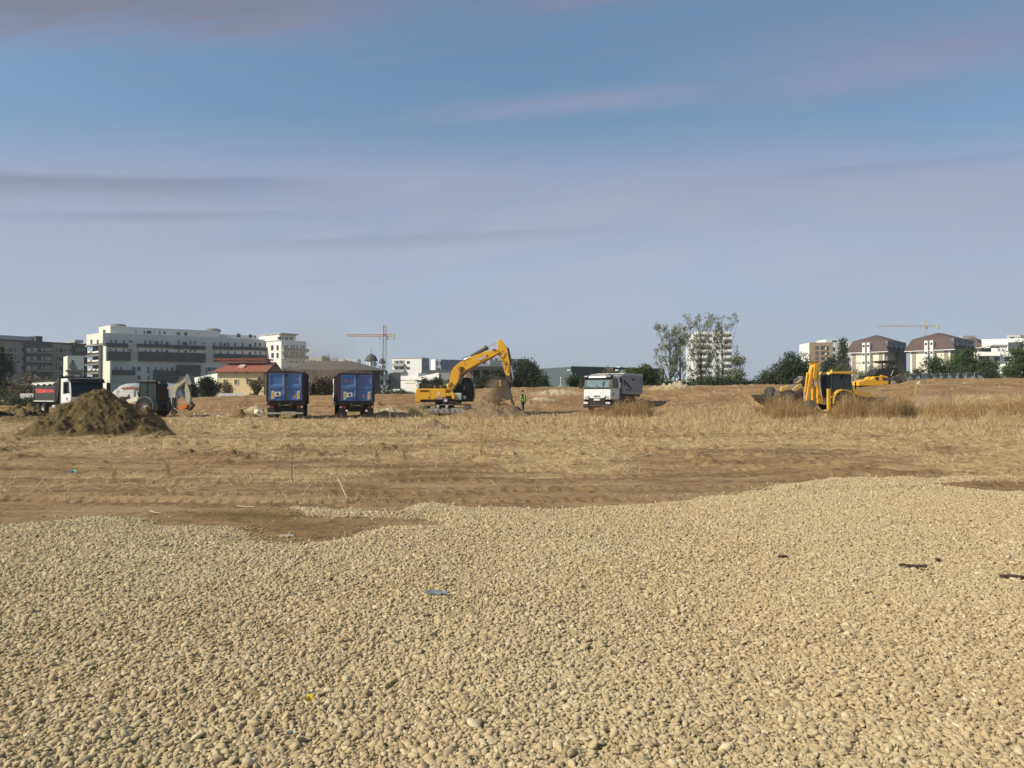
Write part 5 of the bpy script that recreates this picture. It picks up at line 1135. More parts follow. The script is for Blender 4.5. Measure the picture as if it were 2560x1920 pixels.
        label_text('CGR', 0.11, mat('faded_pink', (0.5, 0.32, 0.33)), r, (-0.80, -0.085, z0+0.84), (math.pi/2, 0, 0)); MB().box(0.42, 0.58, -0.10, -0.05, z0+0.30, z0+0.52).build('sticker', mat('orange_sticker', (0.6, 0.3, 0.12)), r)
    else: MB().box(0.55, 0.73, -0.10, -0.05, z0+0.25, z0+0.46).build('sticker', mat('orange_sticker', (0.6, 0.3, 0.12)), r)
    # chassis
    m = MB().box(-0.5, -0.3, -0.2, 8.4, 0.85, 1.2); m.box(0.3, 0.5, -0.2, 8.4, 0.85, 1.2); m.box(-W2, W2, 0.0, 0.35, 0.98, 1.22); m.box(-W2+0.1, W2-0.1, 0.3, 8.0, 1.1, 1.24); m.box(-0.9, 0.9, 0.5, 1.2, 0.5, 1.0); m.build('chassis', CHAS, r)
    MB().box(-W2+0.02, W2-0.02, -0.28, -0.16, 0.33, 0.46).build('bumper_bar', mat('pale_bar', (0.5, 0.47, 0.38)), r) if not logo else None
    if logo:
        for x in (-0.72, 0.72): MB().lathe((x, -0.1, 0.58), (0, -1, 0), [(0.09, 0), (0.09, 0.06), (0.05, 0.12), (0, 0.12)], 12).build('tow_lamp', LAMP, r)
    for s in (-1, 1):
        m = MB().box(s*1.24-0.02-(0.42 if s > 0 else 0), s*1.24+0.02+(0.42 if s < 0 else 0), -0.1, 0.0, 0.76, 0.94); t = m.build('tail_light', TAILR, r)
        x = s*1.24-(0.12 if s > 0 else -0.02); MB().box(x, x+0.1, -0.115, -0.095, 0.82, 0.90).build('lamp_lens', LAMP, t)
        m = MB().box(s*1.02-0.26, s*1.02+0.26, 0.22, 0.26, 0.12, 0.85); m.build('mud_flap', mat('mud_flap', (0.07, 0.065, 0.06)), r)
        for y in (1.1, 2.45, 7.2): wheel(r, (s*1.22, y, 0.50), 0.50, 0.56 if y < 5 else 0.34, axis=(s, 0, 0))
        m = MB().box(s*1.0-0.28, s*1.0+0.28, 0.4, 3.1, 1.03, 1.08); m.build('mudguard', CHAS, r)
    MB().box(-0.26, 0.26, -0.12, -0.09, 0.93, 1.03).build('number_plate', mat('dusty_plate', (0.2, 0.19, 0.17)), r)
    # cab
    m = MB().prism([(6.75, 0.95), (8.75, 0.95), (8.8, 1.8), (8.55, 3.0), (8.3, 3.16), (6.75, 3.22)], -1.33, 1.33, 'x'); cb = m.build('cab', CABW, r, bev=0.06)
    for s in (-1, 1):
        MB().box(min(s*1.34, s*1.32), max(s*1.34, s*1.32), 7.5, 8.4, 1.95, 2.75).build('side_window', WINDG, cb); mirror(r, s*1.33, 8.5, 2.35, s)
        MB().box(min(s*1.0, s*1.3), max(s*1.0, s*1.36), 6.5, 6.72, 1.0, 3.3).build('air_deflector', CABW if s < 0 else BLACK, r)
    MB().box(-1.1, 1.1, 6.43, 6.6, 1.3, 3.3).build('headboard', CHAS, r)
    if heap:
        m = MB(); 
        prof = [(-W2+0.05, 0), (-1.0, 0.13), (-0.5, 0.18), (-0.05, 0.19), (-0.04, 0.10), (0.04, 0.10), (0.05, 0.19), (0.5, 0.17), (1.0, 0.12), (W2-0.05, 0)]
        m.prism([(x, z1-0.02+z_) for x, z_ in prof], -0.02, 6.2, 'y'); m.build('cover_flap', mat('brown_cover', (0.17, 0.12, 0.10), 0.8, dirt=(0.3, 0.25, 0.2), dirt_amt=0.4), r)
    else:
        m = MB().prism([(-W2+0.1, z1), (-0.6, z1+0.07), (0.3, z1+0.10), (W2-0.1, z1+0.02)], 0.1, 6.2, 'y'); m.build('cover_flap', mat('dark_cover', (0.06, 0.05, 0.05), 0.8), r)
blue_truck(667.5, 53.5, 13.0, 'left blue container truck seen from behind, pale bumper bar below the doors', False, False)
blue_truck(848, 55.0, 16.4, 'right blue container truck seen from behind, red emblem on the left door', True, True)

def tipper_wheels(r, xs, ys, rad=0.5):
    for s in xs:
        for y in ys: wheel(r, (s*1.2, y, rad), rad, 0.34, axis=(s, 0, 0), m_rim=CABW)

def white_tipper():
    th = R(151); d = 62.5; x = (1493-1280)/FPX*d; z = float(terrain(x, d))+0.12
    F = Frame((x, d, z), th); r = empty('tipper_truck', F.o, th, 'white cab tipper truck with a grey tipping body facing the camera through tall weeds', 'truck')
    # local +y forward; the front face is y = 0; local x: + is the photo's left
    m = MB(); m.prism([(0.05, 1.35), (0.0, 2.0), (-0.18, 2.05), (-0.30, 2.98), (-2.1, 3.05), (-2.1, 0.95), (0.05, 0.95)], -1.23, 1.23, 'x'); cab = m.build('cab', CABW, r, bev=0.08)
    m = MB().add([(-1.16, -0.02+0.0, 1.98), (1.16, -0.02, 1.98), (1.10, -0.245, 2.76), (-1.10, -0.245, 2.76), (-1.16, -0.08, 1.98), (1.16, -0.08, 1.98), (1.10, -0.3, 2.76), (-1.10, -0.3, 2.76)], [(0, 1, 2, 3), (4, 7, 6, 5), (0, 4, 5, 1), (1, 5, 6, 2), (2, 6, 7, 3), (3, 7, 4, 0)])
    for v in range(8): pass
    m.v = [(a, b-0.06+0.065, c) for a, b, c in m.v]; ws = m.build('windscreen', WINDL, cab)
    m = MB()
    for (a, b) in (((-1.2, 1.92), (-1.02, 2.80)), ((1.02, 1.92), (1.2, 2.80))): m.add([(a[0], 0.03, a[1]), (b[0], 0.03, a[1]), (b[0], -0.235, b[1]), (a[0], -0.235, b[1]), (a[0], -0.1, a[1]), (b[0], -0.1, a[1]), (b[0], -0.4, b[1]), (a[0], -0.4, b[1])], [(0, 1, 2, 3), (4, 7, 6, 5), (0, 4, 5, 1), (1, 5, 6, 2), (2, 6, 7, 3), (3, 7, 4, 0)])
    m.box(-1.2, 1.2, -0.1, 0.035, 1.86, 1.985); m.build('windscreen_frame', BLACK, cab)
    for x0, a in ((-0.35, 0.5), (0.5, 0.45)): MB().tube([(x0, 0.05, 1.93), (x0+a, -0.02, 2.15)], 0.018, 5).build('wiper', INK, ws)
    MB().box(-0.55, -0.45, -0.02, 0.03, 2.0, 2.6).build('reflection_pillar', WINDL, ws)
    vz = MB(); vz.prism([(-0.1, 2.72), (-0.02, 2.80), (-0.15, 3.0), (-0.6, 3.08), (-0.6, 2.72)], -1.25, 1.25, 'x'); vz = vz.build('sun_visor', BLACK, r, bev=0.03)
    MB().prism([(0.0, 2.80), (-0.1, 2.98), (-0.2, 2.98), (-0.1, 2.80)], -0.78, 0.78, 'x').build('visor_panel', CABW, vz)
    for s in (-1.02, 1.02): MB().box(s-0.13, s+0.13, -0.1, 0.0, 2.90, 2.97).build('marker_lamp', LAMP, vz)
    MB().box(-0.8, 0.8, -1.3, -0.55, 3.06, 3.14).build('roof_hatch', LGREY, r)
    # grille, black trapezoid with a curved top
    g = MB().prism([(-0.86, 1.32), (-0.62, 1.10), (0.0, 1.06), (0.62, 1.10), (0.86, 1.32), (0.62, 0.48), (-0.62, 0.48)], 0.02, 0.08, 'y').build('grille', BLACK, r)
    for k in range(4): MB().box(-0.60, 0.60, 0.08, 0.10, 0.60+0.13*k, 0.64+0.13*k).build('grille_bar', CHAS, g)
    MB().box(-0.27, 0.27, 0.082, 0.11, 0.88, 1.02).build('number_plate', PLATE, r)
    label_text('IVECO', 0.20, mat('badge_grey', (0.08, 0.08, 0.09)), r, (0.0, 0.068, 1.22), (math.pi/2, 0, math.pi), 'badge', bold=0.006)
    for s in (-1, 1): MB().lathe((s*0.98, 0.03, 1.12), (0, 1, 0), [(0.0, 0.04), (0.13, 0.03), (0.14, 0)], 14).build('fog_lamp', LGREY, r)
    b = MB().prism([(0.10, 0.28), (0.14, 0.46), (0.02, 0.58), (-0.35, 0.58), (-0.35, 0.28)], -1.25, 1.25, 'x').build('bumper', BLACK, r, bev=0.04)
    for s in (-1, 1):
        MB().box(s*1.0-0.2, s*1.0+0.2, 0.06, 0.13, 0.60, 0.76).build('headlight', LAMP, b)
        mirror(r, s*1.24, -0.3, 2.45, s)
        MB().box(min(s*1.22, s*1.25), max(s*1.22, s*1.25), -1.5, -0.45, 1.95, 2.75).build('side_window', WINDG, cab)
        MB().box(min(s*1.2, s*1.26), max(s*1.2, s*1.26), -2.08, -0.2, 0.80, 0.97).build('sill', BLACK, cab)
    MB().tube([(-1.24, -0.55, 1.5), (-1.24, -0.55, 1.3)], 0.05, 6).build('door_handle', INK, cab)
    MB().box(-1.24, 1.24, -2.5, -2.12, 1.0, 2.95).build('cab_rear_wall', BLACK, r)
    # tipping body: z from 1.6 to 3.25
    m = MB().prism([(-2.55, 1.45), (-2.45, 3.15), (-7.9, 3.2), (-8.0, 3.0), (-7.75, 1.45)], -1.25, -1.18, 'x'); m.prism([(-2.55, 1.45), (-2.45, 3.15), (-7.9, 3.2), (-8.0, 3.0), (-7.75, 1.45)], 1.18, 1.25, 'x')
    m.box(-1.18, 1.18, -7.75, -2.55, 1.45, 1.55); m.box(-1.18, 1.18, -2.62, -2.5, 1.55, 3.1); m.box(-1.18, 1.18, -7.85, -7.72, 1.55, 3.1); bd = m.build('tipping_body', TUBM, r, bev=0.02)
    m = MB()
    for x in (-1.30, 1.24): m.box(x, x+0.06, -7.9, -2.5, 3.02, 3.18); m.box(x, x+0.06, -7.85, -7.6, 1.5, 3.02); m.box(x, x+0.06, -2.8, -2.6, 1.5, 3.02); m.box(x, x+0.06, -7.6, -2.8, 1.45, 1.62)
    m.build('body_rib', mat('tipper_rib', (0.33, 0.36, 0.38), 0.5), bd)
    MB().box(-1.3, 1.3, -7.95, -3.0, 3.185, 3.26).build('rolled_cover', mat('pale_cover', (0.66, 0.66, 0.52), 0.6), bd)
    DM = mat('decal_dark', (0.05, 0.055, 0.06)); q = lambda px, py: F.side(px, py, -1.26)
    for i, pts in enumerate(([(1552, 947), (1558, 947), (1580, 971), (1576, 971), (1565, 960)], [(1549, 950), (1554, 951), (1563, 963), (1561, 964)], [(1567, 972), (1580, 975), (1576, 976), (1568, 974)])):
        MB().prism([q(*p) for p in pts], -1.29, -1.252, 'x').build('decal', DM, bd)
    y, zz = q(1583, 949); MB().box(-1.29, -1.252, y-0.35, y+0.35, zz-0.08, zz+0.08).build('decal', DM, bd)
    y, zz = F.side(1546, 963, -1.3); MB().box(-1.42, -1.27, y-0.22, y+0.22, zz-0.25, zz+0.25).build('side_box', CABW, r)
    m = MB().box(-0.5, -0.3, -8.0, -0.4, 0.8, 1.15); m.box(0.3, 0.5, -8.0, -0.4, 0.8, 1.15); m.box(-1.1, -0.55, -4.2, -2.9, 0.55, 1.1); m.box(0.55, 1.1, -4.2, -2.9, 0.55, 1.1); m.box(-1.1, 1.1, -7.7, -2.6, 1.16, 1.44); m.build('chassis', CHAS, r)
    tipper_wheels(r, (-1, 1), (-1.25, -5.3, -6.65))
white_tipper()

def black_tipper():
    th = R(230.8); cn = at(177, 1000, 58.0); x = cn.x-1.23*math.cos(th); d = 58.0-1.23*math.sin(th); z = gz(x, d)-0.05
    F = Frame((x, d, z), th); c, s_ = math.cos(th), math.sin(th)
    # place the origin so that the front left corner (local x=+1.25,y=0) lands on the sight line of the windscreen edge
    r = empty('tipper_truck', F.o, th, 'black tipping body truck with white cab door half hidden by the manure heap', 'truck')
    # find local x for photo's left: side facing the photo's left/camera is local x=+?
    m = MB().prism([(0.0, 0.9), (0.0, 1.9), (-0.22, 2.95), (-0.5, 3.08), (-2.05, 3.08), (-2.05, 0.9)], -1.23, 1.23, 'x'); cab = m.build('cab', CABW, r, bev=0.06)
    m = MB().prism([(0.03, 1.62), (0.03, 1.9), (-0.20, 2.93), (-0.5, 3.0), (-0.30, 1.9), (-0.2, 1.62)], -1.16, 1.16, 'x').build('windscreen', WINDG, cab)
    MB().prism([(0.02, 2.72), (0.08, 2.74), (-0.1, 3.02), (-0.6, 3.14), (-0.6, 2.95)], -1.26, 1.26, 'x').build('sun_visor', BLACK, r)
    MB().box(-0.7, 0.75, -0.12, -0.02, 3.06, 3.1).build('visor_strip', LGREY, r)
    for s in (-1, 1):
        MB().prism([(-0.25, 1.92), (-0.38, 2.8), (-1.45, 2.8), (-1.45, 1.85)], s*1.22, s*1.255, 'x').build('side_window', WINDG, cab); mirror(r, s*1.24, -0.1, 2.45, s)
        MB().tube([(s*1.26, -0.75, 1.55), (s*1.26, -0.60, 1.35)], 0.04, 6).build('door_handle', INK, cab)
    MB().box(-1.25, 1.25, -2.2, -2.06, 0.9, 3.15).build('cab_rear_wall', BLACK, r)
    BB = mat('tipper_black', (0.035, 0.036, 0.038), 0.5, dirt=(0.09, 0.09, 0.09), dirt_amt=0.5)
    prof = [(-2.35, 3.25), (-2.5, 3.25), (-3.3, 2.75), (-8.0, 2.72), (-8.15, 2.6), (-7.7, 1.3), (-7.4, 1.22), (-2.9, 1.22), (-2.6, 1.6), (-2.45, 2.6)]
    m = MB(); m.prism(prof, 1.16, 1.24, 'x'); m.prism(prof, -1.24, -1.16, 'x'); m.box(-1.16, 1.16, -7.5, -2.9, 1.22, 1.34)
    m.prism([(-2.3, 3.28), (-2.3, 3.2), (-2.9, 1.3), (-3.0, 1.3), (-2.5, 3.28)], -1.16, 1.16, 'x'); m.prism([(-8.0, 2.7), (-7.6, 1.3), (-7.5, 1.3), (-7.9, 2.7)], -1.16, 1.16, 'x'); bd = m.build('tipping_body', BB, r)
    for s in (-1, 1):
        m = MB()
        for (a, b) in ((2.62, 2.7), (2.28, 2.33), (1.62, 1.67)): m.box(min(s*1.24, s*1.28), max(s*1.24, s*1.28), -7.8, -2.8, a, b)
        for y in (-7.85, -3.1): m.box(min(s*1.24, s*1.29), max(s*1.24, s*1.29), y, y+0.16, 1.35, 2.7)
        m.build('body_rib', BB, bd)
        MB().prism([(-3.4, 2.22), (-7.4, 2.28), (-7.55, 2.22), (-7.1, 1.92), (-3.4, 1.98)], s*1.241, s*1.262, 'x').build('red_stripe', mat('stripe_red', (0.50, 0.07, 0.055), 0.5), bd)
        MB().box(min(s*1.24, s*1.34), max(s*1.24, s*1.34), -7.6, -3.2, 1.22, 1.30).build('sill_rail', mat('pale_rail', (0.6, 0.6, 0.58)), bd)
        MB().box(min(s*1.24, s*1.30), max(s*1.24, s*1.30), -5.5, -5.4, 2.05, 2.12).build('marker', LAMP, bd)
    n = 12; vs = []; fs = []
    for i in range(n+1):
        y = -8.1+4.7*i/n; dz = 0.05*math.sin(i*1.9)
        for xx in (-1.32, -0.7, 0, 0.7, 1.32): vs.append((xx, y, 2.74+0.10*(1-(xx/1.3)**2)+dz))
        vs.append((1.36, y, 2.62+dz*1.6)); vs.append((-1.36, y, 2.62+dz))
    for i in range(n):
        k = i*7; l = k+7
        for a in range(4): fs.append((k+a, k+a+1, l+a+1, l+a))
        fs += [(k+4, k+5, l+5, l+4), (k+6, k, l, l+6)]
    MB().add(vs, fs).build('canvas_cover', mat('pale_canvas', (0.58, 0.56, 0.48), 0.8), bd)
    m = MB().box(-0.5, -0.3, -8.0, -0.4, 0.75, 1.1); m.box(0.3, 0.5, -8.0, -0.4, 0.75, 1.1); m.box(-1.0, 1.0, -7.4, -3.0, 1.08, 1.2); m.build('chassis', CHAS, r)
    for s in (-1, 1): MB().tube([(s*0.9, -3.6, 0.8), (s*0.9, -4.3, 0.8)], 0.2, 12).build('air_tank', MET_L, r)
    tipper_wheels(r, (-1, 1), (-1.2, -6.0, -7.3), 0.52)
black_tipper()

# ---- excavator: side profile at 62 m
def excavator():
    D = 61.5; x = at(1112, 1030, D).x; z = gz(x, D); F = Frame((x, D, z), R(-3)); r = empty('excavator', F.o, F.th, 'large yellow tracked excavator dropping soil from its bucket', 'excavator')
    q5 = lambda X, Y: F.front(1030+X/11.64, 930+Y/11.64, -1.45)
    q6 = lambda X, Y, y=-0.35: F.front(1000+X/6.144, 820+Y/6.144, y)
    P = lambda nm, pts, y0, y1, m, par=None, fn=None, bev=0.0: MB().prism([(fn or q5)(*p) for p in pts], y0, y1, 'y').build(nm, m, par or r, bev=bev)
    hs = P('engine_house', [(112, 500), (160, 482), (985, 484), (985, 790), (700, 800), (250, 815), (240, 880), (120, 892), (100, 860)], -1.45, 1.45, YEL, bev=0.06)
    P('side_tank', [(990, 612), (1225, 612), (1245, 640), (1245, 790), (1165, 790), (1150, 700), (990, 700)], -1.5, -0.7, YEL, bev=0.03)
    P('tank_front', [(990, 702), (1150, 702), (1150, 800), (990, 800)], -1.42, -0.7, BLACK)
    P('vent', [(240, 528), (490, 528), (490, 572), (240, 572)], -1.475, -1.44, mat('vent_brown', (0.10, 0.045, 0.01)), hs)
    P('panel_seam', [(530, 500), (540, 500), (540, 800), (530, 800)], -1.46, -1.44, mat('seam', (0.3, 0.16, 0.02)), hs)
    P('hatch_lock', [(460, 735), (505, 735), (505, 765), (460, 765)], -1.47, -1.44, mat('vent_brown', (0.10, 0.045, 0.01)), hs)
    cx, cz = q5(775, 630); m = MB().lathe((cx, -1.452, cz), (0, -1, 0), [(0.05, 0.0), (0.05, 0.02), (0.135, 0.02), (0.135, 0.0)], 20); m.build('emblem_ring', PLATE, hs)
    MB().lathe((cx, -1.452, cz), (0, -1, 0), [(0, 0.012), (0.05, 0.012)], 12).build('emblem', mat('emblem_pale', (0.55, 0.40, 0.25)), hs)
    P('model_decal', [(640, 795), (700, 735), (955, 720), (930, 790)], -1.472, -1.452, INK, hs)
    a = q5(800, 760); label_text('SY 215C', 0.165, PLATE, hs, (a[0], -1.475, a[1]), (math.pi/2, 0, 0), 'model_lettering', bold=0.006)
    P('model_stripe', [(925, 790), (960, 715), (972, 715), (940, 790)], -1.476, -1.456, mat('stripe_pink', (0.7, 0.35, 0.22)), hs)
    P('underframe', [(245, 818), (905, 803), (905, 872), (260, 880)], -1.3, 1.3, HEAVY)
    P('slew_platform', [(880, 800), (1260, 795), (1330, 870), (1330, 930), (900, 930), (880, 880)], -1.35, 1.35, HEAVY)
    a = q5(975, 820); MB().box(a[0]-0.13, a[0]+0.13, -1.42, -1.36, a[1]-0.11, a[1]+0.11).build('work_lamp', LAMP, r)
    a = q5(1340, 712); MB().box(a[0]-0.30, a[0]+0.28, -1.3, -1.0, a[1]-0.3, a[1]+0.28).build('headlight_box', LGREY, r, bev=0.08)
    a = q5(1470, 738); MB().box(a[0]-0.11, a[0]+0.11, 0.0, 0.2, a[1]-0.15, a[1]+0.15).build('work_lamp', LAMP, r)
    # cab on the far side
    cb = P('cab', [(1380, 170), (1480, 140), (1640, 160), (1690, 260), (1735, 400), (1735, 700), (1680, 865), (1300, 865), (1100, 560), (1180, 470), (1290, 300)], 0.3, 1.5, HEAVY, bev=0.05)
    P('windscreen', [(1650, 200), (1742, 400), (1742, 690), (1700, 690), (1690, 400)], 0.36, 1.44, WINDG, cb)
    P('side_window', [(1450, 230), (1600, 230), (1660, 400), (1650, 650), (1450, 640), (1420, 400)], 0.26, 0.32, WINDG, cb)
    P('cab_grab_rail', [(1425, 520), (1445, 520), (1465, 380), (1445, 380)], 0.2, 0.25, LGREY, cb)
    # hood, rails and posts on top
    m = MB().prism([q5(230, 482), q5(235, 405), q5(930, 400), q5(1000, 484)], -0.4, 1.3, 'y'); m.build('hood', HEAVY, r)
    m = MB()
    def bar(pts, rad=0.035, y=-1.3):
        m.tube([(p[0], y, p[1]) for p in [q5(*t) for t in pts]], rad, 5)
    bar([(235, 480), (250, 420), (300, 400), (880, 405), (880, 480)]); bar([(770, 400), (770, 190), (890, 190), (890, 400)]); bar([(560, 480), (560, 400)])
    m.build('handrail', HEAVY, r)
    P('exhaust', [(965, 300), (980, 190), (1130, 190), (1130, 480), (975, 480)], 0.0, 0.5, HEAVY)
    P('beacon', [(1000, 150), (1020, 125), (1050, 125), (1110, 155), (1110, 168), (1000, 165)], 0.4, 0.7, mat('beacon_red', (0.3, 0.02, 0.04), 0.4)); P('roof_rail', [(1000, 188), (1130, 188), (1130, 206), (1000, 206)], -0.1, 0.6, LGREY)
    a = q5(995, 380); MB().lathe((a[0], -0.5, a[1]), (0, -1, 0), [(0, 0.04), (0.12, 0.03), (0.13, 0)], 12).build('sticker', mat('lime', (0.6, 0.65, 0.05)), r)
    for X in (640, 810, 850): a = q5(X, 470); MB().box(a[0]-0.05, a[0]+0.05, -1.2, -1.1, a[1]-0.1, a[1]+0.25).build('filler_cap', YELD, r)
    # boom, stick, cylinders (y plane -0.35)
    bp = [(740, 965), (722, 930), (770, 810), (785, 700), (820, 620), (868, 572), (960, 508), (1080, 450), (1300, 370), (1470, 325), (1515, 335), (1535, 368), (1515, 395), (1350, 475), (1180, 560), (1045, 640), (950, 725), (893, 830), (815, 945), (780, 968)]
    bm_ = P('boom', bp, -0.62, -0.08, YEL, fn=q6, bev=0.03)
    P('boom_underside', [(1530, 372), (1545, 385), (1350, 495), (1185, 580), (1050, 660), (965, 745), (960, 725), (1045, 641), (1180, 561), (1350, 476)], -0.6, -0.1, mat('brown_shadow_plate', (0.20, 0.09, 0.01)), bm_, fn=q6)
    st = P('stick', [(1500, 215), (1520, 172), (1560, 185), (1600, 240), (1640, 290), (1652, 330), (1692, 560), (1690, 700), (1680, 748), (1625, 720), (1600, 640), (1560, 500), (1515, 420), (1500, 340)], -0.56, -0.14, YEL, fn=q6, bev=0.03)
    P('stick_end', [(1620, 720), (1680, 745), (1692, 700), (1700, 760), (1695, 900), (1660, 965), (1640, 940), (1625, 800)], -0.5, -0.2, DSTEEL, fn=q6)
    def cyl(nm, a, b, rad, m_, y=-0.35, par=None): pa, pb = q6(*a, y), q6(*b, y); return MB().tube([(pa[0], y, pa[1]), (pb[0], y, pb[1])], rad, 12).build(nm, m_, par or r, smooth=False)
    cyl('stick_cylinder', (1088, 443), (1335, 300), 0.17, DSTEEL); cyl('piston_rod', (1335, 300), (1502, 204), 0.055, STEEL)
    cyl('cylinder_collar', (1310, 315), (1348, 293), 0.21, DSTEEL)
    for y in (-0.78, 0.1): cyl('boom_cylinder', (938, 612), (905, 800), 0.11, mat('rod_brown', (0.33, 0.17, 0.06), 0.4, 0.3), y); cyl('cylinder_head', (938, 595), (932, 660), 0.19, mat('head_brown', (0.22, 0.10, 0.02)), y)
    cyl('bucket_cylinder', (1640, 305), (1700, 570), 0.17, DSTEEL, -0.35); cyl('piston_rod', (1698, 580), (1740, 775), 0.06, STEEL, -0.35)
    cyl('link', (1742, 780), (1660, 960), 0.13, DSTEEL); cyl('link', (1742, 785), (1690, 780), 0.10, DSTEEL)
    # hoses
    for pts in ([(1505, 395), (1530, 440), (1560, 410), (1590, 350)], [(1545, 515), (1600, 510), (1640, 520), (1635, 600), (1610, 650)], [(960, 500), (975, 465), (1030, 448), (1060, 450)], [(1420, 345), (1440, 330), (1475, 335)], [(745, 900), (790, 830), (820, 880), (770, 955), (745, 930)]):
        m = MB().tube([(q6(*p)[0], -0.68, q6(*p)[1]) for p in pts], 0.035, 5); m.build('hose', INK, r)
    # boom name plate
    P('name_plate', [(1190, 478), (1300, 425), (1350, 415), (1360, 432), (1220, 502)], -0.64, -0.621, mat('plate_rust', (0.25, 0.07, 0.015)), bm_, fn=q6)
    P('name_stripe', [(1182, 474), (1192, 470), (1220, 500), (1210, 508)], -0.645, -0.621, mat('stripe_pink', (0.7, 0.35, 0.22)), bm_, fn=q6)
    a = q6(1272, 462); label_text('SANY', 0.29, PLATE, bm_, (a[0], -0.66, a[1]), (math.pi/2, -R(24), 0), 'name_lettering', bold=0.012, squash=0.95)
    P('boom_mark', [(1000, 545), (1008, 540), (1020, 570), (1012, 575)], -0.635, -0.621, mat('plate_rust', (0.25, 0.07, 0.015)), bm_, fn=q6)
    # bucket, tipped with the opening towards the cab
    q4 = lambda X, Y: F.front(1140+X/8.733, 860+Y/8.733, -0.35)
    outer = [(1040, 790), (1110, 800), (1160, 900), (1190, 1030), (1215, 1130), (1262, 1310), (1215, 1290), (1180, 1210), (1120, 1225), (1040, 1190), (985, 1130), (958, 1070), (990, 1050), (1010, 930)]
    m = MB(); po = [q4(*p) for p in outer]; m.prism(po, -1.0, -0.93, 'y'); m.prism(po, 0.23, 0.30, 'y')
    shell = [(1040, 790), (1110, 800), (1160, 900), (1190, 1030), (1215, 1130), (1262, 1310)]; sh = [q4(*p) for p in shell]; si = [q4(p[0]-16, p[1]+6) for p in shell]
    m.prism(sh+si[::-1], -0.93, 0.23, 'y'); bk = m.build('bucket', DSTEEL, r)
    for k in range(5): y = -0.92+k*0.27; a, b = q4(1215, 1200), q4(1268, 1330); MB().tube([(a[0], y, a[1]), (b[0], y, b[1])], [0.07, 0.03], 5).build('bucket_tooth', DSTEEL, bk)
    P('bucket_cutting_edge', [(962, 800), (985, 790), (1000, 830), (985, 880), (1012, 900), (985, 930), (960, 920)], -1.02, 0.32, YELD, fn=q4)
    # tracks
    for s, nm in ((-1, 0), (1, 1)):
        y0, y1 = (-1.55, -0.95) if s < 0 else (0.95, 1.55)
        prof = [q5(*p) for p in [(210, 1120), (240, 1060), (310, 1005), (500, 975), (800, 950), (1100, 950), (1500, 958), (1620, 965), (1680, 1010), (1690, 1090), (1640, 1170), (1500, 1200), (400, 1200), (270, 1180)]]
        cxm = sum(p[0] for p in prof)/len(prof); czm = sum(p[1] for p in prof)/len(prof)
        inner = [(cxm+(p[0]-cxm)*0.93, czm+(p[1]-czm)*0.78) for p in prof]
        m = MB(); n = len(prof)
        for i in range(n):
            j = (i+1) % n; A, B_, Ci, Di = prof[i], prof[j], inner[j], inner[i]
            m.prism([A, B_, Ci, Di], y0, y1, 'y')
            Lg = math.hypot(B_[0]-A[0], B_[1]-A[1]); k = max(1, int(Lg/0.19)); nx, nz = (B_[1]-A[1])/Lg, -(B_[0]-A[0])/Lg
            for t in range(k):
                u = (t+0.3)/k; v = u+0.35/k; a = (A[0]+(B_[0]-A[0])*u, A[1]+(B_[1]-A[1])*u); b = (A[0]+(B_[0]-A[0])*v, A[1]+(B_[1]-A[1])*v)
                sg = 1 if (nx*(a[0]-cxm)+nz*(a[1]-czm)) > 0 else -1
                m.prism([a, b, (b[0]+nx*sg*0.05, b[1]+nz*sg*0.05), (a[0]+nx*sg*0.05, a[1]+nz*sg*0.05)], y0, y1, 'y')
        tk = m.build('track', mat('track_steel', (0.05, 0.045, 0.04), 0.8, dirt=(0.30, 0.24, 0.17), dirt_amt=0.85), r)
        yf = y0+0.02 if s < 0 else y1-0.3
        MB().prism([q5(330, 1090), q5(620, 1040), q5(1480, 1045), q5(1560, 1100), q5(1450, 1140), q5(420, 1150)], y0+0.06, y1-0.06, 'y').build('track_frame', mat('track_frame_dusty', (0.27, 0.245, 0.21), 0.9), tk)
        for X in (400, 560, 720, 880, 1040, 1200, 1360, 1500):
            a = q5(X, 1150); MB().lathe((a[0], y0+0.03 if s < 0 else y1-0.03, a[1]), (0, s, 0), [(0.01, 0.04), (0.15, 0.03), (0.2, 0), (0.2, -0.3)], 14).build('track_roller', mat('track_frame_dusty', (0.27, 0.245, 0.21)), tk)
        for X in (765, 1022): a = q5(X, 1005); MB().lathe((a[0], y0-0.02 if s < 0 else y1+0.02, a[1]), (0, s, 0), [(0.01, 0.05), (0.09, 0.04), (0.12, 0)], 12).build('carrier_roller', MET_L, tk)
        for X, Y in ((285, 1110), (1600, 1080)): a = q5(X, Y); MB().lathe((a[0], y0+0.02 if s < 0 else y1-0.02, a[1]), (0, s, 0), [(0.01, 0.04), (0.12, 0.04), (0.25, 0.0), (0.32, 0.0), (0.32, -0.4)], 18).build('track_wheel', DSTEEL, tk)
    MB().tube([(0, 0, 0.55), (0, 0, 1.15)], 0.8, 20).build('slew_ring', HEAVY, r)
excavator()

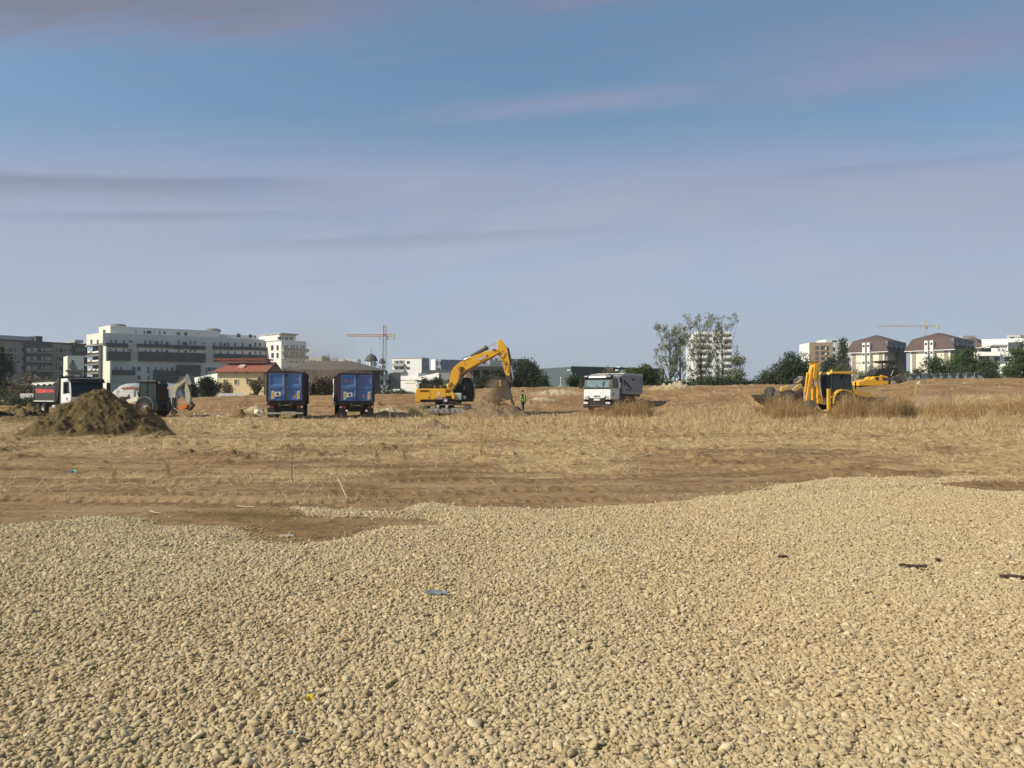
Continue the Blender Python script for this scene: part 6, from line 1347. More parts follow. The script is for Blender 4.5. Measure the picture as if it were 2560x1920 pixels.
def backhoe(name, label, d, px0, th_deg, body, arm, roof, fender, pose, extra=None, zoff=0.0):
    """local +y drives forward; origin under the rear axle"""
    th = R(th_deg); x = (px0-1280)/FPX*d; z = gz(x, d)+zoff; F = Frame((x, d, z), th); r = empty(name, F.o, th, label, 'backhoe')
    for s in (-1, 1):
        wheel(r, (s*1.12, 0, 0.72), 0.72, 0.42, 0.48, axis=(s, 0, 0), lugs=20); wheel(r, (s*1.0, 2.15, 0.50), 0.50, 0.32, 0.5, axis=(s, 0, 0), lugs=16)
        m = MB(); vs = []; fs = []; n = 12
        for i in range(n+1):
            a = R(-12+204*i/n); 
            for rr in (0.80, 0.88): 
                for xx in (s*0.66, s*1.14): vs.append((xx, math.cos(a)*rr*1.02, 0.72+math.sin(a)*rr*0.98))
        for i in range(n):
            k = i*4; fs += [(k, k+1, k+5, k+4), (k+2, k+6, k+7, k+3), (k, k+4, k+6, k+2), (k+1, k+3, k+7, k+5)]
        fs += [(0, 2, 3, 1), (n*4, n*4+1, n*4+3, n*4+2)]
        m.add(vs, fs); m.build('mudguard', fender, r)
    MB().box(-0.42, 0.42, -0.7, 3.1, 0.5, 0.95).build('chassis', HEAVY, r)
    # cab
    m = MB(); zc0, zc1 = 0.95, 2.72
    for s in (-1, 1):
        for (ya, yb) in ((-0.78, -0.70), (0.05, 0.12), (0.95, 0.80)): m.tube([(s*0.72, ya, zc0), (s*0.66, yb, zc1)], 0.05, 6)
        m.box(min(s*0.70, s*0.76), max(s*0.70, s*0.76), -0.8, 0.98, 0.9, 1.45)
    m.box(-0.74, 0.74, -0.82, -0.74, 0.9, 1.25); m.box(-0.74, 0.74, 0.9, 0.98, 0.9, 1.35); m.box(-0.72, 0.72, -0.8, 0.96, 0.9, 0.97)
    cb = m.build('cab', mat(name+'_cab_frame', (0.016, 0.024, 0.024) if roof is not YEL else (0.02, 0.02, 0.02), 0.5, dirt=(0.07, 0.08, 0.07), dirt_amt=0.25), r)
    MB().prism([(-0.86, 2.72), (-0.80, 2.88), (0.85, 2.90), (1.06, 2.80), (1.04, 2.70)], -0.80, 0.80, 'x').build('roof', roof, cb, bev=0.04)
    for s in (-1, 1):
        for (a, b) in ((-0.72, 0.02), (0.12, 0.85)): MB().prism([(a, 1.46), (b, 1.46), (b-0.03, 2.68), (a+0.05, 2.68)], s*0.665, s*0.69, 'x').build('side_window', mat('tinted_cab_glass', (0.045, 0.08, 0.075), 0.1, spec=0.5, trans=0.6), cb)
    MB().box(-0.64, 0.64, -0.77, -0.75, 1.3, 2.66).build('rear_window', WINDG, cb); MB().box(-0.64, 0.64, 0.86, 0.88, 1.4, 2.66).build('windscreen', WINDG, cb)
    m = MB().box(-0.28, 0.28, -0.2, 0.2, 1.0, 1.35); m.box(-0.25, 0.25, -0.28, -0.18, 1.35, 1.95); m.build('seat', INK, cb)
    for x_ in (-0.5, 0.5): MB().box(x_-0.09, x_+0.09, -0.9, -0.84, 2.66, 2.78).build('work_lamp', LAMP, cb)
    # bonnet and loader arms
    MB().prism([(0.99, 0.95), (0.99, 1.55), (1.6, 1.5), (2.6, 1.30), (2.75, 1.1), (2.75, 0.6), (0.99, 0.6)], -0.42, 0.42, 'x').build('bonnet', body, r, bev=0.05)
    MB().tube([(0.25, 1.5, 1.5), (0.25, 1.5, 2.15)], 0.05, 8).build('exhaust', INK, r)
    for s in (-1, 1):
        la = MB().prism([(0.75, 1.45), (1.0, 1.62), (2.1, 1.30), (3.0, 0.45), (2.85, 0.30), (1.9, 1.02), (0.9, 1.28)], s*0.62, s*0.74, 'x').build('loader_arm', body, r)
        MB().tube([(s*0.68, 0.9, 1.05), (s*0.68, 2.0, 0.95)], 0.06, 8).build('loader_cylinder', ORANGE if roof is not YEL else DSTEEL, r)
    m = MB().prism([(3.0, 0.05), (3.75, 0.02), (3.8, 0.1), (3.2, 0.25), (3.1, 0.7), (3.35, 0.95), (3.25, 1.0), (2.95, 0.75)], -1.15, 1.15, 'x'); lb = m.build('loader_bucket', DSTEEL, r)
    # rear frame
    MB().box(-1.05, 1.05, -1.15, -0.95, 0.45, 0.95).build('rear_frame', HEAVY if roof is not YEL else DSTEEL, r)
    MB().prism([(-1.15, 0.5), (-1.55, 0.55), (-1.55, 1.15), (-1.15, 1.05)], -0.22, 0.22, 'x').build('swing_post', HEAVY if roof is not YEL else YEL, r)
    return F, r, (lambda px, py, xx=0.0: F.side(px, py, xx))

def grey_backhoe():
    F, r, q = backhoe('backhoe_loader', 'dusty dark grey backhoe loader with a cream digger arm folded behind it', 60.5, 386, 75.5, CREAMW, CREAMB, HEAVY, mat('mudguard_grey', (0.10, 0.12, 0.13), 0.5, dirt=(0.2, 0.19, 0.17), dirt_amt=0.4), None)
    z8 = lambda X, Y: q(300+X/10.05, 920+Y/10.05)
    P = lambda nm, pts, x0, x1, m, par=None: MB().prism([z8(*p) for p in pts], x0, x1, 'x').build(nm, m, par or r)
    P('boom', [(1215, 480), (1262, 448), (1400, 410), (1500, 378), (1620, 290), (1690, 225), (1740, 255), (1690, 320), (1560, 420), (1470, 500), (1430, 600), (1425, 800), (1430, 1045), (1350, 990), (1320, 860), (1290, 600), (1215, 520)], -0.16, 0.16, CREAMB)
    P('boom_cylinder', [(1370, 400), (1490, 300), (1680, 180), (1700, 215), (1520, 330), (1390, 420)], -0.08, 0.08, DSTEEL)
    P('boom_head', [(1670, 240), (1700, 160), (1740, 150), (1760, 200), (1800, 280), (1830, 400), (1790, 430), (1700, 400), (1680, 340)], -0.2, 0.2, mat('head_grey', (0.13, 0.13, 0.12), 0.6, dirt=(0.4, 0.4, 0.38), dirt_amt=0.5))
    P('stick', [(1660, 390), (1720, 410), (1790, 620), (1790, 860), (1745, 890), (1690, 820), (1650, 560)], -0.13, 0.13, CREAMB)
    P('bucket_cylinder', [(1775, 300), (1815, 320), (1812, 700), (1780, 700)], -0.07, 0.07, INK)
    P('bucket', [(1520, 940), (1600, 950), (1680, 920), (1740, 920), (1740, 990), (1640, 1040), (1520, 1040), (1500, 980)], -0.28, 0.28, ORANGE)
    P('bucket_link', [(1790, 860), (1865, 940), (1760, 1060), (1740, 1030), (1800, 940)], -0.2, 0.2, DSTEEL)
    P('stabiliser_post', [(1520, 740), (1590, 740), (1590, 1000), (1525, 1000)], -1.0, -0.85, INK); P('stabiliser_leg', [(1520, 1000), (1500, 1160), (1590, 1160), (1640, 1100)], -1.05, -0.85, INK)
    for pts in ([(1750, 350), (1790, 280), (1800, 400), (1770, 450)], [(1700, 400), (1730, 300), (1760, 330), (1750, 420)]): MB().tube([(0.22, *z8(*p)) for p in pts], 0.035, 5).build('hose', INK, r)
    # forks and guard standing on the loader bucket
    m = MB()
    for x in (-0.9, 0.9): m.tube([(x, 3.35, 0.9), (x, 3.3, 1.75)], 0.08, 6); m.tube([(x, 3.3, 1.6), (x, 2.7, 1.15)], 0.03, 5)
    m.tube([(-0.9, 3.3, 0.95), (0.9, 3.3, 0.95)], 0.03, 5); m.build('bucket_guard', DSTEEL, r)
grey_backhoe()

def yellow_backhoe():
    F, r, q = backhoe('backhoe_loader', 'bright yellow backhoe loader with its digger boom folded upright', 55.0, 2088, -80, YEL, YEL, YEL, YEL, None, zoff=0.15)
    z2 = lambda X, Y: q(1840+X/5.53, 780+Y/5.53)
    # boom and stick folded upright behind the cab: two leaves of an A, meeting at the top
    tops = F.side(2034, 903, 0.0)
    y0 = -1.45; zt = q(2034, 904)[1]
    def leaf(nm, pts, x0, x1, m=YEL, par=None, bev=0.02): return MB().prism(pts, x0, x1, 'x').build(nm, m, par or r, bev=bev)
    # authored in the transverse plane, facing the driver's left
    G = lambda X, Y, yy=-1.7: F.front(1840+X/5.53, 780+Y/5.53, yy)
    FP = lambda nm, pts, y0_, y1_, m: MB().prism([G(*p) for p in pts], y0_, y1_, 'y').build(nm, m, r)
    leaf('boom', [(-1.30, 0.95), (-1.25, 1.5), (-1.42, 2.5), (-1.55, zt), (-1.80, zt-0.05), (-1.86, zt-0.5), (-1.72, 2.3), (-1.58, 1.5), (-1.6, 0.9)], -0.22, 0.22)
    leaf('boom_knuckle', [(-1.5, zt+0.02), (-1.85, zt), (-1.8, zt-0.4), (-1.5, zt-0.35)], -0.28, 0.28, mat('knuckle_brown', (0.25, 0.1, 0.01)))
    for s in (-1, 1): leaf('boom_side_plate', [(-1.5, zt-0.1), (-1.85, zt-0.15), (-1.98, zt-1.1), (-1.92, zt-1.35), (-1.7, zt-1.3)], s*0.25, s*0.33)
    leaf('stick', [(-1.90, zt-0.3), (-2.05, zt-0.6), (-2.32, 1.6), (-2.45, 0.75), (-2.28, 0.70), (-2.12, 1.4), (-1.92, 2.4)], -0.17, 0.17)
    MB().tube([(0, -2.25, zt-0.8), (0, -2.45, 1.35)], 0.07, 8).build('stick_cylinder', YEL, r); MB().tube([(0, -2.45, 1.35), (0.0, -2.5, 0.8)], 0.04, 8).build('piston_rod', STEEL, r)
    for s in (-1, 1): MB().tube([(s*0.32, -1.5, zt-1.4), (s*0.4, -1.35, 1.0)], 0.055, 8).build('boom_cylinder', STEEL, r)
    m = MB().prism([(-2.0, 0.80), (-2.3, 0.72), (-2.42, 0.40), (-2.25, 0.12), (-1.9, 0.1), (-1.75, 0.4)], -0.28, 0.28, 'x'); m.build('bucket', mat('bucket_grey', (0.13, 0.12, 0.11), 0.6), r)
    for s in (-1, 1):
        MB().box(s*0.98-0.1, s*0.98+0.1, -1.28, -1.06, 0.1, 1.62).build('stabiliser', YEL, r, bev=0.02)
        MB().box(s*0.98-0.25, s*0.98+0.25, -1.4, -0.95, 0.0, 0.1).build('stabiliser_foot', YELD, r)
    a = label_text('JCB', 0.34, mat('sticker_pale', (0.75, 0.6, 0.55)), r, (-0.23, -1.72, zt-1.55), (math.pi/2, math.pi/2, -math.pi/2), 'lettering', bold=0.01)
    label_text('JCB', 0.34, mat('sticker_pale', (0.75, 0.6, 0.55)), r, (0.23, -1.72, zt-1.55), (math.pi/2, -math.pi/2, math.pi/2), 'lettering', bold=0.01)
    # driver's raised seat back is in the cab; the beacon
    MB().lathe((0.3, -0.5, 2.9), (0, 0, 1), [(0.09, 0), (0.08, 0.12), (0, 0.15)], 10).build('beacon', mat('beacon_amber', (0.8, 0.5, 0.1), 0.3), r)
yellow_backhoe()

def dusty_loader():
    """dust covered loader working left of the yellow backhoe"""
    D = 60.0; x = at(1985, 1020, D).x; z = gz(x, D)-0.3; F = Frame((x, D, z), R(6)); r = empty('wheel_loader', F.o, 0.0, 'dust covered yellow loader with thick tyres half buried in weeds left of the yellow backhoe', 'loader')
    q = lambda X, Y, y=-0.9: F.front(1880+X/11.06, 940+Y/11.06, y)
    def P(nm, pts, y0, y1, m, par=None, bev=0.0): return MB().prism([q(*p) for p in pts], y0, y1, 'y').build(nm, m, par or r, bev=bev)
    P('lift_arm', [(840, 380), (870, 310), (1050, 255), (1055, 370), (960, 400), (860, 440)], -0.95, -0.6, YELD, bev=0.03)
    P('lift_arm', [(1150, 390), (1300, 240), (1410, 215), (1420, 300), (1250, 425), (1180, 420)], -0.95, -0.6, YELD, bev=0.03)
    P('top_link', [(1250, 190), (1420, 65), (1435, 95), (1300, 210)], -0.9, -0.7, mat('link_brown', (0.42, 0.30, 0.12)))
    a, b = q(1065, 345), q(1240, 225); MB().tube([(a[0], -0.8, a[1]), (b[0], -0.8, b[1])], 0.05, 8).build('piston_rod', STEEL, r)
    P('body', [(1400, 90), (1480, 40), (1560, 80), (1520, 300), (1430, 260)], -0.7, 0.9, DSTEEL); P('white_exhaust', [(1445, 0), (1545, 0), (1550, 60), (1470, 50)], 0.0, 0.3, MET_L)
    P('frame', [(850, 420), (1500, 330), (1500, 800), (900, 800)], -0.4, 0.8, mat('dusty_frame', (0.16, 0.12, 0.085), 0.9))
    for (cx, cy, rx, y, th_) in ((1000, 660, 0.60, -1.0, 1.15), (720, 460, 0.50, 0.9, 1.15)):
        c = q(cx, cy); ax = (-math.sin(th_)*0.9, -math.cos(th_), 0); a = Vector(ax).normalized()
        m = MB().lathe((c[0], y, c[1]), a, [(rx*0.4, 0.0), (rx*0.92, 0.02), (rx, -0.08), (rx, -0.36), (rx*0.9, -0.44), (0.05, -0.44)], 26); w = m.build('wheel', mat('dusty_tyre', (0.045, 0.044, 0.042), 0.9, dirt=(0.16, 0.13, 0.10), dirt_amt=0.5), r)
        MB().lathe((c[0], y, c[1]), a, [(rx*0.42, -0.05), (rx*0.2, -0.02), (0.01, -0.02)], 16).build('rim', mat('dusty_rim2', (0.10, 0.085, 0.07)), w)
    m = MB(); pr = [q(*p) for p in ((260, 520), (330, 490), (470, 520), (580, 620), (610, 740), (560, 800), (470, 760), (360, 650))]
    m.prism(pr, -1.2, 1.1, 'y'); m.build('bucket', mat('dusty_bucket', (0.115, 0.085, 0.062), 0.9, var=0.2), r, bev=0.05)
    P('bucket_arm', [(600, 640), (700, 560), (900, 480), (900, 540), (740, 640), (640, 720)], -0.6, -0.3, mat('dusty_frame', (0.16, 0.12, 0.085)))
dusty_loader()

def roller():
    D = 82.0; x = at(2205, 962, D).x; z = gz(x, D)-0.35; F = Frame((x, D, z), R(4)); r = empty('soil_roller', F.o, F.th, 'yellow roller with an open black canopy standing on the bank', 'roller')
    q = lambda X, Y, y=-0.9: F.front(2120+X/12.29, 880+Y/12.29, y)
    def P(nm, pts, y0, y1, m, par=None, bev=0.0): return MB().prism([q(*p) for p in pts], y0, y1, 'y').build(nm, m, par or r, bev=bev)
    bd = P('body', [(330, 1040), (330, 930), (560, 850), (740, 830), (820, 750), (990, 740), (1030, 700), (1250, 760), (1250, 1000), (900, 1030)], -0.9, 0.9, YEL, bev=0.05)
    P('window', [(840, 770), (940, 770), (940, 870), (850, 860)], -0.93, -0.88, GLASS, bd); P('window', [(1060, 770), (1240, 800), (1240, 870), (1070, 870)], -0.93, -0.88, GLASS, bd)
    P('tow_bar', [(440, 740), (620, 735), (820, 700), (830, 720), (640, 770), (450, 790)], -0.3, -0.1, BLACK)
    P('engine_hood', [(820, 720), (870, 610), (960, 530), (1080, 510), (1480, 480), (1560, 500), (1570, 700), (1300, 760)], -0.8, 0.8, HEAVY, bev=0.08)
    P('seat', [(1080, 600), (1180, 600), (1200, 700), (1080, 700)], -0.3, 0.3, INK)
    m = MB()
    def bar(pts, y, w=0.05): m.tube([(q(*p, y)[0], y, q(*p, y)[1]) for p in pts], w, 6)
    for y in (-0.75, 0.75): bar([(1060, 710), (1065, 270)], y, 0.07); bar([(1205, 700), (1200, 280)], y, 0.06); bar([(1240, 480), (1360, 300)], y, 0.11); bar([(1340, 480), (1460, 300)], y, 0.11)
    m.build('canopy_frame', BLACK, r)
    P('canopy_roof', [(1050, 262), (1500, 262), (1510, 295), (1480, 330), (1200, 330), (1050, 300)], -0.9, 0.9, BLACK)
    P('handrail', [(1330, 740), (1345, 740), (1420, 560), (1405, 560)], -0.85, -0.8, MET_L)
    c = q(1620, 860); MB().lathe((c[0], -1.0, c[1]), (0, -1, 0), [(0.05, 0), (0.4, 0), (0.62, 0.0), (0.66, -0.05), (0.66, -1.95), (0.05, -1.95)], 30).build('drum', mat('dusty_drum', (0.13, 0.105, 0.08), 0.9), r)
    c = q(1440, 880); MB().lathe((c[0], -1.12, c[1]), (0, -1, 0), [(0.05, 0.03), (0.42, 0.03), (0.52, -0.03), (0.52, -0.3)], 22).build('tyre', mat('dusty_tyre', (0.06, 0.058, 0.055)), r)
    c = q(1360, 960); MB().lathe((c[0], -1.2, c[1]), (0, -1, 0), [(0.01, 0.03), (0.28, 0.02), (0.3, -0.1)], 18).build('hub', mat('dusty_hub', (0.32, 0.29, 0.23)), r)
    P('drum_frame', [(1260, 780), (1560, 800), (1640, 850), (1640, 900), (1250, 900)], -0.98, -0.92, DSTEEL)
roller()
# ---------------------------------------------------------------- heaps, stones, litter, person
def heap_mat(name, lo, hi, st):
    m = bpy.data.materials.new(name); m.use_nodes = True; n = m.node_tree; b = n.nodes['Principled BSDF']; g = N(n, 'ShaderNodeNewGeometry')
    def nz(sc, det=6, ro=0.65):
        k = N(n, 'ShaderNodeTexNoise'); k.inputs['Scale'].default_value = sc; k.inputs['Detail'].default_value = det; k.inputs['Roughness'].default_value = ro; n.links.new(g.outputs['Position'], k.inputs['Vector']); return k.outputs['Fac']
    c = mixc(n, ramp(n, nz(1.3), [(0.35, 0), (0.65, 1)]), lo, hi); c = mixc(n, math_(n, 'MULTIPLY', ramp(n, nz(7, 6), [(0.5, 0), (0.7, 1)]), 0.6), c, st)
    n.links.new(c, b.inputs['Base Color']); b.inputs['Roughness'].default_value = 0.95; b.inputs['Specular IOR Level'].default_value = 0.1
    bp = N(n, 'ShaderNodeBump'); bp.inputs['Strength'].default_value = 1.0; bp.inputs['Distance'].default_value = 0.12
    n.links.new(nz(9, 8, 0.7), bp.inputs['Height']); n.links.new(bp.outputs[0], b.inputs['Normal']); return m
HEAPM = heap_mat('manure', (0.12, 0.082, 0.035), (0.24, 0.172, 0.078), (0.35, 0.26, 0.13))
SOILM = heap_mat('loose_soil', (0.20, 0.135, 0.078), (0.29, 0.205, 0.125), (0.36, 0.27, 0.17))
def heap(name, label, cones, m, x0, x1, y0, y1, step=0.05, rough=1.0, seed=1, cat='heap', strands=0):
    """heap made of overlapping cones (x, y, radius, height), one solid closed at its rim"""
    xs = np.arange(x0, x1, step); ys = np.arange(y0, y1, step); X, Y = np.meshgrid(xs, ys); base = ground_z(X.ravel(), Y.ravel()).reshape(X.shape)
    h = np.zeros(X.shape)
    wx = X+0.5*(fbm(X*0.9, Y*0.9, seed+9, 4)-0.5); wy = Y+0.5*(fbm(X*0.9, Y*0.9, seed+19, 4)-0.5)
    for cx, cy, r, H in cones:
        q = np.hypot((wx-cx), (wy-cy))/r; h = np.maximum(h, H*np.clip(1-q, 0, 1)**0.92-0.02) if True else h
        h = np.maximum(h, H*np.clip(1.0-q, -0.2, 1))
    body = sm(h/0.35)
    h = h+rough*body*(0.50*(fbm(X*1.2+Y*0.5, Y*1.3, seed+29, 5, 0.6)-0.5)+0.20*(np.abs(fbm(X*1.9, Y*2.3, seed+39, 5, 0.6)-0.5)*2-0.25)+0.07*(fbm(X*9, Y*9, seed+49, 3)-0.5))
    Z = base+np.where(h > 0.02, h, -0.12)
    idx = np.arange(X.size).reshape(X.shape); f = np.stack([idx[:-1, :-1], idx[:-1, 1:], idx[1:, 1:], idx[1:, :-1]], -1).reshape(-1, 4)
    keep = (h.ravel()[f] > -0.15).any(1) & (h.ravel()[f].max(1) > 0.0); f = f[keep]
    o = np_mesh(name, np.stack([X, Y, Z], -1).reshape(-1, 3), f, m, True); tag(o, label, cat)
    if strands:
        k = np.where(h.ravel() > 0.1)[0]; k = rng.choice(k, strands); n = len(k)
        sx, sy, sz = X.ravel()[k]+rng.uniform(-.03, .03, n), Y.ravel()[k]+rng.uniform(-.03, .03, n), Z.ravel()[k]
        b = blades('straw_wisps', sx, sy, rng.uniform(0.08, 0.5, n), rng.uniform(0.003, 0.007, n), rng.normal(0.0, 0.16, n), 0.01, HSTR, z0=sz); b.parent = o
        b['kind'] = 'stuff'
    return o
HSTR = blade_mat('heap_straw', [(0, (0.06, 0.042, 0.018)), (0.6, (0.16, 0.115, 0.055)), (0.9, (0.30, 0.23, 0.12)), (1, (0.5, 0.40, 0.24))])
X_ = lambda px, d: (px-1280)/FPX*d
heap('manure_heap', 'tall dark brown heap of strawy manure and roots in front of the tippers',
     [(X_(258, 33.5), 33.5, 2.9, 2.06), (X_(212, 33.0), 33.0, 2.5, 1.85), (X_(178, 32.7), 32.7, 1.9, 1.25), (X_(302, 33), 33, 1.9, 1.1), (X_(360, 32.0), 32.0, 1.2, 0.4), (X_(402, 31.6), 31.6, 0.7, 0.32), (X_(165, 32.5), 32.5, 1.9, 0.75), (X_(120, 31.6), 31.6, 1.2, 0.22)],
     HEAPM, X_(40, 33), X_(470, 33), 29.2, 37.5, 0.045, 1.5, 3, strands=30000)
heap('soil_heap', 'rough brown soil heap under the excavator bucket', [(X_(1215, 61), 61, 3.0, 1.35), (X_(1262, 61), 61, 2.2, 1.1), (X_(1180, 60), 60, 2.2, 0.6), (X_(1150, 59), 59, 1.2, 0.3)], SOILM, X_(1110, 61), X_(1320, 61), 57, 65, 0.07, 0.9, 13)
heap('soil_heap', 'low dark clod heap at the left edge before the tipper', [(X_(40, 50), 50, 1.5, 0.62), (X_(10, 48), 48, 1.3, 0.5), (X_(-20, 47), 47, 1.3, 0.45)], HEAPM, X_(-70, 50), X_(85, 50), 46, 52.5, 0.07, 1.0, 23)
heap('soil_heap', 'dark clod heap just left of the black tipper wheels', [(X_(72, 52), 52, 1.2, 0.85), (X_(95, 51.5), 51.5, 0.8, 0.45)], HEAPM, X_(35, 52), X_(125, 52), 50, 54, 0.07, 1.0, 33)
heap('soil_heap', 'small brown mound of clods in the straw below the excavator', [(X_(1090, 38.5), 38.5, 0.75, 0.40), (X_(1065, 38.5), 38.5, 0.7, 0.22)], SOILM, X_(1030, 39), X_(1150, 39), 37.2, 39.8, 0.04, 0.8, 43)
heap('root_clump', 'dark twisted root clump on the earth bank left of the trucks', [(X_(603, 57.5), 57.5, 1.0, 0.55), (X_(622, 57.5), 57.5, 1.0, 0.30)], HEAPM, X_(570, 58), X_(655, 58), 56.3, 59, 0.05, 1.2, 53)

g = random.Random(11)
STONE = mat('pale_stone', (0.62, 0.55, 0.42), 0.9, var=0.12, scale=6)
def rock_mesh(seed, sx, sy, sz):
    bm = bmesh.new(); bmesh.ops.create_icosphere(bm, subdivisions=2, radius=1)
    for v in bm.verts:
        k = 0.75+0.55*mnoise.noise(v.co*1.3+Vector((seed*3.1, 0, 0))); v.co = Vector((v.co.x*sx*k, v.co.y*sy*k, v.co.z*sz*k))
    me = bpy.data.meshes.new('stone'); bm.to_mesh(me); bm.free(); return me
rocks = [rock_mesh(i, 1, 0.8, 0.6) for i in range(5)]
for me in rocks: me.materials.append(STONE)
def stone(px, d, s, label, group=None, dz=0.0):
    o = bpy.data.objects.new('stone', rocks[g.randrange(5)]); COL.objects.link(o); x = X_(px, d); o.location = (x, d, gz(x, d)+s*0.25+dz); o.scale = (s, s, s*g.uniform(.7, 1.2)); o.rotation_euler = (g.uniform(-.3, .3), g.uniform(-.3, .3), g.uniform(0, 6)); tag(o, label, 'stone', group)
stone(488, 64, 0.22, 'pale angular stone on the bank nearest the orange digger bucket'); stone(515, 63, 0.26, 'flat pale slab upright on the bank, right of the orange bucket')
stone(569, 67, 0.17, 'white tilted stone highest among the bank stones'); stone(547, 60, 0.24, 'wide pale stone lowest on the bank'); stone(510, 74, 0.16, 'single white stone on the upper bank below the dark bush')
for px, d in ((533, 62), (545, 63.5), (556, 66), (562, 64), (574, 65), (540, 66), (525, 60), (557, 60.5), (495, 66), (582, 62), (550, 69)): stone(px, d, g.uniform(0.07, 0.13), 'small pale stone scattered on the brown bank right of the grey tractor', 'small stones scattered on the left bank')
for px, d in ((1800, 84), (1823, 86), (1881, 88), (1834, 72), (1847, 78), (1785, 76), (1760, 70), (1700, 74), (2297, 82), (2320, 78), (2410, 76), (2460, 80), (2380, 70), (2500, 72)): stone(px, d, g.uniform(0.09, 0.17), 'small pale stone on the far bare bank right of the white truck', 'small stones on the far right bank')
stone(2297, 78, 0.30, 'white stone on the bank just right of the roller drum'); stone(645, 64.5, 0.55, 'big pale boulder half sunk beside the left blue truck')

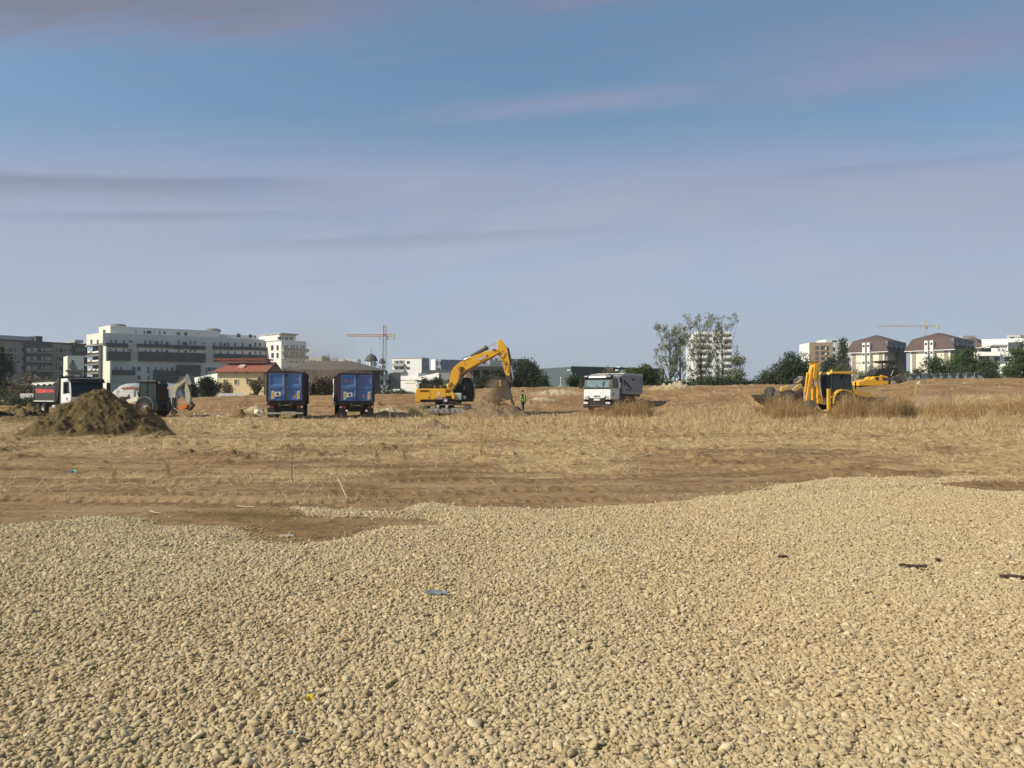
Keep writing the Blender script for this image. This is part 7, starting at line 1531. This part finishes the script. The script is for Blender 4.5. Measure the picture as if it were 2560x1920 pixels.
def litter():
    def slab(name, label, cat, px, py, w, dpt, t, rz, m, tilt=0.0, seed=1, lift=0.02, bend=0.0):
        d = EYE*FPX/(py-HOR); x = X_(px, d); n = 22; gg = random.Random(seed); top = []
        for i in range(n):
            a = 2*math.pi*i/n; k = 0.62+0.5*gg.random(); top.append((math.cos(a)*w/2*k, math.sin(a)*dpt/2*k, bend*math.cos(a)**2+gg.uniform(-.2, .2)*t))
        vs = top+[(a, b, c-t) for a, b, c in top]; fs = [tuple(range(n)), tuple(range(2*n-1, n-1, -1))]+[(i, n+i, n+(i+1) % n, (i+1) % n) for i in range(n)]
        o = MB().add(vs, fs).build(name, m); o.location = (x, d, gz(x, d)+lift); o.rotation_euler = (tilt, 0, rz); tag(o, label, cat)
    slab('slate_piece', 'flat grey-blue piece of slate lying on the gravel in the middle', 'debris', 1092, 1508, 0.20, 0.075, 0.012, -0.2, mat('blue_slate', (0.19, 0.20, 0.22), 0.6, var=0.4, scale=14), 0.12, 3, 0.035, 0.012)
    slab('wood_piece', 'dark brown long piece of bark on the right part of the gravel', 'debris', 2280, 1437, 0.25, 0.06, 0.02, -0.25, mat('dark_bark', (0.075, 0.05, 0.033), 0.95, var=0.4, scale=30), 0.1, 5, 0.04, 0.01)
    slab('wood_piece', 'dark brown bark piece on the gravel at the right edge', 'debris', 2526, 1462, 0.20, 0.06, 0.02, -0.2, mat('dark_bark', (0.06, 0.042, 0.03)), 0.12, 6, 0.04)
    slab('wood_piece', 'small dark twiggy lump on the gravel left of the long bark piece', 'debris', 1955, 1411, 0.09, 0.04, 0.02, 0.1, mat('dark_bark', (0.06, 0.042, 0.03)), 0.1, 7, 0.035)
    slab('wood_piece', 'tiny dark chip on the gravel above the long bark piece', 'debris', 2340, 1412, 0.06, 0.035, 0.02, 0.1, mat('dark_bark', (0.06, 0.042, 0.03)), 0.1, 9, 0.035)
    slab('plastic_scrap', 'bright yellow folded plastic scrap between the pebbles', 'litter', 774, 1799, 0.055, 0.04, 0.004, 0.5, mat('yellow_plastic', (0.55, 0.42, 0.01), 0.4), 0.7, 8, 0.07, 0.02)
    slab('plastic_scrap', 'mint green plastic scrap on the bare soil at the left', 'litter', 185, 1181, 0.13, 0.14, 0.02, 0.5, mat('mint_plastic', (0.16, 0.42, 0.34), 0.5), 0.8, 12, 0.07, 0.04)
    slab('plastic_scrap', 'grey plastic scrap among the pebbles at the bottom edge', 'litter', 729, 1884, 0.035, 0.02, 0.005, 0.0, mat('grey_plastic', (0.12, 0.12, 0.13), 0.5), 0.3, 10, 0.06)
    slab('flat_stone', 'flat pale grey stone in the soil hollow at the gravel edge', 'stone', 719, 1340, 0.22, 0.12, 0.02, 0.1, mat('grey_flat_stone', (0.38, 0.32, 0.24)), 0.05, 14, 0.015)
    PS = mat('pale_stalk', (0.52, 0.42, 0.26)); DS = mat('dry_twig', (0.24, 0.165, 0.09))
    def stick(name, label, cat, pts, rad, m, dd):
        P_ = []
        for (px, py), d in zip(pts, dd): P_.append(at(px, py, d))
        o0 = P_[0]; q = [(p-o0) for p in P_]; o = MB().tube(q, rad, 6).build(name, m, smooth=True); o.location = o0; tag(o, label, cat)
    def on(px, py): return EYE*FPX/(py-HOR)
    # dried sapling with one side shoot
    d0 = on(732, 1203); b = at(732, 1203, d0); b.z = gz(b.x, b.y); r = empty('sapling', b, 0, 'thin leafless forked sapling standing alone on the bare soil', 'plant')
    f_ = lambda px, py: (at(px, py, d0)-b)[:]
    MB().tube([(0, 0, -0.05), f_(730, 1180), f_(731, 1140), f_(736, 1105), f_(743, 1070)], [0.012, 0.011, 0.009, 0.006, 0.003], 6).build('stem', DS, r)
    MB().tube([f_(731, 1132), f_(725, 1115), f_(723, 1104)], [0.007, 0.005, 0.002], 5).build('side_shoot', DS, r)
    d1 = on(870, 1253); stick('stick', 'pale peeled stick leaning on the soil right of the sapling', 'stick', [(871, 1253), (868, 1243), (858, 1222), (844, 1193)], [0.013, 0.012, 0.011, 0.008], PS, [d1, d1+0.02, d1+0.1, d1+0.25])
    for nm, lab, pts in (('long thin dry stalk lying on the soil above the right gravel edge', 'x', [(1560, 1223), (1600, 1215), (1650, 1211), (1700, 1207)]), ('long pale reed lying in the straw right of centre', 'x', [(1310, 1195), (1350, 1199), (1400, 1201)]), ('long pale stalk lying across the field at the far right', 'x', [(1900, 1093), (1940, 1096), (1985, 1100)]), ('short pale stalk lying on the soil at the left gravel edge', 'x', [(593, 1266), (615, 1268), (637, 1269)]), ('pale stalk lying on the soil near the lower left gravel bank', 'x', [(376, 1282), (390, 1286), (404, 1287)])):
        dd = [on(*p) for p in pts]; P_ = [at(p[0], p[1], d) for p, d in zip(pts, dd)]
        for p in P_: p.z = gz(p.x, p.y)+0.02
        o0 = P_[0].copy(); o = MB().tube([p-o0 for p in P_], [0.007]*len(P_), 5).build('stalk', PS); o.location = o0; tag(o, nm, 'stick')
    d2 = on(1640, 1082); stick('stalk', 'dark leaning stalk standing in the straw right of the white truck', 'stick', [(1640, 1083), (1634, 1068), (1622, 1053)], [0.02, 0.016, 0.01], DS, [d2, d2, d2])
    d2 = 12.9; stick('stalk', 'pale curled stalk poking from the gravel edge at the right', 'stick', [(2355, 1226), (2352, 1215), (2347, 1207)], [0.010, 0.009, 0.006], PS, [on(2355, 1228)]*3)
    # standing dry weeds with several stems, single plants of the near field
    k = 0
    for px, py, h, sp, nn, lab in ((945, 1155, 0.75, 0.5, 16, 'fan of pale dry stalks leaning left in the middle field'), (1010, 1150, 0.7, 0.5, 13, 'second fan of pale dry stalks right of the left leaning fan'), (1205, 1148, 1.05, 0.35, 15, 'tall branched dry weed standing right of the two stalk fans'), (290, 1205, 0.6, 0.4, 12, 'tuft of dry stalks on the bare soil at the left'), (425, 1190, 0.55, 0.5, 12, 'leaning dry stalk tuft left of the sapling'), (975, 1058, 1.05, 0.08, 3, 'single tall straw standing between the trucks and the excavator'), (1390, 1048, 0.7, 0.3, 8, 'thin reddish weed left of the white truck'), (2290, 985, 1.8, 0.5, 9, 'tall pale thistle standing in front of the roller drum')):
        d = on(px, py) if py > 1000 else 64.0; x = X_(px, d); r = MB(); gg = random.Random(px)
        for i in range(nn):
            a = gg.uniform(0, 6.28); L = h*gg.uniform(0.6, 1.0); lx = (gg.uniform(-1, 0.3) if 'left' in lab else gg.uniform(-1, 1))*sp*L; ly = gg.uniform(-.5, .5)*sp*L
            p0 = (gg.uniform(-.08, .08), gg.uniform(-.08, .08), -0.05); p1 = (lx*0.4, ly*0.4, L*0.6); p2 = (lx, ly, L*math.sqrt(max(0.1, 1-(lx/L)**2)))
            r.tube([p0, p1, p2], [0.008*d/20, 0.006*d/20, 0.003*d/20], 4)
            if 'weed' in lab or 'thistle' in lab:
                for b_ in range(3): t = gg.uniform(.4, .9); q = Vector(p0).lerp(Vector(p2), t); r.tube([q, q+Vector((gg.uniform(-.2, .2), gg.uniform(-.1, .1), gg.uniform(.05, .2)))*h], 0.004*d/20, 3)
        o = r.build('dry_weed', mat('weed_straw', (0.50, 0.37, 0.18)) if 'reddish' not in lab else mat('weed_red', (0.26, 0.15, 0.08))); o.location = (x, d, gz(x, d)); tag(o, lab, 'weed')
    # birds
    for px, py, d, lab in ((1802, 235, 60, 'small dark bird high in the sky right of centre'), (2303, 506, 90, 'tiny dark bird lower in the sky at the right'), (1436, 819, 160, 'faint distant bird above the warehouse, left of a pair'), (1444, 821, 160, 'faint distant bird above the warehouse, right of a pair')):
        p = at(px, py, d); s = 4.5*d/FPX*0.8; m = MB(); m.add([(-s, 0, s*.25), (-s*.4, -s*.12, s*.12), (0, 0, 0), (-s*.4, s*.15, s*.12), (s, 0, s*.3), (s*.4, -s*.12, s*.12), (s*.4, s*.15, s*.12), (0, 0, -s*.12), (0, s*.5, 0), (0, -s*.45, 0)], [(0, 1, 2, 3), (4, 6, 2, 5), (1, 9, 7, 2), (5, 2, 7, 9), (3, 2, 7, 8), (6, 8, 7, 2)])
        o = m.build('bird', mat('bird_dark', (0.06, 0.06, 0.07))); o.location = p; o.rotation_euler = (0, 0.3, 0.4); tag(o, lab, 'bird')
litter()

def weeds():
    def patch(name, n, px0, px1, d0, d1, h0, h1, m, clump=0.5, seed=5):
        g_ = np.random.default_rng(seed); d = g_.uniform(d0, d1, n*3); px = g_.uniform(px0, px1, n*3); X = (px-1280)/FPX*d
        c = fbm(X*0.9, d*0.9, seed+3, 4); k = g_.random(n*3) < sm((c-clump+0.08)/0.14); X, d, px, c = X[k][:n], d[k][:n], px[k][:n], c[k][:n]; nn = len(X)
        edge = np.clip(np.minimum(px-px0, px1-px)/((px1-px0)*0.18), 0.25, 1)
        H = g_.uniform(h0, h1, nn)*edge*(0.6+0.9*sm((c-0.42)/0.25)); lean = g_.normal(1.35, 0.25, nn); az = g_.uniform(0, 6.28, nn)
        z0 = ground_z(X, d); vs = []; 
        W_ = g_.uniform(0.008, 0.016, nn)
        o = tag(blades(name, X, d, H, W_, lean, 0.0, m, z0=z0, az=az), kind='stuff')
        # side twigs
        t = g_.uniform(0.35, 0.95, nn*3); i = g_.integers(0, nn, nn*3)
        bx = X[i]+np.cos(az[i])*np.cos(lean[i])*H[i]*t; by = d[i]+np.sin(az[i])*np.cos(lean[i])*H[i]*t; bz = z0[i]+np.sin(lean[i])*H[i]*t
        tag(blades(name+'_twigs', bx, by, g_.uniform(0.06, 0.22, nn*3), g_.uniform(0.008, 0.018, nn*3), g_.normal(0.6, 0.5, nn*3), 0.0, m, z0=bz), kind='stuff')
    patch('dry_weeds', 500, 1430, 1540, 56.5, 59.8, 0.25, 0.75, WEED, 0.47, 5)
    patch('dry_weeds', 2400, 1515, 1660, 55.5, 59.8, 0.5, 1.35, WEED, 0.46, 15)
    patch('dry_weeds', 4200, 2068, 2300, 48.5, 53.8, 0.5, 1.5, WEED, 0.45, 6)
    patch('dry_weeds', 3400, 1890, 2052, 50.0, 56.5, 0.5, 1.25, WEED, 0.45, 7)
    patch('dry_weeds', 3000, 2280, 2620, 46, 54, 0.3, 0.8, WEED, 0.46, 8)
    patch('dry_weeds', 2500, 1640, 1920, 50, 60, 0.25, 0.7, STRAW, 0.47, 9)
    patch('dry_weeds', 700, 1020, 1075, 58, 60.5, 0.3, 0.8, STRAW, 0.40, 10)
    patch('dry_weeds', 260, 2250, 2290, 47, 49, 0.4, 0.9, blade_mat('dark_weed', [(0, (0.05, 0.04, 0.02)), (1, (0.16, 0.12, 0.06))]), 0.40, 12)
weeds()

def person():
    D = 64.0; x = X_(1308, D); z = gz(x, D)-0.04; r = empty('person', (x, D, z), R(62), 'person in a green high visibility vest looking down at something held in both hands', 'person'); r.scale = (1.2, 1.12, 1.03)
    # local +y is where the person faces (towards the photo's left)
    def skin(name, pts, edges, m, root=0, sub=2):
        me = bpy.data.meshes.new(name); me.from_pydata([p[:3] for p in pts], edges, []); o = bpy.data.objects.new(name, me); COL.objects.link(o); o.parent = r
        sk = o.modifiers.new('skin', 'SKIN'); 
        for i, p in enumerate(pts): me.skin_vertices[0].data[i].radius = (p[3], p[4] if len(p) > 4 else p[3])
        me.skin_vertices[0].data[root].use_root = True; me.materials.append(m)
        sb = o.modifiers.new('sub', 'SUBSURF'); sb.levels = sb.render_levels = sub; return o
    # the skin modifier needs its data layer: made through bmesh
    def skin2(name, pts, edges, m, root=0):
        me = bpy.data.meshes.new(name); bm = bmesh.new(); L = bm.verts.layers.skin.verify(); vs = []
        for i, p in enumerate(pts):
            v = bm.verts.new(p[:3]); v[L].radius = (p[3], p[4] if len(p) > 4 else p[3]); v[L].use_root = (i == root); vs.append(v)
        for a, b in edges: bm.edges.new((vs[a], vs[b]))
        bm.to_mesh(me); bm.free(); o = bpy.data.objects.new(name, me); COL.objects.link(o); o.parent = r; me.materials.append(m)
        s_ = o.modifiers.new('skin', 'SKIN'); s_.use_smooth_shade = True; sb = o.modifiers.new('sub', 'SUBSURF'); sb.levels = sb.render_levels = 2; return o
    SK = mat('skin', (0.42, 0.24, 0.16), 0.6)
    P = [(0, 0, 0.95, .13, .11), (0, -0.02, 1.12, .14, .11), (0, -0.03, 1.32, .17, .12), (0, -0.01, 1.46, .09, .09), (0, 0.03, 1.54, .055, .055), (0, 0.07, 1.61, .07, .08), (0, 0.09, 1.69, .082, .10), (0, 0.08, 1.76, .06, .07)]
    E = [(0, 1), (1, 2), (2, 3), (3, 4), (4, 5), (5, 6), (6, 7)]
    for s in (-1, 1):
        k = len(P); P += [(s*0.19, -0.02, 1.42, .06), (s*0.25, -0.03, 1.16, .045), (s*0.14, 0.20, 1.10, .035), (s*0.07, 0.29, 1.13, .03, .02)]; E += [(3, k), (k, k+1), (k+1, k+2), (k+2, k+3)]
        k = len(P); P += [(s*0.10, 0.0, 0.86, .095), (s*0.11, 0.02+s*0.05, 0.48, .065), (s*0.12, -0.02+s*0.06, 0.10, .045), (s*0.12, 0.10+s*0.06, 0.04, .045, .035)]; E += [(0, k), (k, k+1), (k+1, k+2), (k+2, k+3)]
    skin2('body', P, E, SK)
    for s in (-1, 1):   # fingers closed around the thing held
        for q in range(4): skin2('finger', [(s*0.07, 0.29, 1.145-0.018*q, .010), (s*0.05, 0.335, 1.14-0.018*q, .009), (s*0.02, 0.345, 1.14-0.018*q, .008)], [(0, 1), (1, 2)], SK)
        skin2('thumb', [(s*0.07, 0.28, 1.15, .011), (s*0.045, 0.30, 1.175, .010), (s*0.02, 0.315, 1.178, .008)], [(0, 1), (1, 2)], SK)
    HAIR = mat('hair_dark', (0.03, 0.02, 0.015), 0.8); DK = mat('trousers_dark', (0.025, 0.03, 0.035), 0.9); GR = mat('tshirt_dark', (0.04, 0.05, 0.045), 0.9)
    m = MB(); vs = []; n = 16
    for i in range(7):
        a = R(90*i/6)
        for k in range(n): b = 2*math.pi*k/n; vs.append((math.cos(b)*0.095*math.cos(a), 0.065+math.sin(b)*0.115*math.cos(a), 1.70+0.035*(-math.sin(b))+math.sin(a)*0.11))
    m.add(vs, [(i*n+k, i*n+(k+1) % n, (i+1)*n+(k+1) % n, (i+1)*n+k) for i in range(6) for k in range(n)]); m.build('hair', HAIR, r, smooth=True)
    skin2('tshirt', [(0, -0.01, 1.02, .15, .125), (0, -0.03, 1.30, .185, .13), (0, -0.01, 1.44, .12, .10), (-0.19, -0.02, 1.42, .075), (-0.25, -0.03, 1.20, .06), (0.19, -0.02, 1.42, .075), (0.25, -0.03, 1.20, .06)], [(0, 1), (1, 2), (2, 3), (3, 4), (2, 5), (5, 6)], GR)
    skin2('vest', [(0, -0.01, 0.86, .19, .15), (0, -0.02, 1.1, .185, .145), (0, -0.03, 1.32, .20, .145), (0, -0.02, 1.42, .16, .12)], [(0, 1), (1, 2), (2, 3)], mat('vest_green', (0.09, 0.36, 0.12), 0.6))
    LM = mat('reflective_lime', (0.62, 0.80, 0.25), 0.4)
    for s in (-1, 1):
        for yy in (0.125, -0.18): MB().tube([(s*0.12, yy, 0.82), (s*0.13, yy*1.03, 1.1), (s*0.13, yy*0.95, 1.38), (s*0.11, -0.02, 1.50)], 0.028, 6).build('reflective_band', LM, r)
        MB().tube([(s*0.205, -0.09, 0.80), (s*0.20, -0.09, 1.3)], 0.02, 5).build('reflective_band', LM, r)
    tr = [(0, 0, 0.92, .15, .13)]; te = []
    for s in (-1, 1): k = len(tr); tr += [(s*0.10, 0.0, 0.84, .11), (s*0.11, 0.02+s*0.05, 0.48, .085), (s*0.12, -0.02+s*0.06, 0.12, .07)]; te += [(0, k), (k, k+1), (k+1, k+2)]
    skin2('trousers', tr, te, DK)
    for s in (-1, 1): MB().prism([(-0.10+s*0.06, 0.0), (0.18+s*0.06, 0.0), (0.17+s*0.06, 0.05), (0.05+s*0.06, 0.11), (-0.09+s*0.06, 0.11)], s*0.12-0.05, s*0.12+0.05, 'x').build('shoe', INK, r, bev=0.02)
    ph = empty('phone', (0, 0, 0), 0, 'small dark phone held in the hands of the person in the vest', 'phone'); ph.location = Vector((x, D, z))+Matrix.Rotation(R(62), 3, 'Z')@Vector((0, 0.375, 1.185)); ph.rotation_euler = (R(-40), 0, R(62))
    MB().box(-0.037, 0.037, -0.006, 0.006, -0.07, 0.07).build('case', INK, ph, bev=0.004); MB().box(-0.032, 0.032, -0.0085, -0.0065, -0.062, 0.062).build('screen', GLASS, ph)
    # face: eyes, nose, ears, mouth
    for s in (-1, 1):
        bm = MB().lathe((s*0.032, 0.168, 1.665), (0, 1, -0.3), [(0, 0.008), (0.009, 0.005), (0.011, 0)], 8); bm.build('eye', INK, r); MB().lathe((s*0.088, 0.07, 1.66), (s, 0, 0), [(0, 0.012), (0.018, 0.01), (0.026, 0)], 8).build('ear', SK, r)
    MB().add([(-0.012, 0.168, 1.615), (0.012, 0.168, 1.615), (0, 0.195, 1.612), (0, 0.172, 1.655)], [(0, 1, 2), (0, 2, 3), (1, 3, 2), (0, 3, 1)]).build('nose', SK, r)
    MB().box(-0.02, 0.02, 0.150, 0.162, 1.585, 1.592).build('mouth', mat('lip', (0.3, 0.12, 0.09)), r)
person()

# soil falling from the bucket: clods and dust
def falling():
    g_ = np.random.default_rng(4); n = 1500; D = 61.2; t = g_.random(n)
    px = 1247+g_.normal(0, 1, n)*(4+9*t)-6*t; py = 952+60*t; V = []; F_ = []; s = g_.uniform(0.012, 0.05, n)
    base = np.array([(1, 0, 0), (-1, 0, 0), (0, 1, 0), (0, -1, 0), (0, 0, 1), (0, 0, -1)], float); fc = np.array([(0, 2, 4), (2, 1, 4), (1, 3, 4), (3, 0, 4), (2, 0, 5), (1, 2, 5), (3, 1, 5), (0, 3, 5)])
    c = np.stack([(px-1280)/FPX*D, D+g_.normal(0, 0.35, n), EYE+(HOR-py)/FPX*D], 1)
    v = (base[None]*s[:, None, None]*g_.uniform(.6, 1.3, (n, 6, 1))+c[:, None]).reshape(-1, 3); f = (fc[None]+np.arange(n)[:, None, None]*6).reshape(-1, 3)
    tag(np_mesh('falling_soil', v, f, SOILM), kind='stuff')
falling()
def cloud(name, centre, rad, dens, col, scale=0.5, aniso=0.2):
    m = bpy.data.materials.new(name); m.use_nodes = True; n = m.node_tree; n.nodes.clear(); out = N(n, 'ShaderNodeOutputMaterial'); pv = N(n, 'ShaderNodeVolumePrincipled')
    pv.inputs['Color'].default_value = (*col, 1); pv.inputs['Anisotropy'].default_value = aniso
    tcx = N(n, 'ShaderNodeTexCoord'); ln = N(n, 'ShaderNodeVectorMath', operation='LENGTH'); n.links.new(tcx.outputs['Object'], ln.inputs[0])
    geo = N(n, 'ShaderNodeNewGeometry'); nz = N(n, 'ShaderNodeTexNoise'); nz.inputs['Scale'].default_value = scale; nz.inputs['Detail'].default_value = 4; n.links.new(geo.outputs['Position'], nz.inputs['Vector'])
    fall = N(n, 'ShaderNodeMapRange', interpolation_type='SMOOTHSTEP'); fall.inputs[1].default_value = 1.0; fall.inputs[2].default_value = 0.15; n.links.new(ln.outputs['Value'], fall.inputs[0])
    k = math_(n, 'MULTIPLY', fall.outputs[0], ramp(n, nz.outputs['Fac'], [(0.32, 0.15), (0.65, 1.0)]))
    n.links.new(math_(n, 'MULTIPLY', k, dens), pv.inputs['Density']); n.links.new(pv.outputs[0], out.inputs['Volume'])
    bm = bmesh.new(); bmesh.ops.create_icosphere(bm, subdivisions=3, radius=1); me = bpy.data.meshes.new(name); bm.to_mesh(me); bm.free(); me.materials.append(m)
    o = bpy.data.objects.new(name, me); COL.objects.link(o); o.location = centre; o.scale = rad; tag(o, kind='stuff'); return o
DU = (0.62, 0.50, 0.37)
c = at(1242, 976, 61.0); cloud('dust_cloud', c, (1.3, 0.9, 1.5), 1.6, DU, 1.6)
c = at(800, 930, 118); cloud('dust_cloud', (c.x, c.y, 3.0), (10, 9, 7.0), 0.20, (0.42, 0.32, 0.22), 0.25)
c = at(770, 905, 128); cloud('dust_cloud', (c.x+1, c.y, 8.5), (11, 7, 8), 0.07, DU, 0.2)
c = at(2330, 1005, 56); cloud('dust_cloud', (c.x, c.y, 1.4), (2.2, 1.5, 1.2), 0.45, DU, 0.9)
c = at(2170, 930, 105); cloud('dust_cloud', (c.x, c.y, 5.0), (7, 4, 4), 0.06, DU, 0.3)
# air
m = bpy.data.materials.new('air'); m.use_nodes = True; n = m.node_tree; n.nodes.clear(); out = N(n, 'ShaderNodeOutputMaterial'); pv = N(n, 'ShaderNodeVolumePrincipled')
pv.inputs['Color'].default_value = (0.80, 0.86, 0.95, 1); pv.inputs['Density'].default_value = 0.00018; pv.inputs['Anisotropy'].default_value = 0.3; n.links.new(pv.outputs[0], out.inputs['Volume'])
tag(MB().box(-4700, 4700, -4700, 4700, -4, 78).build('haze', m), kind='stuff')
